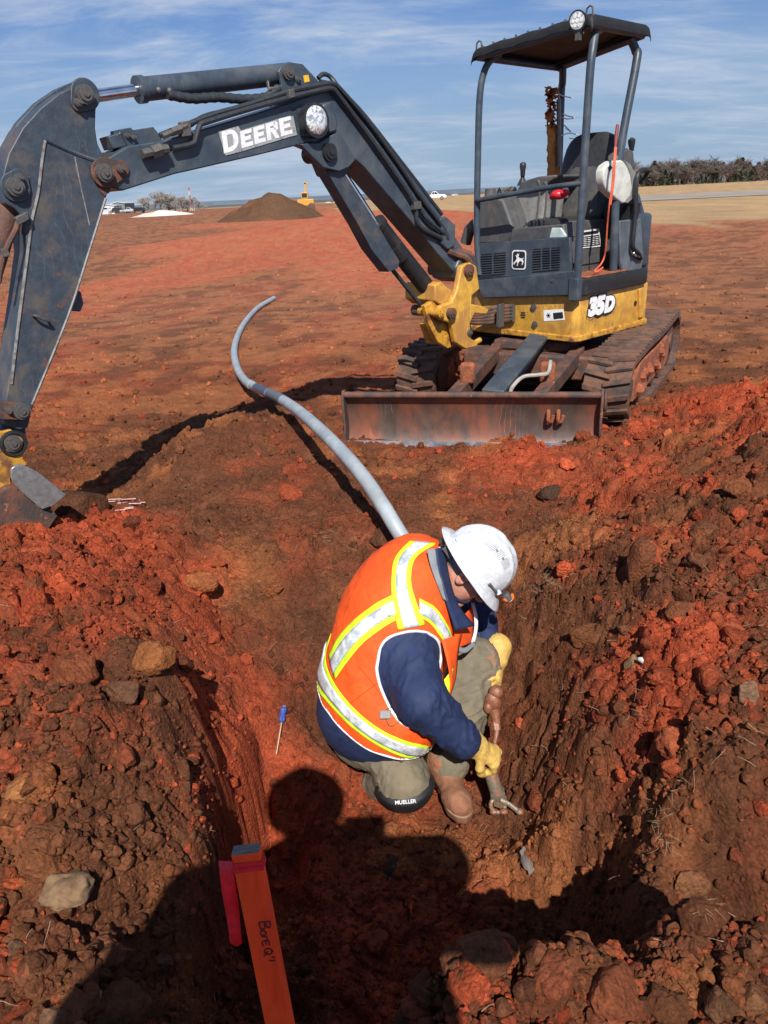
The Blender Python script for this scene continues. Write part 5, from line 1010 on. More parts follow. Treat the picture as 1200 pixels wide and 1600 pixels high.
# ------------------------------------------------------------------ loose clods, roots, stones
def ico(sub):
    bm = bmesh.new(); bmesh.ops.create_icosphere(bm, subdivisions=sub, radius=1); V = np.array([v.co[:] for v in bm.verts]); F = np.array([[v.index for v in f.verts] for f in bm.faces]); bm.free(); return V, F
ICO = {1: ico(1), 2: ico(2), 3: ico(3), 4: ico(4)}
def clod_shape(sub, seed, rough=.34):
    V, F = ICO[sub]; rg = np.random.default_rng(seed); x, y, z = (V * 1.1 + rg.random(3) * 50).T
    d = 1 + rough * fbm(x * 1.2, y * 1.2, seed, 3, z * 1.2) + .18 * fbm(x * 4, y * 4, seed + 7, 3, z * 4); W_ = V * d[:, None]
    for k in range(8):   # chip flat faces
        n = rg.normal(size=3); n /= np.linalg.norm(n); lim = rg.uniform(.42, .85); q = W_ @ n; W_ = W_ - np.maximum(q - lim, 0)[:, None] * n * .85
    if sub >= 2: W_ = W_ * (1 + (.10 if sub > 2 else .13) * fbm(V[:, 0] * 5, V[:, 1] * 5, seed + 3, 4 if sub > 2 else 2, V[:, 2] * 5, .7))[:, None]
    return W_ * rg.uniform(.75, 1.1, 3), F
def scatter(N_, smin, smax, sub, seed, rmin, ymin, ymax, power=2.2, name='loose_clods', sink=.25, rough=.34, mid=False):
    """uncountable soil crumbs: one object, instanced on points by geometry nodes"""
    rg = np.random.default_rng(seed); u = rg.random(N_ * 5); y = 1 / (1 / ymin * (1 - u) + 1 / ymax * u); x = rg.uniform(-1, 1, N_ * 5) * (.75 + .62 * y)
    ro, rd = zones(x, y); k = rg.random(len(x)) < np.clip((ro - rmin) / (1 - rmin), 0, 1) ** .85 * (.4 + 1.5 * np.clip(fbm(x * 2.3, y * 2.3, seed + 40, 3) + .22, 0, 1)); x, y = x[k][:N_], y[k][:N_]; n = len(x)
    if mid: y = ymin * (ymax / ymin) ** rg.random(N_); x = rg.uniform(-.62, .62, N_) * y * 1.1; x, y = x[~(grassy(x, y) > .3)], y[~(grassy(x, y) > .3)]; n = len(x)
    z = height(x, y); s = smin + (smax - smin) * rg.random(n) ** power
    C = np.ones((n, 4)); C[:, :3] = soil(x, y, rg.normal(0, .25, n)) * rg.uniform(.75, 1.3, n)[:, None]
    me = bpy.data.meshes.new(name); me.vertices.add(n); me.vertices.foreach_set('co', np.stack([x, y, z + s * sink], 1).astype(np.float32).ravel())
    for nm, ty, dat, fld in (('rot', 'FLOAT_VECTOR', rg.uniform(0, 6.28, (n, 3)), 'vector'), ('scl', 'FLOAT', s, 'value'), ('pick', 'INT', rg.integers(0, 10, n), 'value'), ('tint', 'FLOAT_COLOR', C, 'color')):
        a = me.attributes.new(nm, ty, 'POINT'); a.data.foreach_set(fld, dat.astype(np.int32 if ty == 'INT' else np.float32).ravel())
    o = bpy.data.objects.new(name, me); COL.objects.link(o)
    pc = bpy.data.collections.new(name + '_shapes')
    for i in range(10):
        V, F = clod_shape(sub, seed * 31 + i, rough); pm = bpy.data.meshes.new('crumb'); pm.from_pydata(V.tolist(), [], F.tolist()); pm.materials.append(M['soil_inst'])
        pm.polygons.foreach_set('use_smooth', np.ones(len(F), bool)); pm.set_sharp_from_angle(angle=rad(28)); pc.objects.link(bpy.data.objects.new('crumb', pm))
    g = bpy.data.node_groups.new(name + '_nodes', 'GeometryNodeTree'); g.interface.new_socket('Geometry', in_out='INPUT', socket_type='NodeSocketGeometry'); g.interface.new_socket('Geometry', in_out='OUTPUT', socket_type='NodeSocketGeometry')
    gi, go, ip, ci = g.nodes.new('NodeGroupInput'), g.nodes.new('NodeGroupOutput'), g.nodes.new('GeometryNodeInstanceOnPoints'), g.nodes.new('GeometryNodeCollectionInfo')
    ci.inputs['Collection'].default_value = pc; ci.inputs['Separate Children'].default_value = True; ci.inputs['Reset Children'].default_value = True; ip.inputs['Pick Instance'].default_value = True
    def na(nm, ty): q = g.nodes.new('GeometryNodeInputNamedAttribute'); q.data_type = ty; q.inputs['Name'].default_value = nm; return q.outputs['Attribute']
    L = g.links.new; L(gi.outputs[0], ip.inputs['Points']); L(ci.outputs[0], ip.inputs['Instance']); L(na('pick', 'INT'), ip.inputs['Instance Index'])
    e2r = g.nodes.new('FunctionNodeEulerToRotation'); L(na('rot', 'FLOAT_VECTOR'), e2r.inputs[0]); L(e2r.outputs[0], ip.inputs['Rotation']); L(na('scl', 'FLOAT'), ip.inputs['Scale']); L(ip.outputs[0], go.inputs[0])
    md = o.modifiers.new('scatter', 'NODES'); md.node_group = g; return tag(o, kind='stuff')
scatter(62000, .0025, .009, 1, 1, .08, .75, 6.0, 1.6, name='soil_crumbs')
scatter(15000, .007, .024, 2, 2, .18, .75, 6.0, 2.6, name='loose_clods')
scatter(650, .022, .055, 4, 3, .42, .95, 5.0, 2.4, name='large_loose_clods', sink=.15, rough=.5)
scatter(9000, .006, .034, 2, 4, 0, 4.2, 26, 3.2, name='field_clods', mid=True)
def ground_px(px, py, lift=0):
    z = 0.0
    for _ in range(12): g = ground_at(px, py, z); z = .5 * z + .5 * float(height(np.array([g[0]]), np.array([g[1]]))[0])
    return np.array([g[0], g[1], z + lift])
def clod(px, py, wpx, hpx, label, seed, col=None, name='dirt_clod', group=None, cat='clod', sub=4, rough=.30, flat=.7, m=None):
    c = ground_px(px, py + hpx * .3); dep = (c[1] * math.cos(PITCH) - (c[2] - CAMZ) * math.sin(PITCH)); k = dep / FPX / 2
    V, F = clod_shape(sub, seed, rough); ext = np.abs(V).max(0); V = V / ext * np.array([wpx * k, (wpx + hpx) * .5 * k, hpx * k * 1.05]); V[:, 2] += hpx * k * .35; V = V + c
    x, y = V[:, 0], V[:, 1]; cc = np.array(col if col is not None else soil(np.array([c[0]]), np.array([c[1]]))[0]); C = cc * (1 + .30 * fbm(x * 22, y * 22, seed, 3, V[:, 2] * 22)[:, None])
    o = linkfast(name, V, F, m or M['soil'], cols=np.clip(C, .01, .8)); return tag(o, label, cat, group)
R1, O1, B1, G1 = (.28, .058, .024), (.30, .105, .035), (.11, .042, .021), (.16, .09, .05)
clod(126, 786, 92, 84, 'big dark brown clod resting against the bucket side cutter', 201, (0.109, 0.043, 0.022))
clod(238, 1018, 78, 52, 'orange blocky clod at the top of the left spoil pile edge', 202, O1)
clod(112, 1042, 92, 66, 'large red clod in the middle of the left spoil pile', 203, (0.203, 0.058, 0.023))
clod(35, 1225, 58, 44, 'small orange clod low on the left spoil pile', 204, (0.328, 0.133, 0.047))
clod(450, 768, 52, 30, 'flat red clod lying on the brown soil below the grey pipe', 205, R1, flat=.4)
clod(600, 835, 46, 34, 'round brown clod beside the lower end of the pipe', 206, B1)
clod(315, 905, 66, 34, 'flattened orange red clod at the far edge of the left pile', 207, (0.281, 0.086, 0.031))
for i, (px, py, w, h, c, lb) in enumerate(((1110,1055,50,48,R1,'bright red clod at the foot of the right spoil heap'),(1052,1150,60,54,(0.265, 0.066, 0.027),'blocky red clod beside a dark hollow on the right bank'),(1045,1200,40,40,R1,'small red clod below the blocky red one'),(985,1035,34,40,(0.265, 0.156, 0.078),'tan upright clod next to the small white chip'),
    (1170,1075,44,40,(0.234, 0.125, 0.070),'pale brown clod near the right picture edge'),(1000,870,46,80,(0.172, 0.058, 0.025),'long brown clod standing in the right spoil heap'),(1100,820,56,40,(0.156, 0.058, 0.026),'wide brown clod in the middle of the right spoil heap'),(860,765,44,30,(0.066, 0.035, 0.022),'dark brown clod right of the dozer blade end'),
    (1075,1370,60,44,(0.187, 0.078, 0.035),'broad brown clod on the near right bank'),(830,1485,44,36,B1,'brown clod on the near rim of the pit'),(1125,1560,56,50,(0.148, 0.066, 0.031),'smooth brown clod in the lower right corner'),(1175,1555,44,46,(0.164, 0.070, 0.031),'brown clod at the very lower right edge'),
    (200,1075,66,50,(0.125, 0.058, 0.031),'grey brown clod above the cut ledge'),(30,1480,44,40,(0.156, 0.078, 0.043),'brown clod at the lower left edge'),(90,1585,56,44,(0.172, 0.086, 0.047),'tan clod at the bottom left'),(250,1500,44,34,(0.156, 0.070, 0.039),'brown clod in the shadow left of the stake'),(1020,720,70,36,R1,'flat red clod behind the track end'),(1060,950,50,40,(0.187, 0.062, 0.027),'reddish clod in the right heap above the hollow'),(920,985,60,34,(0.156, 0.055, 0.023),'long brown clod right of the hard hat'),(840,1240,34,50,(0.234, 0.062, 0.027),'red clod stuck low in the right bank'),(1150,760,48,36,(0.203, 0.066, 0.027),'brown red clod high on the right heap'),(700,1345,40,26,(0.281, 0.101, 0.039),'small orange clod on the pit floor'),(610,1345,36,40,(0.109, 0.062, 0.035),'grey brown clod on the pit floor at the shadow edge'),(725,1395,30,24,(0.296, 0.094, 0.039),'small red clod on the pit floor lit at the shadow edge'))):
    clod(px, py, w, h, lb, 220 + i, c)
ST = mat('pale_sandstone', (.21, .125, .062), .9, col2=(.13, .072, .036), amt=.45, scale=20, bump=.006, bscale=40)
clod(108, 1375, 82, 56, 'pale tan layered stone half buried in the lower left soil', 301, name='stone', cat='stone', m=ST, rough=.5, flat=.5)
clod(1005, 1029, 18, 9, 'small white stone chip right of the tan clod', 302, name='stone', cat='stone', m=M['plastic_white'], sub=2)
# dry roots and grass stems
RT = mat('dry_root', (.34, .25, .15), .9, col2=(.20, .12, .07), amt=.4, scale=30)
def roots(n, seed, pts=None, name='dry_grass_stems', L=(.015, .06), w=.0011):
    rg = random.Random(seed); V = []; F = []
    C_ = pts or []
    for k in range(n):
        if C_: px, py, sp = C_[k % len(C_)]; px += rg.gauss(0, sp); py += rg.gauss(0, sp * .6)
        else: px, py = rg.uniform(0, 1200), 640 + 960 * rg.random()
        g = ground_at(px, py, 0); zz = float(base_h(np.array([g[0]]), np.array([g[1]]))[0]); g = ground_at(px, py, zz); zz = float(base_h(np.array([g[0]]), np.array([g[1]]))[0]) + .02
        p = np.array([g[0], g[1], zz + .015]); d = np.array([rg.gauss(0, 1), rg.gauss(0, 1), rg.gauss(0, .35)]); d /= np.linalg.norm(d); l = rg.uniform(*L)
        q = []
        for i in range(6): q.append(p.copy()); p = p + d * l / 5; d = d + np.array([rg.gauss(0, .16), rg.gauss(0, .16), rg.gauss(0, .10)]); d /= np.linalg.norm(d)
        b = B(); b.tube(q, [w * .8, w * .3], 4, False); o = len(V); V += b.v; F += [tuple(o + i for i in f) for f in b.f]
    return tag(link(name, V, F, RT, smooth=True, angle=0), kind='stuff')
roots(260, 4)
roots(230, 5, [(505,905,12),(515,930,10),(865,825,12),(980,1205,18),(1090,1440,20),(1010,1310,22),(850,1000,9),(905,640,9),(785,715,14),(385,1060,9),(310,1180,10),(745,720,18),(1040,1310,18),(240,1130,12),(560,860,10),(300,770,10),(860,940,6),(830,1060,8),(1035,1360,8)], 'root_tufts', (.015, .045), .0008)
def mid_scatter():
    pass
# pink and white shreds near the bucket
b = B(); rg = random.Random(3)
for k in range(12):
    c = ground_px(165 + rg.uniform(0, 55), 784 + rg.uniform(0, 20) * .8, .018); b.box(c, (rg.uniform(.04, .09), rg.uniform(-.01, .01), 0), (0, .006, .001), (0, 0, .002))
tag(b.obj('tape_shreds', mat('pink_white_tape', (.62, .30, .26), .6, col2=(.6, .5, .5), amt=.5, scale=60), None), 'pink and white shreds of marking tape on the red soil beside the big clod', 'tape', kind='stuff')
# ------------------------------------------------------------------ grey conduit pipe
MP = mat('grey_pvc', (.31, .35, .37), .42, col2=(.27, .28, .28), amt=.35, scale=3, third=(.30, .20, .14), tamt=.68, tscale=9)
pp = [(428,466,0,.07),(402,482,0,.05),(380,508,0,.045),(367,540,0,.045),(369,570,0,.045),(383,595,0,.07),(410,610,0,.17),(436,622,0,.25),(470,645,0,.31),(505,676,0,.32),(540,712,0,.30),(570,748,0,.25),(597,788,0,.18),(620,826,0,.10),(640,858,0,.01),(655,890,0,-.10),(668,925,0,-.20)]
PP = catmull([ground_at(a, b_, z) for a, b_, _, z in pp], 9); b = B(); b.tube(PP, .036, 20); pipe = b.obj('conduit_pipe', MP, None, smooth=True); tag(pipe, 'long grey plastic conduit curving from the field down behind the worker', 'pipe')
i0 = 9 * 6 + 4; b = B(); b.tube(PP[i0:i0 + 8], .0372, 20); b.obj('dark_coupling', mat('dark_grey_pvc', (.10, .115, .13), .5), pipe, smooth=True)
b = B(); b.tube(PP[47:50], .039, 20); b.obj('pipe_collar', MP, pipe, smooth=True)
# ------------------------------------------------------------------ marking stake
MO_ = mat('orange_red_stake_paint', (1.0, .075, .012), .5, col2=(.98, .10, .015), amt=.45, scale=6, bump=.0012, bscale=30, stretch=(3, 3, .4), third=(.50, .03, .01), tamt=.66, tscale=30)
s1, s0 = at(385, 1328, .98), at(438, 1600, 1.05); sd_ = s0 - s1; sd_ /= np.linalg.norm(sd_); s0 = s1 + sd_ * 1.15
rx = at(406, 1322, .98) - at(366, 1326, .98); rx -= sd_ * np.dot(rx, sd_); sw_ = .0375; rx = rx / np.linalg.norm(rx); rn = np.cross(rx, sd_); rn = rn if rn[1] < 0 else -rn
b = B(); b.box((s0 + s1) / 2, sd_ * np.linalg.norm(s0 - s1), rx * sw_, rn * .017); stake = b.obj('survey_stake', MO_, None, bevel=.0012); tag(stake, 'orange red painted wooden stake with handwriting standing at the near pit rim', 'stake')
b = B(); b.box(s1 - sd_ * .0012, rx * (sw_ - .002), rn * .0155, sd_ * .003); b.obj('cut_end', mat('grey_weathered_wood', (.22, .19, .16), .8, col2=(.13, .11, .09), amt=.5, scale=60, stretch=(1, 8, 1), bump=.001), stake)
# flagging tape tied at the top
MR = mat('pink_flagging_tape', (.85, .02, .04), .45, col2=(.7, .015, .03), amt=.4, scale=25, bump=.0015, bscale=50)
def on_stake(u, v, w=.0): return s1 + rx * u + sd_ * v + rn * (.0085 + w)
V = []; F = []; tp = [(-.020, .000, .004, .0), (-.026, .010, .006, .0), (-.0275, .04, .003, 0), (-.026, .08, .002, 0), (-.023, .12, .006, 0), (-.020, .150, .002, 0)]
for i in range(7):
    t = i / 6; cx_ = -.031 + .010 * t + .0015 * math.sin(t * 9); wd = .0095 - .0008 * t
    v = .002 + .150 * t + .002 * math.sin(i)
    for s_ in (-1, -.3, .3, 1): V.append(on_stake(-.027 - .004 * t + s_ * wd, .004, .001 + .003 * math.sin(t * 7 + s_)) + np.array((0, 0, -v - (.005 if s_ in (-.3, .3) and i == 6 else 0))))
for i in range(6):
    for j in range(3): F.append((i * 4 + j, i * 4 + j + 1, i * 4 + j + 5, i * 4 + j + 4))
tape = link('flagging_tape', V, F, MR, None, smooth=True, angle=180); sm = tape.modifiers.new('thick', 'SOLIDIFY'); sm.thickness = .0006; tag(tape, 'red pink flagging tape tied round the stake top with one loose end hanging', 'flagging tape')
for v0, v1, o in ((.012, .020, .0012), (.019, .026, .0018)):
    b = B(); q = [s1 + rx * a_ + rn * c_ for a_, c_ in ((-sw_ / 2 - o, -.0085 - o), (sw_ / 2 + o, -.0085 - o), (sw_ / 2 + o, .0085 + o), (-sw_ / 2 - o, .0085 + o))]
    V = [p + sd_ * v for p in q for v in (v0 + .001 * o, v1)]; link('tape_wrap', V, [(0, 2, 3, 1), (2, 4, 5, 3), (4, 6, 7, 5), (6, 0, 1, 7)], MR, tape)
# handwriting down the stake: Bore Q'' , letters lie with their tops to the right
HW = {'B': [[(0, 0), (0, 1)], [(0, 1), (.5, .95), (.55, .7), (.05, .55), (.6, .42), (.62, .08), (0, 0)]], 'o': [[(.3, .5), (.05, .3), (.1, .02), (.4, 0), (.5, .3), (.3, .5)]],
      'r': [[(0, 0), (.02, .5)], [(.02, .38), (.2, .5), (.35, .42)]], 'E': [[(.45, .55), (.02, .55), (.02, 0), (.5, 0)], [(.02, .28), (.38, .3)]],
      'Q': [[(.35, .75), (.05, .5), (.1, .1), (.45, .02), (.62, .4), (.35, .78), (.3, .6)], [(.3, .3), (.75, -.12)]], "'": [[(0, .55), (.06, .85)]], '1': [[(0, .25), (.08, .8)]]}
INK = mat('marker_ink', (.055, .012, .012), .6); vv = .1065; hsz = .0165
for chx, adv in (('B', .78), ('o', .62), ('r', .45), ('E', .72), ('Q', .92), ("'", .3), ('1', .3)):
    b = B()
    for st in HW[chx]:
        P = catmull([on_stake(.0075 + (y_ - .5) * hsz * .9, vv + x_ * hsz, .0006) for x_, y_ in st], 4); b.tube(P, .00085, 5)
    b.obj('ink_stroke', INK, stake); vv += adv * hsz
# ------------------------------------------------------------------ screwdriver stuck on the slope, muddy pipe work, grey strip
a_, c_ = ground_px(446, 1122, .055), ground_px(433, 1190, .035); d_ = (c_ - a_) / np.linalg.norm(c_ - a_); Ls = np.linalg.norm(c_ - a_)
sdv = empty('screwdriver', a_, 'blue handled screwdriver lying on the red slope left of the worker', 'screwdriver')
b = B(); b.tube([a_, a_ + d_ * .008, a_ + d_ * .03, a_ + d_ * .055, a_ + d_ * .062], [.010, .0135, .0125, .0135, .007], 10); b.obj('handle', mat('blue_clear_handle', (.04, .07, .30), .25, col2=(.35, .38, .45), amt=.35, scale=120), sdv, smooth=True)
b = B(); b.cyl(a_ + d_ * .0, a_ - d_ * .004, .009, .007, 10); b.obj('end_cap', M['plastic_grey'], sdv, smooth=True)
b = B(); b.tube([a_ + d_ * .06, a_ + d_ * (Ls * .95), a_ + d_ * Ls], [.0042, .0042, .003], 8); b.obj('shaft', mat('rusty_shaft', (.35, .22, .15), .5, metal=.5), sdv, smooth=True)
MUDC = mat('wet_muddy_copper', (.26, .10, .05), .40, col2=(.17, .06, .03), amt=.5, scale=30, bump=.003, bscale=90, spec=.7)
MUDS = mat('muddy_galvanised', (.20, .17, .13), .38, metal=.3, col2=(.24, .10, .05), amt=.45, scale=28, bump=.002, bscale=90)
sv = empty('service_line', at(772, 1180, 2.78), 'muddy copper service line with valve and fittings gripped by the worker', 'pipe fitting')
b = B(); P = [at(x, y, d) for x, y, d in ((775,1125,2.83),(776,1142,2.81),(773,1160,2.79),(766,1182,2.76))]; b.tube(catmull(P, 5), [.012, .011, .0095, .0095], 12); b.obj('copper_pipe', MUDC, sv, smooth=True)
b = B(); q = at(770, 1098, 2.84); b.sphere(q, .033, 18, (1.0, .9, 1.5)); b.sphere(at(775,1082,2.83), .026, 12, (1.1, 1, 1.2)); b.sphere(at(763,1106,2.82), .020, 10, (1, 1, 1.3)); b.cyl(at(772,1108,2.83), at(776,1130,2.82), .025, .015, 8); b.obj('valve_body', MUDC, sv, smooth=True, angle=50)
b = B(); b.cyl(at(774, 1128, 2.825), at(776, 1142, 2.81), .018, n=6); b.obj('hex_nut', MUDC, sv)
b = B(); P = [at(763,1190,2.74), at(766,1205,2.73), at(772,1225,2.73), at(778,1243,2.735)]; b.tube(P, [.022, .024, .025, .026], 16); b.obj('lower_fitting', MUDS, sv, smooth=True)
for t, rr_ in (((777,1240,2.733), .030), ((781,1252,2.74), .028)):
    b = B(); c = at(*t); b.cyl(c - (0, 0, .008), c + (0, 0, .010), rr_, n=6); b.obj('hex_nut', MUDS, sv)
b = B(); ring = [at(778,1258,2.73) + .026 * (np.array([1, 0, 0]) * math.cos(t) + np.array([0, .5, .85]) * math.sin(t)) for t in np.linspace(0, 6.28, 16)]; b.tube(ring, .008, 8, False); b.obj('clamp_ring', MUDS, sv, smooth=True)
b = B(); b.tube([at(782,1250,2.72), at(795,1256,2.715), at(808,1266,2.71)], [.012, .009, .010], 10); b.sphere(at(812,1268,2.705), .015, 12, (1, 1, .8)); b.obj('bolt_handle', MUDS, sv, smooth=True)
for q in ((772,1268,2.73),(787,1268,2.72)): b = B(); b.sphere(at(*q), .013, 10, (1.3, 1, .9)); b.obj('fitting_lug', MUDC, sv, smooth=True)
b = B(); c = ground_px(823, 1352, .02); b.box(c, (.018, .012, .01), (-.02, .07, .03), (0, -.002, .004)); b.sphere(c, .02, 8, (1, 2.2, .6)); tag(b.obj('grey_plastic_scrap', mat('muddy_grey_plastic', (.15, .12, .11), .6), None, smooth=True), 'dull grey plastic scrap half in shadow on the pit floor', 'scrap')
# ------------------------------------------------------------------ people: surfaces grown from distance fields
def snet(f, lo, hi, h):
    lo = np.array(lo, float); n = np.ceil((np.array(hi) - lo) / h).astype(int) + 1
    ax = [lo[i] + h * np.arange(n[i]) for i in range(3)]; G = np.meshgrid(*ax, indexing='ij'); D = f(np.stack(G, -1).reshape(-1, 3)).reshape(n)
    S = D < 0; c = np.zeros(n - 1, np.int8)
    for a in (0, 1):
        for b_ in (0, 1):
            for d in (0, 1): c += S[a:n[0] - 1 + a, b_:n[1] - 1 + b_, d:n[2] - 1 + d]
    act = (c > 0) & (c < 8); idx = np.full(n - 1, -1); ijk = np.argwhere(act); idx[act] = np.arange(len(ijk)); P = np.zeros((len(ijk), 3)); cnt = np.zeros(len(ijk))
    cs = [(a, b_, d) for a in (0, 1) for b_ in (0, 1) for d in (0, 1)]
    for p in cs:
        for q in cs:
            if sum(abs(p[i] - q[i]) for i in range(3)) != 1 or p > q: continue
            A = D[tuple((ijk + p).T)]; Bv = D[tuple((ijk + q).T)]; m = (A < 0) != (Bv < 0); t = np.where(m, A / np.where(A == Bv, 1, A - Bv), 0)
            P += (np.array(p) + t[:, None] * (np.array(q) - np.array(p))) * m[:, None]; cnt += m
    V = lo + h * (ijk + P / np.maximum(cnt, 1)[:, None]); F = []
    for k in range(3):
        s = [slice(None)] * 3; s2 = [slice(None)] * 3; s[k] = slice(0, n[k] - 1); s2[k] = slice(1, n[k]); E = S[tuple(s)] != S[tuple(s2)]; e = np.argwhere(E); u, v = [(1, 2), (2, 0), (0, 1)][k]
        ok = (e[:, u] > 0) & (e[:, v] > 0) & (e[:, u] < n[u] - 1) & (e[:, v] < n[v] - 1); e = e[ok]; fl = S[tuple(e.T)]
        def g(du, dv): w = e.copy(); w[:, u] += du; w[:, v] += dv; return idx[tuple(w.T)]
        q = np.stack([g(-1, -1), g(0, -1), g(0, 0), g(-1, 0)], 1); q[~fl] = q[~fl][:, ::-1]; F.append(q)
    return V, np.concatenate(F)
def cap(p, a, b_, ra, rb):
    a, b_ = np.array(a, float), np.array(b_, float); d = b_ - a; t = np.clip((p - a) @ d / (d @ d), 0, 1); return np.linalg.norm(p - a - t[:, None] * d, axis=1) - (ra + (rb - ra) * t)
def ell(p, c, r, A=None):
    q = p - np.array(c); q = q @ np.array(A).T if A is not None else q; r = np.array(r, float); k0 = np.linalg.norm(q / r, axis=1); k1 = np.linalg.norm(q / r ** 2, axis=1); return k0 * (k0 - 1) / (k1 + 1e-9)
def sm(k, *ds):
    r = ds[0]
    for d in ds[1:]: h = np.clip(.5 + .5 * (d - r) / k, 0, 1); r = d * (1 - h) + r * h - k * h * (1 - h)
    return r
def normals(V, F):
    n = np.cross(V[F[:, 2]] - V[F[:, 0]], V[F[:, 3]] - V[F[:, 1]]); N_ = np.zeros_like(V)
    for k in range(4): np.add.at(N_, F[:, k], n)
    return N_ / (np.linalg.norm(N_, axis=1)[:, None] + 1e-12)
def wrinkle(V, F, amp, fr=9, seed=1, an=None):
    n = normals(V, F); x, y, z = V.T * fr
    w = fbm(x, y, seed, 4, z); r = 1 - 2 * np.abs(w); d = (r - .5) * amp + amp * .6 * fbm(x * .5, y * .5, seed + 9, 2, z * .5)
    if an is not None:   # sharp folds running across the given limbs
        for a, c, R_, am in an:
            a, c = np.array(a, float), np.array(c, float); ax = c - a; L_ = np.linalg.norm(ax); ax /= L_; q = V - a; t = q @ ax; rd = q - t[:, None] * ax; dist = np.linalg.norm(rd, axis=1)
            wt = (1 - sstep(dist, R_, R_ * 1.35)) * sstep(t, -.08, .02) * (1 - sstep(t, L_ - .02, L_ + .08)); e = rd / (dist[:, None] + 1e-6)
            f1 = fbm(t * 17 + e[:, 0] * 1.6, e[:, 1] * 1.5 + e[:, 0] * .8, seed + 21, 3, e[:, 2] * 1.5); d = d + wt * am * (np.clip(1 - 3.2 * np.abs(f1), 0, 1) ** 1.5 - .3)
    return V + n * d[:, None]
def sdfmesh(name, f, lo, hi, h, m, parent, wr=None, smooth_it=0, **k):
    V, F = snet(f, lo, hi, h)
    if wr: V = wrinkle(V, F, *wr)
    o = linkfast(name, V, F, m, parent); return o
def A3(px, py, d): return at(px, py, d)
# ---------------- the kneeling worker
wk = empty('person', ground_at(640, 1230, -.62), 'man in white hard hat and orange vest kneeling in the pit gripping a muddy fitting', 'person')
SKIN = mat('ruddy_skin', (.50, .20, .13), .55, col2=(.56, .26, .18), amt=.5, scale=30, bump=.0012, bscale=160, sub=.08)
NAVY = mat('navy_jacket', (.0095, .020, .068), .75, col2=(.014, .028, .085), amt=.45, scale=7, bump=.004, bscale=22, third=(.07, .075, .09), tamt=.74, tscale=45)
KHAKI = mat('dusty_grey_green_trousers', (.150, .128, .086), .9, col2=(.195, .155, .10), amt=.45, scale=8, bump=.005, bscale=26, third=(.34, .16, .08), tamt=.63, tscale=9)
ORNG = mat('safety_orange_cloth', (.80, .090, .005), .75, col2=(.77, .080, .005), amt=.5, scale=10, bump=.004, bscale=18)
LIME = mat('lime_tape', (.62, .85, .02), .7, bump=.0005, bscale=300); SILV = mat('silver_reflective_tape', (.62, .66, .68), .32, metal=.45, col2=(.72, .75, .76), amt=.5, scale=14, bump=.0022, bscale=55, third=(.33, .28, .24), tamt=.66, tscale=35)
PIPW = mat('white_piping', (.78, .78, .78), .7); LEA = mat('yellow_leather_glove', (.62, .40, .10), .62, col2=(.52, .32, .09), amt=.45, scale=24, bump=.0016, bscale=120, third=(.30, .14, .06), tamt=.66, tscale=30)
BOOT = mat('dusty_brown_leather', (.20, .085, .045), .75, col2=(.28, .125, .065), amt=.5, scale=13, third=(.30, .09, .04), tamt=.56, tscale=11, bump=.003, bscale=120)
KPAD = mat('black_knee_pad', (.012, .012, .013), .55, bump=.001, bscale=150)
TS = [(A3(578,1102,2.86), .196), (A3(600,1036,2.83), .215), (A3(622,960,2.82), .205), (A3(648,903,2.83), .155), (A3(616,1126,2.75), .150)]
SR, EL, WR = A3(631,1014,2.70), A3(658,1092,2.555), A3(722,1156,2.62)
SL, EL2, WR2 = A3(690,905,3.02), A3(745,968,3.10), A3(768,1020,3.0)
def torso(p, off=0): return sm(.09, *[ell(p, c, (r, r * 1.02, r)) for c, r in TS]) - off
def sleeveR(p, off=0): return sm(.035, cap(p, SR, EL, .114, .086), cap(p, EL, WR, .086, .066)) - off
def sleeveL(p, off=0): return sm(.04, cap(p, SL, EL2, .095, .070), cap(p, EL2, WR2, .070, .052)) - off
NB = A3(692,905,2.81); UPH = np.array((.80, -.04, .56)); UPH /= np.linalg.norm(UPH); FH = np.array((.56, -.20, -.82)); FH -= UPH * (FH @ UPH); FH /= np.linalg.norm(FH); RH = np.cross(FH, UPH)
BC = A3(742,883,2.74); HC = BC - UPH * .035
AX = np.array([FH, RH, UPH])       # head axes as rows
def jacket_f(p): 
    d = sm(.045, torso(p, -.002), sleeveR(p), sleeveL(p)); d = sm(.05, d, ell(p, A3(580,1112,2.86), (.190, .195, .160)))
    return np.maximum(d, -(cap(p, NB, HC, .062, .062)))
lo = np.array((-.42, 1.9, -.62)); hi = np.array((.72, 3.0, .42))
jk = sdfmesh('jacket', jacket_f, lo, hi, .0068, NAVY, wk, wr=(.0045, 6, 301, [(SR, EL, .14, .006), (EL, WR, .11, .009), (SL, WR2, .12, .008)]))
# cuff seams
for c0, c1, r in ((WR + (EL - WR) * .06, WR + (EL - WR) * .10, .0655),):
    b = B(); b.tube([c0, c1], r, 24, False); 
# standing collar
def collar_f(p):
    ax = HC - NB; ax /= np.linalg.norm(ax); q = p - (NB + ax * .010); hh = q @ ax; rad_ = q - hh[:, None] * ax; fw = rad_ @ FH; sd = rad_ @ np.cross(ax, FH); rr_ = np.sqrt((fw / 1.22) ** 2 + sd ** 2)
    R_ = .082 + .14 * hh; d = np.abs(rr_ - R_) - .0065; return np.maximum(d, np.abs(hh - .005) - .038 - .012 * np.clip(fw / .1, -1, 1))
sdfmesh('jacket_collar', collar_f, NB - .2, NB + .24, .005, NAVY, wk, wr=(.003, 14, 305)); COLLAR = True
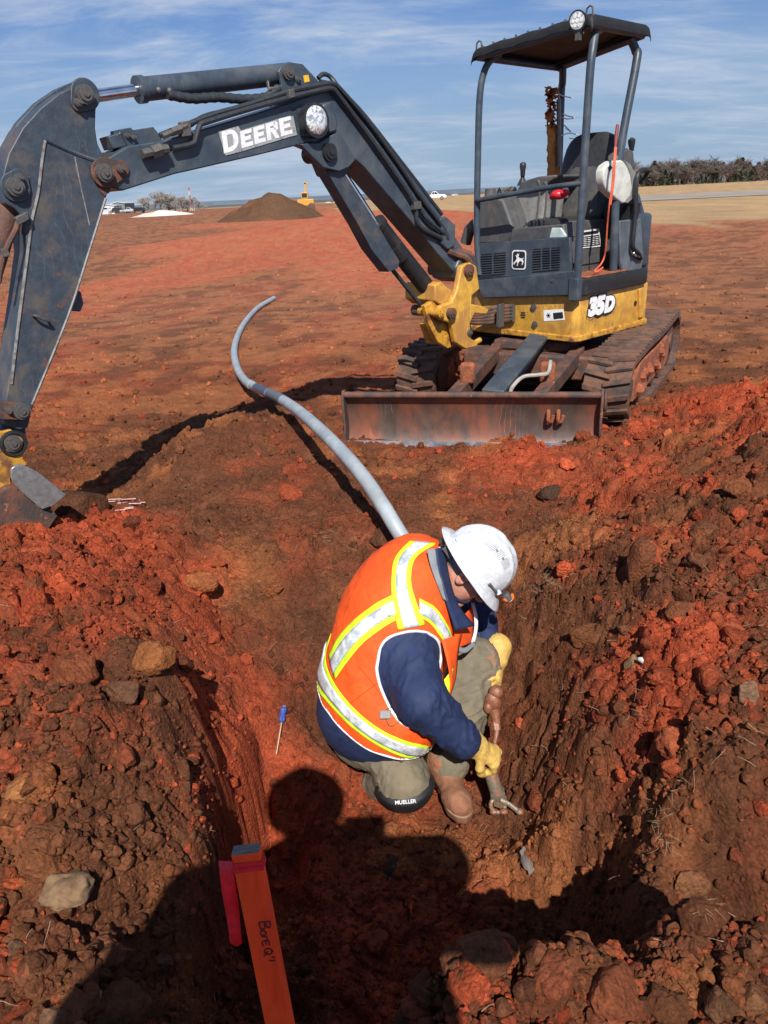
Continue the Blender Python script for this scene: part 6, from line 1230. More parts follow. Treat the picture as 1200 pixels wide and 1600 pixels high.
# trousers
HR, KR, AR_ = A3(590,1135,2.80), A3(632,1220,2.72), A3(580,1222,3.02)
HL, KL, AL = A3(625,1085,2.92), A3(737,1038,2.95), A3(702,1188,2.86)
def trous_f(p):
    return sm(.05, cap(p, HR, KR, .115, .082), cap(p, KR, AR_, .080, .065), cap(p, HL, KL, .12, .098), sm(.04, cap(p, KL, A3(724,1110,2.90), .098, .090), cap(p, A3(724,1110,2.90), AL, .090, .080)), ell(p, A3(580,1130,2.88), (.17, .18, .16)))
sdfmesh('trousers', trous_f, (-.45, 1.9, -.72), (.6, 2.95, .1), .0072, KHAKI, wk, wr=(.010, 8, 311, [(HR, KR, .15, .006), (HL, KL, .15, .007), (KL, AL, .13, .010), (KR, AR_, .12, .006)]))
# bodies under the clothes: head, neck, trunk, limbs as one skin
def body_f(p):
    q = (p - HC) @ AX.T     # forward, right, up
    skull = ell(q, (-.008, 0, .035), (.098, .078, .098)); jaw = ell(q, (.032, 0, -.055), (.062, .056, .062)); cheek = sm(.03, ell(q, (.052, .034, -.022), (.034, .03, .034)), ell(q, (.052, -.034, -.022), (.034, .03, .034)))
    brow = ell(q, (.082, 0, .022), (.022, .055, .016)); nose = sm(.012, cap(q, (.092, 0, .012), (.118, 0, -.022), .009, .013), ell(q, (.108, .012, -.027), (.012, .009, .009)), ell(q, (.108, -.012, -.027), (.012, .009, .009)))
    lips = ell(q, (.090, 0, -.058), (.014, .024, .010)); chin = ell(q, (.082, 0, -.095), (.022, .026, .020)); d = sm(.03, skull, jaw, cheek); d = sm(.018, d, brow, chin); d = sm(.012, d, nose); d = sm(.010, d, lips)
    d = np.maximum(d, -ell(q, (.107, 0, -.0585), (.018, .020, .0018)))
    for s_ in (1, -1):
        d = np.maximum(d, -(ell(q, (.104, s_ * .032, .004), (.018, .017, .010)))); d = sm(.004, d, ell(q, (.084, s_ * .032, .003), (.014, .015, .012)))
        e = ell(q, (-.006, s_ * .083, -.008), (.020, .010, .033)); e = np.maximum(e, -ell(q, (-.002, s_ * .094, -.004), (.012, .008, .021))); d = sm(.006, d, e)
    neck = cap(p, NB - UPH * .05, HC - UPH * .04 - FH * .015, .066, .060); d = sm(.03, d, neck)
    return sm(.03, d, torso(p, -.03), cap(p, SR, EL, .07, .05), cap(p, EL, WR, .05, .032), cap(p, SL, EL2, .07, .05), cap(p, EL2, WR2, .05, .032), cap(p, HR, KR, .085, .06), cap(p, KR, AR_, .055, .045), cap(p, HL, KL, .09, .062), cap(p, KL, AL, .062, .045))
V1, F1 = snet(body_f, (-.42, 1.9, -.72), (.72, 3.0, .46), .0078); linkfast('body', V1, F1, SKIN, wk)
Vh, Fh = snet(body_f, HC - .155, HC + .165, .0026)      # the head again, finely
n_in = body_f
keep = np.all((Vh > HC - .15) & (Vh < HC + .16), 1)
o = linkfast('face', Vh + normals(Vh, Fh) * .0008, Fh, SKIN, wk)
# eyes, brows, grey hair, safety glasses
def hp3(f, r, u): return HC + FH * f + RH * r + UPH * u
for s_ in (1, -1):
    b = B(); b.sphere(hp3(.088, s_ * .032, .004), .0115, 12); b.obj('eye', M['white'], wk, smooth=True)
    b = B(); b.tube(catmull([hp3(.098, s_ * .012, .020), hp3(.103, s_ * .032, .026), hp3(.088, s_ * .054, .020)], 4), .0035, 6); b.obj('eyebrow', mat('grey_hair', (.20, .17, .15), .9) if s_ == 1 else bpy.data.materials['grey_hair'], wk, smooth=True)
def hair_f(p):
    q = (p - HC) @ AX.T; d = np.abs(ell(q, (-.010, 0, .032), (.1005, .0805, .100))) - .003; d = np.maximum(d, q[:, 2] - .05); d = np.maximum(d, -(q[:, 2] + .055 + .4 * np.clip(q[:, 0] + .02, -.1, .02))); return np.maximum(d, q[:, 0] - .022 - .25 * (q[:, 2]))
sdfmesh('hair', hair_f, HC - .14, HC + .14, .004, bpy.data.materials['grey_hair'], wk)
GLS = mat('smoked_lens', (.01, .01, .012), .12, spec=.8); b = B()
for s_ in (1, -1): b.tube([hp3(.118, s_ * .030, .006), hp3(.108, s_ * .056, .008), hp3(.06, s_ * .082, .010), hp3(-.005, s_ * .086, .012)], .0028, 6)
b.obj('glasses_frame', M['black'], wk, smooth=True)
for s_ in (1, -1):
    b = B(); b.prism([hp3(.120, s_ * .006, .018), hp3(.115, s_ * .045, .020), hp3(.098, s_ * .060, .014), hp3(.098, s_ * .058, -.010), hp3(.112, s_ * .044, -.018), hp3(.120, s_ * .008, -.012)], FH * .0025); b.obj('glasses_lens', GLS, wk)
# ---------------- hard hat
HW_ = mat('white_hard_hat_shell', (.60, .615, .635), .30, coat=.35, col2=(.56, .57, .58), amt=.35, scale=14, third=(.5, .47, .43), tamt=.72, tscale=60)
hat_o = BC; 
def ht(f, r, u): return BC + FH * f + RH * r + UPH * u
nu, nv = 26, 72; V = []; F = []
for j in range(nu + 1):
    t = j / nu
    for i in range(nv):
        a = 2 * math.pi * i / nv; ca, sa = math.cos(a), math.sin(a)
        if t < .80:   # dome from crown down
            ph = t / .80 * math.pi / 2; rf, rs, H_ = .136, .114, .146; s_ = math.sin(ph) ** .92; rg_ = 0
            ridge = .006 * math.exp(-((sa * s_ * rs) / .020) ** 2) * (1 if ph > .15 else .6) * sstep(np.array(math.cos(ph)), .05, .3)
            ridge2 = .0045 * (math.exp(-((abs(sa * s_ * rs) - .048) / .007) ** 2)) * float(sstep(np.array(math.cos(ph)), .15, .5))
            k = 1 + float(ridge + ridge2) / .13; V.append(ht(ca * s_ * rf * k - .004, sa * s_ * rs * k, math.cos(ph) ** .95 * H_ * k if ph < 1.57 else 0))
        else:
            q = (t - .80) / .20; rf = .136 + (.176 - .136) * q; rs = .114 + (.147 - .114) * q; V.append(ht(ca * rf - .004 + (.012 * q if ca > 0 else 0), sa * rs, -.004 - .016 * q ** 1.4 - .010 * q * max(0, ca) + .006 * math.sin(q * 3.1)))
for j in range(nu):
    for i in range(nv): F.append((j * nv + i, (j + 1) * nv + i, (j + 1) * nv + (i + 1) % nv, j * nv + (i + 1) % nv))
hat = link('hard_hat', V, F, HW_, wk, smooth=True, angle=70); mo = hat.modifiers.new('thick', 'SOLIDIFY'); mo.thickness = .004; mo.offset = -1; mb = hat.modifiers.new('edge', 'BEVEL'); mb.width = .0015; mb.segments = 2; mb.limit_method = 'ANGLE'; mb.angle_limit = rad(60)
# raised side panels with vent slots
def dome(f, r, lift=.001):   # point on the dome for forward/side position
    rf, rs, H_ = .136, .114, .146; k = min(.999, (f / rf) ** 2 + (r / rs) ** 2); return ht(f - .004, r, H_ * (1 - k) ** .5 * 1.0 + lift)
VS = mat('vent_slot', (.20, .20, .21), .7)
def side(f, e, lift=.001):   # on the right flank: forward position, elevation angle
    rf, rs, H_ = .136, .114, .146; c = math.sqrt(max(0, 1 - (f / rf) ** 2)); return ht(f - .004, math.cos(e) * rs * c + lift * math.cos(e), math.sin(e) ** .95 * H_ * c + lift * math.sin(e))
for g0, g1, n_ in ((-.062, -.024, 8), (-.013, .013, 5), (.023, .057, 8)):
    for k in range(n_):
        f = g0 + (g1 - g0) * k / (n_ - 1); b = B(); b.tube([side(f - .002, .74, .004), side(f, .90, .004), side(f + .001, 1.03, .004)] if False else [side(f - .003, .70, .0065), side(f + .001, .84, .0065), side(f + .004, .97, .0065)], .0011, 5); b.obj('vent_slot', VS, hat)
for f in (-.018, .018): b = B(); b.sphere(side(f, .82, .005), .0055, 8); b.obj('vent_plug', VS, hat, smooth=True)
b = B(); b.tube(catmull([side(-.115, .30, .004), side(-.10, .52, .004), side(-.03, .60, .004), side(.05, .50, .004), side(.10, .36, .004)], 6), .0024, 6); b.obj('moulded_rib', HW_, hat, smooth=True)
for f, e in ((-.118, .25), (.112, .26)): b = B(); b.box(side(f, e, .003), FH * .030, RH * .012, UPH * .018); b.obj('accessory_slot', HW_, hat, bevel=.004)
# suspension and ratchet, headlamp
b = B(); b.tube(catmull([ht(-.122, -.05, -.020), ht(-.130, 0, -.030), ht(-.118, .055, -.028), ht(-.06, .092, -.016), ht(.03, .098, -.008), ht(.10, .06, -.004)], 6), .0075, 8); b.obj('suspension_band', M['plastic_grey'], hat, smooth=True)
b = B(); b.cyl(ht(-.132, 0, -.034), ht(-.15, 0, -.040), .020, n=14); b.box(ht(-.11, .072, -.034), FH * .05, RH * .006, UPH * .022); b.obj('ratchet_knob', M['plastic_dark'], hat, smooth=True, angle=40)
b = B(); b.tube(catmull([side(.06, .16, .006), ht(.118, .060, .018), ht(.137, .03, .022), ht(.140, 0, .022)], 5), .0065, 8); b.obj('lamp_strap', M['plastic_dark'], hat, smooth=True)
b = B(); b.box(ht(.155, .035, .034), FH * .032, RH * .034, UPH * .026); hl = b.obj('headlamp', M['plastic_dark'], hat, bevel=.006); b = B(); b.tube(catmull([ht(.150, .052, .022), ht(.168, .045, .030), ht(.172, .030, .046), ht(.160, .020, .052)], 4), .005, 6); b.obj('lamp_trim', mat('orange_plastic', (.75, .16, .02), .4), hat, smooth=True)
b = B(); b.cyl(ht(.170, .035, .034), ht(.174, .035, .034), .010, n=14); b.obj('lamp_lens', M['glass'], hat)
# ---------------- vest
def surf(f, px, py, t=2.2):
    d = ray(px, py); nd = np.linalg.norm(d)
    for _ in range(80): v = float(f((CAM + d * t)[None])[0]); t += v / nd * .8
    return CAM + d * t
VS0 = lambda p: sm(.09, *[ell(p, c, (r, r * 1.02, r)) for c, r in TS]) - .012
P1, P2, P3 = surf(VS0, 503, 1096), surf(VS0, 562, 1162), surf(VS0, 636, 1188)
hn = np.cross(P2 - P1, P3 - P1); hn /= np.linalg.norm(hn); hn = hn if (TS[2][0] - P1) @ hn > 0 else -hn
def vest_solid(p): return sm(.09, *[ell(p, c, (r, r * 1.02, r)) for c, r in TS]) - .012
# front opening: the vest's edge runs from the collar down the chest
def vest_f(p):
    d = vest_solid(p); d = np.maximum(d, -(vest_solid(p) + .010)); d = np.maximum(d, -((p - P1) @ hn)); 
    hole = np.minimum(cap(p, SR - (EL - SR) * .15, EL + (EL - SR) * .3, .128, .112), 9); d = np.maximum(d, -hole)
    d = np.maximum(d, -cap(p, SL, EL2, .12, .12)); ax = HC - NB
    return np.maximum(d, -cap(p, NB - UPH * .01, HC, .098, .13))
VV, VF = snet(vest_f, (-.42, 1.9, -.45), (.60, 3.0, .42), .0055)
VV = wrinkle(VV, VF, .0075, 7, 321); vest = linkfast('safety_vest', VV, VF, ORNG, wk)
bvh = BVHTree.FromPolygons([tuple(v) for v in VV], [tuple(f) for f in VF])
camv = Vector(CAM)
def vhit(px, py, lift=0.003):
    d = Vector(ray(px, py)).normalized(); r = bvh.ray_cast(camv, d, 8)
    if r[0] is None:
        best = None   # off the silhouette: nearest surface point
        q = Vector(at(px, py, 2.75)); r = bvh.find_nearest(q)
    n = r[1]; n = n if n.dot(d) < 0 else -n; return np.array(r[0] + n * lift), np.array(n)
def stripe(L_, R_, m, name, lift=.003, sub=7, across=4):
    """a sewn tape: left and right edges in photo pixels, laid on the vest's surface"""
    Lp, Rp = catmull([np.array((*q, 0.)) for q in L_], sub), catmull([np.array((*q, 0.)) for q in R_], sub); V = []; F = []
    for a, c in zip(Lp, Rp):
        for k in range(across + 1): q = a + (c - a) * k / across; V.append(vhit(q[0], q[1], lift)[0])
    n = len(Lp)
    for i in range(n - 1):
        for k in range(across): a = i * (across + 1) + k; F.append((a, a + 1, a + across + 2, a + across + 1))
    # drop faces that jump between surfaces
    A = np.array(V); F = [f for f in F if max(np.linalg.norm(A[f[i]] - A[f[(i + 1) % 4]]) for i in range(4)) < .09]
    o = link(name, V, F, m, wk, smooth=True, angle=180); s = o.modifiers.new('thick', 'SOLIDIFY'); s.thickness = .0015; s.offset = 0; return o
def lerp_edge(L_, R_, a, c): return [tuple(np.array(l) + (np.array(r) - np.array(l)) * a) for l, r in zip(L_, R_)], [tuple(np.array(l) + (np.array(r) - np.array(l)) * c) for l, r in zip(L_, R_)]
def taped(L_, R_, lf=.26, rf=.26, s0=.004, silver=SILV):
    a, c = lerp_edge(L_, R_, 0, lf); stripe(a, c, LIME, 'lime_tape', s0); a, c = lerp_edge(L_, R_, 1 - rf, 1); stripe(a, c, LIME, 'lime_tape', s0)
    a, c = lerp_edge(L_, R_, lf * .93, 1 - rf * .93); stripe(a, c, silver, 'reflective_tape', s0 + .002)
# waist tape round the hips
taped([(519,990),(510,1030),(524,1068),(552,1104),(590,1136),(632,1156),(672,1166)], [(487,1052),(497,1078),(515,1100),(548,1134),(590,1164),(630,1182),(664,1186)][:7], .22, .22)
# oblique back tape
taped([(612,930),(585,945),(555,968),(530,995),(514,1025)], [(621,968),(600,980),(570,1003),(548,1028),(524,1062)], .26, .26)
# shoulder tape from the collar down to the armhole
taped([(640,846),(618,872),(612,905),(614,945),(622,984)], [(682,850),(650,872),(642,905),(650,940),(664,976)], .25, .26)
# chest tape in front of the armhole
taped([(655,935),(680,950),(700,980),(708,1005)], [(655,965),(672,975),(690,1000),(700,1025)], .2, .2)
def piping(pts, r=.0042, name='vest_piping', m=PIPW, lift=.004):
    P = [vhit(x, y, lift)[0] for x, y, _ in catmull([np.array((*q, 0.)) for q in pts], 6)]; P = [p for i, p in enumerate(P) if i == 0 or np.linalg.norm(p - P[i - 1]) < .12]; b = B(); b.tube(P, r, 7); return b.obj(name, m, wk, smooth=True)
def ring_from(field, o, ax, name, m, r, bins=80, keep=None, push=.002, tol=.006):
    """binding sewn along the vest's cut edge: vertices where the cutting field is zero, ordered round an axis"""
    k = (np.abs(field(VV)) < tol) & (np.abs(vest_solid(VV)) < .006); P = VV[k]; ax = np.array(ax) / np.linalg.norm(ax); x = np.cross(ax, (0, 0, 1)); x /= np.linalg.norm(x); y = np.cross(ax, x)
    a = np.arctan2((P - o) @ y, (P - o) @ x); bi = ((a + math.pi) / (2 * math.pi) * bins).astype(int) % bins; pts = [P[bi == q].mean(0) if (bi == q).sum() > 1 else None for q in range(bins)]
    good = [q for q in range(bins) if pts[q] is not None]
    if not good: return
    st = next((q for q in range(bins) if pts[q] is None), None); order = list(range(bins)) + [0] if st is None else [(st + q) % bins for q in range(bins)]
    run = []; 
    def flush(run):
        if len(run) > 3:
            A = np.array(run); Bq = A.copy(); Bq[1:-1] = (A[:-2] + A[1:-1] * 2 + A[2:]) / 4; b = B(); b.tube(catmull(list(Bq), 3), r, 7); b.obj(name, m, wk, smooth=True)
    for q in order:
        if pts[q] is None or (run and np.linalg.norm(pts[q] - run[-1]) > .13): flush(run); run = []
        if pts[q] is not None: run.append(pts[q])
    flush(run)
HOLE = lambda p: cap(p, SR - (EL - SR) * .15, EL + (EL - SR) * .3, .128, .112)
ring_from(lambda p: (p - P1) @ hn, TS[0][0], hn, 'hem_binding', PIPW, .0045)
ring_from(HOLE, SR, EL - SR, 'armhole_binding', PIPW, .0055)
ring_from(lambda p: cap(p, NB - UPH * .01, HC, .098, .13), NB, HC - NB, 'vest_piping', PIPW, .0045)
# armhole and neckline bindings follow the cut edges of the vest
def ring_on(c0, c1, r0, n=64, keep=lambda p: True, rr=.0045, m=PIPW, name='armhole_binding', lo_=-.02, hi_=.02, extra=None):
    """binding along the curve where the cutting tube meets the vest surface"""
    c0, c1 = np.array(c0), np.array(c1); ax = c1 - c0; Lx = np.linalg.norm(ax); ax /= Lx; x = np.cross(ax, (0, 0, 1)); x /= np.linalg.norm(x); y = np.cross(ax, x); P = []
    for k in range(n + 1):
        a = 2 * math.pi * k / n; s = np.linspace(-.30, .30, 400); q = c0 + (x * math.cos(a) + y * math.sin(a)) * r0 + s[:, None] * ax; f = vest_solid(q) + .003; sc = np.where((f[:-1] * f[1:]) < 0)[0]
        P.append(q[sc[-1]] if len(sc) else None)
    run = []
    for p in P:
        if p is not None and keep(p): run.append(p)
        else:
            if len(run) > 4: b = B(); b.tube(run, rr, 7); b.obj(name, m, wk, smooth=True)
            run = []
    if len(run) > 4: b = B(); b.tube(run, rr, 7); b.obj(name, m, wk, smooth=True)
GBIND = mat('grey_neck_binding', (.20, .21, .22), .8)
# traced armhole binding instead
def sbind(pts, name, m, r, depthlift=.012):
    js = BVHTree.FromPolygons([tuple(v) for v in np.concatenate([VV])], [tuple(f) for f in VF]); return piping(pts, r, name, m, depthlift)
SEAM = mat('orange_seam', (.45, .045, .003), .9)
for q in ([(541,1104),(570,1082),(603,1058)], [(560,1040),(588,1075),(600,1098)], [(560,905),(540,955),(534,985)]): piping(q, .0011, 'seam', SEAM, .0015)
# black radio clip and wire on the vest
p0, n0 = vhit(602, 1116, .010); b = B(); t1 = np.cross(n0, (0, 0, 1)); t1 /= np.linalg.norm(t1); t2 = np.cross(n0, t1); b.box(p0, t1 * .040, t2 * .030, n0 * .014); b.obj('radio_clip', M['plastic_grey'], wk, bevel=.004)
piping([(604,1108),(618,1103),(626,1112),(622,1128),(610,1134),(603,1124)], .0015, 'clip_wire', M['black'], .006)
for q in ((628,1186),(652,1186)): p0, n0 = vhit(*q, .003); b = B(); rg_ = [p0 + .008 * (np.cross(n0, (0, 0, 1)) * math.cos(t) + np.array((0, 0, 1)) * math.sin(t)) for t in np.linspace(0, 6.28, 14)]; b.tube(rg_, .0014, 5, False); b.obj('snap_ring', M['rust'], wk)
# front flap of the vest hanging by the chest
def flap(pix, deps, name, m, par=wk, th=.004):
    P = [at(x, y, d) for (x, y), d in zip(pix, deps)]; b = B(); b.prism(P, np.array((.002, .004, .001)) * (th / .0045)); o = b.obj(name, m, par, bevel=.0015); return o
def ribbon3(Lp, Rp, name, m, n=6, th=.003):
    Lc, Rc = catmull([at(*q) for q in Lp], n), catmull([at(*q) for q in Rp], n); V = []; k = 4
    for a, c in zip(Lc, Rc):
        for i in range(k + 1): V.append(a + (c - a) * i / k)
    F = [(i * (k + 1) + j, i * (k + 1) + j + 1, (i + 1) * (k + 1) + j + 1, (i + 1) * (k + 1) + j) for i in range(len(Lc) - 1) for j in range(k)]
    o = link(name, V, F, m, wk, smooth=True, angle=180); s = o.modifiers.new('thick', 'SOLIDIFY'); s.thickness = th; s.offset = 0; return o
ribbon3([(690,1000,2.62),(700,1040,2.60),(704,1075,2.60),(694,1105,2.60)], [(722,990,2.70),(716,1020,2.68),(712,1060,2.66),(702,1092,2.64)], 'vest_front_edge', ORNG)
ribbon3([(694,1062,2.592),(697,1080,2.592),(692,1096,2.592)], [(708,1044,2.625),(708,1062,2.625),(703,1082,2.61)], 'lime_tape', LIME)
ribbon3([(708,978,2.72),(712,1000,2.72),(716,1012,2.72)], [(738,948,2.86),(741,980,2.86),(738,1004,2.84)], 'vest_front_panel', ORNG)
ribbon3([(736,942,2.84),(741,965,2.85),(741,985,2.84),(736,1005,2.83)], [(741,942,2.85),(746,965,2.86),(746,985,2.85),(741,1007,2.84)], 'vest_piping', PIPW)
ribbon3([(712,1008,2.715),(726,1012,2.74),(740,1002,2.80)], [(713,1016,2.715),(728,1020,2.74),(744,1006,2.80)], 'pocket_zip', GBIND)
ribbon3([(680,857,2.665),(684,890,2.655),(693,926,2.65),(703,958,2.66),(712,985,2.67)], [(694,855,2.70),(697,880,2.70),(703,910,2.70),(715,945,2.70),(741,978,2.72)], 'jacket_collar', NAVY, th=.010)
ribbon3([(667,858,2.662),(672,882,2.65),(681,908,2.645),(692,936,2.65)], [(681,857,2.668),(684,885,2.658),(692,912,2.652),(700,940,2.655)], 'neck_binding', GBIND, th=.005)
# ---------------- boots
def boot(toe, heel, ank, name='boot'):
    toe, heel, ank = map(np.array, (toe, heel, ank)); d = toe - heel; d[2] *= .3; Lb = np.linalg.norm(d); d /= Lb; up = np.array((0, 0, 1.)) - d * d[2]; up /= np.linalg.norm(up); sd = np.cross(up, d); root = empty(name, (toe + heel) / 2); root.parent = wk; root.location = Vector(ORIG[root] - ORIG[wk])
    def P(f, s, u): return heel + d * f + sd * s + up * u
    def up_f(p):
        q = sm(.03, cap(p, P(.02, 0, .060), P(.05, 0, .10), .045, .047), cap(p, P(.06, 0, .065), P(.20, 0, .045), .046, .040), cap(p, P(.19, .0, .042), P(.245, .004, .040), .044, .040), cap(p, P(.035, 0, .08), ank, .048, .056)); q = np.maximum(q, -((p - P(0, 0, .022)) @ up)); return q
    c = (toe + heel) / 2; V, F = snet(up_f, c - .24, c + .27, .0055); V = wrinkle(V, F, .008, 13, 331); linkfast('upper', V, F, BOOT, root)
    out_ = [(-.042, -.022), (-.03, -.038), (.04, -.036), (.10, -.034), (.17, -.044), (.23, -.046), (.275, -.028), (.29, .0), (.278, .028), (.235, .046), (.17, .044), (.10, .036), (.04, .038), (-.03, .038), (-.042, .022)]
    b = B(); b.prism([P(f, s, -.004) for f, s in out_], up * .028); b.obj('sole', mat('boot_sole', (.16, .07, .04), .8, bump=.002) if 'boot_sole' not in bpy.data.materials else bpy.data.materials['boot_sole'], root, bevel=.004)
    b = B(); rim = catmull([P(f * .98, s * .97, .026) for f, s in out_ + out_[:1]], 4); b.tube(rim, .0038, 6, False); b.obj('welt', mat('boot_welt', (.30, .17, .10), .8) if 'boot_welt' not in bpy.data.materials else bpy.data.materials['boot_welt'], root, smooth=True)
    for k in range(5):
        f = .075 + k * .022; u = .125 - k * .012; b = B(); b.tube(catmull([P(f - .004, -.028, u - .020), P(f + .006, 0, u + .004), P(f - .004, .028, u - .020)], 4), .0028, 6); b.obj('lace', mat('lace_cord', (.16, .10, .06), .9) if 'lace_cord' not in bpy.data.materials else bpy.data.materials['lace_cord'], root, smooth=True)
boot(ground_at(716, 1262, -.585), ground_at(682, 1206, -.60), A3(692,1188,2.85))
boot(A3(545,1185,3.14), A3(565,1200,3.10), A3(580,1222,3.02))
# knee pad on the kneeling leg
def kp_f(p):
    d = trous_f(p); c = KR + (KR - HR) / np.linalg.norm(KR - HR) * .02; s = np.abs(d - .004) - .013; return np.maximum(s, np.linalg.norm((p - (c + np.array((0.0, 0, -.03)))) / np.array((1.15, 1.0, .75)), axis=1) - .105)
sdfmesh('knee_pad', kp_f, KR - .2, KR + .2, .0055, KPAD, wk)
tl0, tl1 = at(617, 1256, 2.60), at(654, 1253, 2.60); ex_ = tl1 - tl0
kb = BVHTree.FromObject(bpy.data.objects['knee_pad'], bpy.context.evaluated_depsgraph_get()) if False else None
text_mesh('MUELLER', .018, M['white'], 'knee_pad_lettering', wk, at(617, 1257, 2.56), ex_, np.array((0, .38, .92)), offset=.0003, depth=.0006, squash=1.0)
# ---------------- gloved hands
def hand(wrist, knuck, palm_n, curls, thumb, name, spread=.023, L=(.080, .088, .082, .068), h=.0040, cuff=.055, fr=.0138):
    wrist, knuck, palm_n = (np.array(a, float) for a in (wrist, knuck, palm_n)); d = knuck - wrist; Ld = np.linalg.norm(d); d /= Ld; palm_n -= d * (palm_n @ d); palm_n /= np.linalg.norm(palm_n); s = np.cross(palm_n, d); segs = []
    for i in range(4):
        p = knuck + s * (i - 1.5) * spread - d * .006 * abs(i - 1.2); a = 0; Lf = L[i]; r = fr * (1 - .04 * i)
        for k, (fr_, cu) in enumerate(zip((.45, .30, .25), curls[i])):
            a += cu; dd = d * math.cos(a) + palm_n * math.sin(a) + s * (i - 1.5) * .05; dd /= np.linalg.norm(dd); q = p + dd * Lf * fr_; segs.append((p, q, r, r * .93)); p = q; r *= .93
    pt = wrist + d * .025 + s * thumb[0] * .03; tds = []
    for (x_, y_, z_), l_ in zip(thumb[1], (.045, .035, .028)): dd = d * x_ + s * y_ + palm_n * z_; dd = dd / np.linalg.norm(dd); q = pt + dd * l_; tds.append((pt, q)); pt = q
    def f(p):
        palm = sm(.02, *[cap(p, wrist + s * k * .014, knuck + s * k * .026 - d * .004, .020, .0165) for k in (-1, -.33, .33, 1)]); r_ = sm(.008, palm, *[cap(p, *g) for g in segs]); th = sm(.008, *[cap(p, a, b_, .0155 - .001 * i, .0145 - .001 * i) for i, (a, b_) in enumerate(tds)]); r_ = sm(.012, r_, th)
        return sm(.015, r_, cap(p, wrist - d * cuff, wrist, .060, .044))
    V, F = snet(f, np.minimum(wrist, knuck) - .13, np.maximum(wrist, knuck) + .13, h); V = wrinkle(V, F, .0024, 26, 341); o = linkfast(name, V, F, LEA, wk)
    b = B(); c = wrist - d * .006; ring = [c + .0405 * (s * math.cos(t) + palm_n * math.sin(t) * .92) for t in np.linspace(0, 6.283, 20)]; b.tube(ring, .0022, 5, False); b.obj('glove_seam', LEA, o, smooth=True); return o
hand(A3(744,1166,2.66), A3(774,1184,2.70), (.15, .35, -.9), [(.35, .6, .5), (.5, .75, .5), (.6, .8, .5), (.7, .8, .5)], (1, [(.6, .5, .6), (.8, .0, .6), (.8, -.3, .5)]), 'glove')
hand(A3(776,1030,2.97), A3(776,1064,2.90), (-.8, .1, -.1), [(.6, .8, .6)] * 4, (-1, [(.5, -.5, .6), (.7, 0, .6), (.7, .2, .5)]), 'glove')
# jeans-blue cuff of the far sleeve
# ---------------- the photographer on the rim behind the camera (his shadow falls into the pit)
ph = empty('person', (-.16, -.42, 0), 'photographer in dark jacket and hard hat standing on the near rim, casting the shadow', 'person')
def pf(x, y, z): return np.array((-.21 + x * 1.10, -.27 + y, z * 1.07))
DJ = mat('dark_work_jacket', (.05, .05, .06), .9); DT = mat('dark_work_trousers', (.06, .07, .09), .9)
def ph_jack(p): return sm(.06, ell(p, pf(0, 0, 1.28), (.235, .15, .24)), ell(p, pf(0, 0, 1.05), (.21, .145, .20)), cap(p, pf(-.20, 0, 1.40), pf(-.30, .02, 1.16), .085, .07), cap(p, pf(-.30, .02, 1.16), pf(.04, .08, 1.31), .068, .046), cap(p, pf(.20, 0, 1.42), pf(.43, .02, 1.40), .10, .09), cap(p, pf(.43, .02, 1.40), pf(.28, .09, 1.39), .085, .055), ell(p, pf(.14, -.02, 1.50), (.17, .11, .10)), ell(p, pf(.22, -.02, 1.12), (.14, .12, .30)), ell(p, pf(.06, 0, 1.42), (.25, .13, .13)))  # extra bulk at shoulders and side added to fill out his cast shadow
sdfmesh('jacket', ph_jack, pf(-.55, -.3, .75), pf(.6, .55, 1.65), .014, DJ, ph)
def ph_leg(p): return sm(.05, ell(p, pf(0, 0, .92), (.185, .13, .12)), *[sm(.02, cap(p, pf(s * .10, 0, .88), pf(s * .13, .03, .50), .095, .068), cap(p, pf(s * .13, .03, .5), pf(s * .15, -.02, .12), .066, .055)) for s in (-1, 1)])
sdfmesh('trousers', ph_leg, pf(-.35, -.25, 0), pf(.35, .25, 1.1), .014, DT, ph)
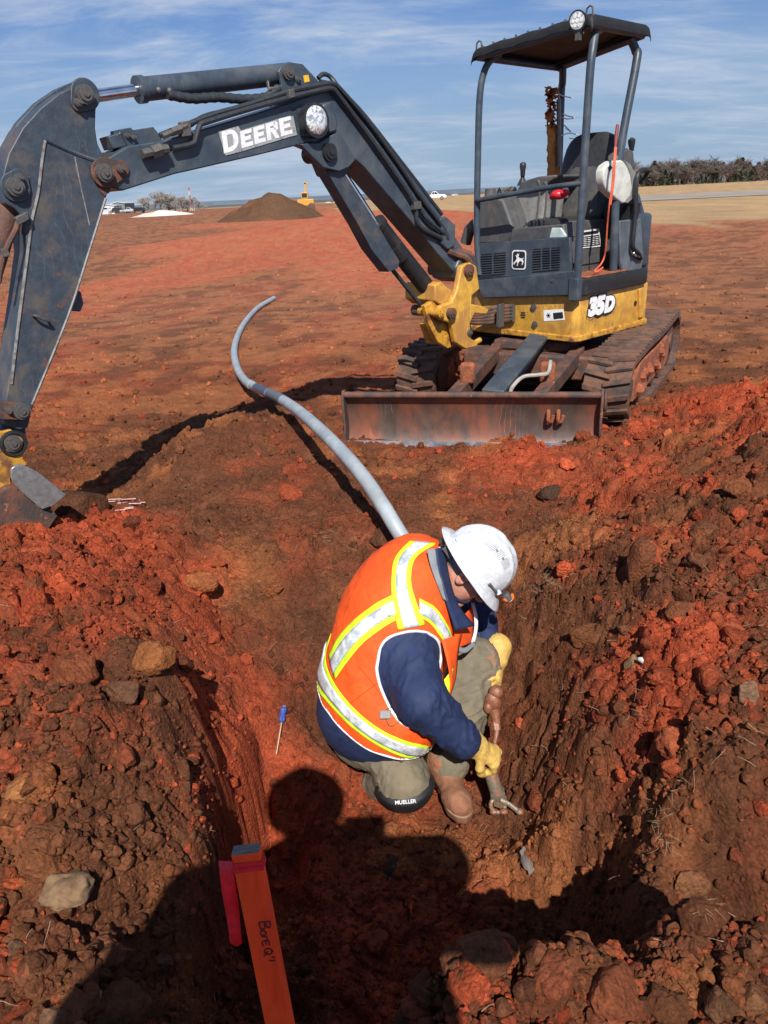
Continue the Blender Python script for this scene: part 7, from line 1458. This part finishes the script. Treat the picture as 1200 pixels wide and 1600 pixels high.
def ph_body(p):
    d = sm(.02, ell(p, pf(.0, .02, 1.66), (.078, .098, .115)), ell(p, pf(0, .055, 1.59), (.055, .055, .055)), cap(p, pf(0, .12, 1.655), pf(0, .128, 1.63), .008, .012)); d = sm(.03, d, cap(p, pf(0, 0, 1.40), pf(0, .01, 1.60), .065, .058), ell(p, pf(0, 0, 1.25), (.2, .12, .25)), ell(p, pf(0, 0, .95), (.15, .1, .2)))
    for s in (-1, 1):
        sh, el, wr = (pf(-.20, 0, 1.40), pf(-.30, .02, 1.16), pf(.06, .09, 1.32)) if s < 0 else (pf(.20, 0, 1.40), pf(.43, .02, 1.40), pf(.26, .10, 1.40))
        d = sm(.02, d, cap(p, sh, el, .045, .035), cap(p, el, wr, .034, .026), ell(p, wr + np.array((0.02 * -s, .035, .035)), (.022, .03, .045)), cap(p, pf(s * .1, 0, .9), pf(s * .13, .03, .5), .06, .045), cap(p, pf(s * .13, .03, .5), pf(s * .15, -.02, .1), .045, .035))
        for k in range(4): d = sm(.004, d, cap(p, wr + np.array((-.02 * s, .05, .02 + .018 * k)), wr + np.array((-.06 * s, .065, .022 + .018 * k)), .009, .008))
        d = sm(.004, d, cap(p, wr + np.array((0, .03, .02)), wr + np.array((-.05 * s, .03, .07)), .011, .009))
        d = sm(.006, d, ell(p, pf(s * .08, .01, 1.655), (.010, .018, .030)))
    return d
sdfmesh('body', ph_body, pf(-.5, -.25, .05), pf(.55, .5, 1.85), .0095, SKIN, ph)
def cap_f(p): return np.minimum(np.maximum(ell(p, pf(0, .01, 1.70), (.125, .145, .140)), pf(0, 0, 1.70)[2] - p[:, 2]), ell(p, pf(0, .015, 1.70), (.165, .19, .012)))
sdfmesh('hard_hat', cap_f, pf(-.22, -.24, 1.64), pf(.22, .26, 1.90), .0075, HW_, ph)
for s in (-1, 1):
    def bt(p): return np.maximum(sm(.03, cap(p, pf(s * .15, -.03, .06), pf(s * .16, .14, .045), .05, .042), cap(p, pf(s * .15, -.02, .07), pf(s * .15, -.02, .16), .055, .055)), .012 - p[:, 2])
    sdfmesh('boot', bt, pf(s * .15 - .12, -.15, -.05), pf(s * .15 + .12, .28, .3), .011, BOOT, ph)
b = B(); b.box((.0 - .0, -.035, 1.49), (.150, 0, 0), (0, .009, 0), (0, 0, .073)); 
tag(b.obj('smartphone', M['black'], None, bevel=.004), 'black smartphone held up by the photographer on the rim', 'phone')
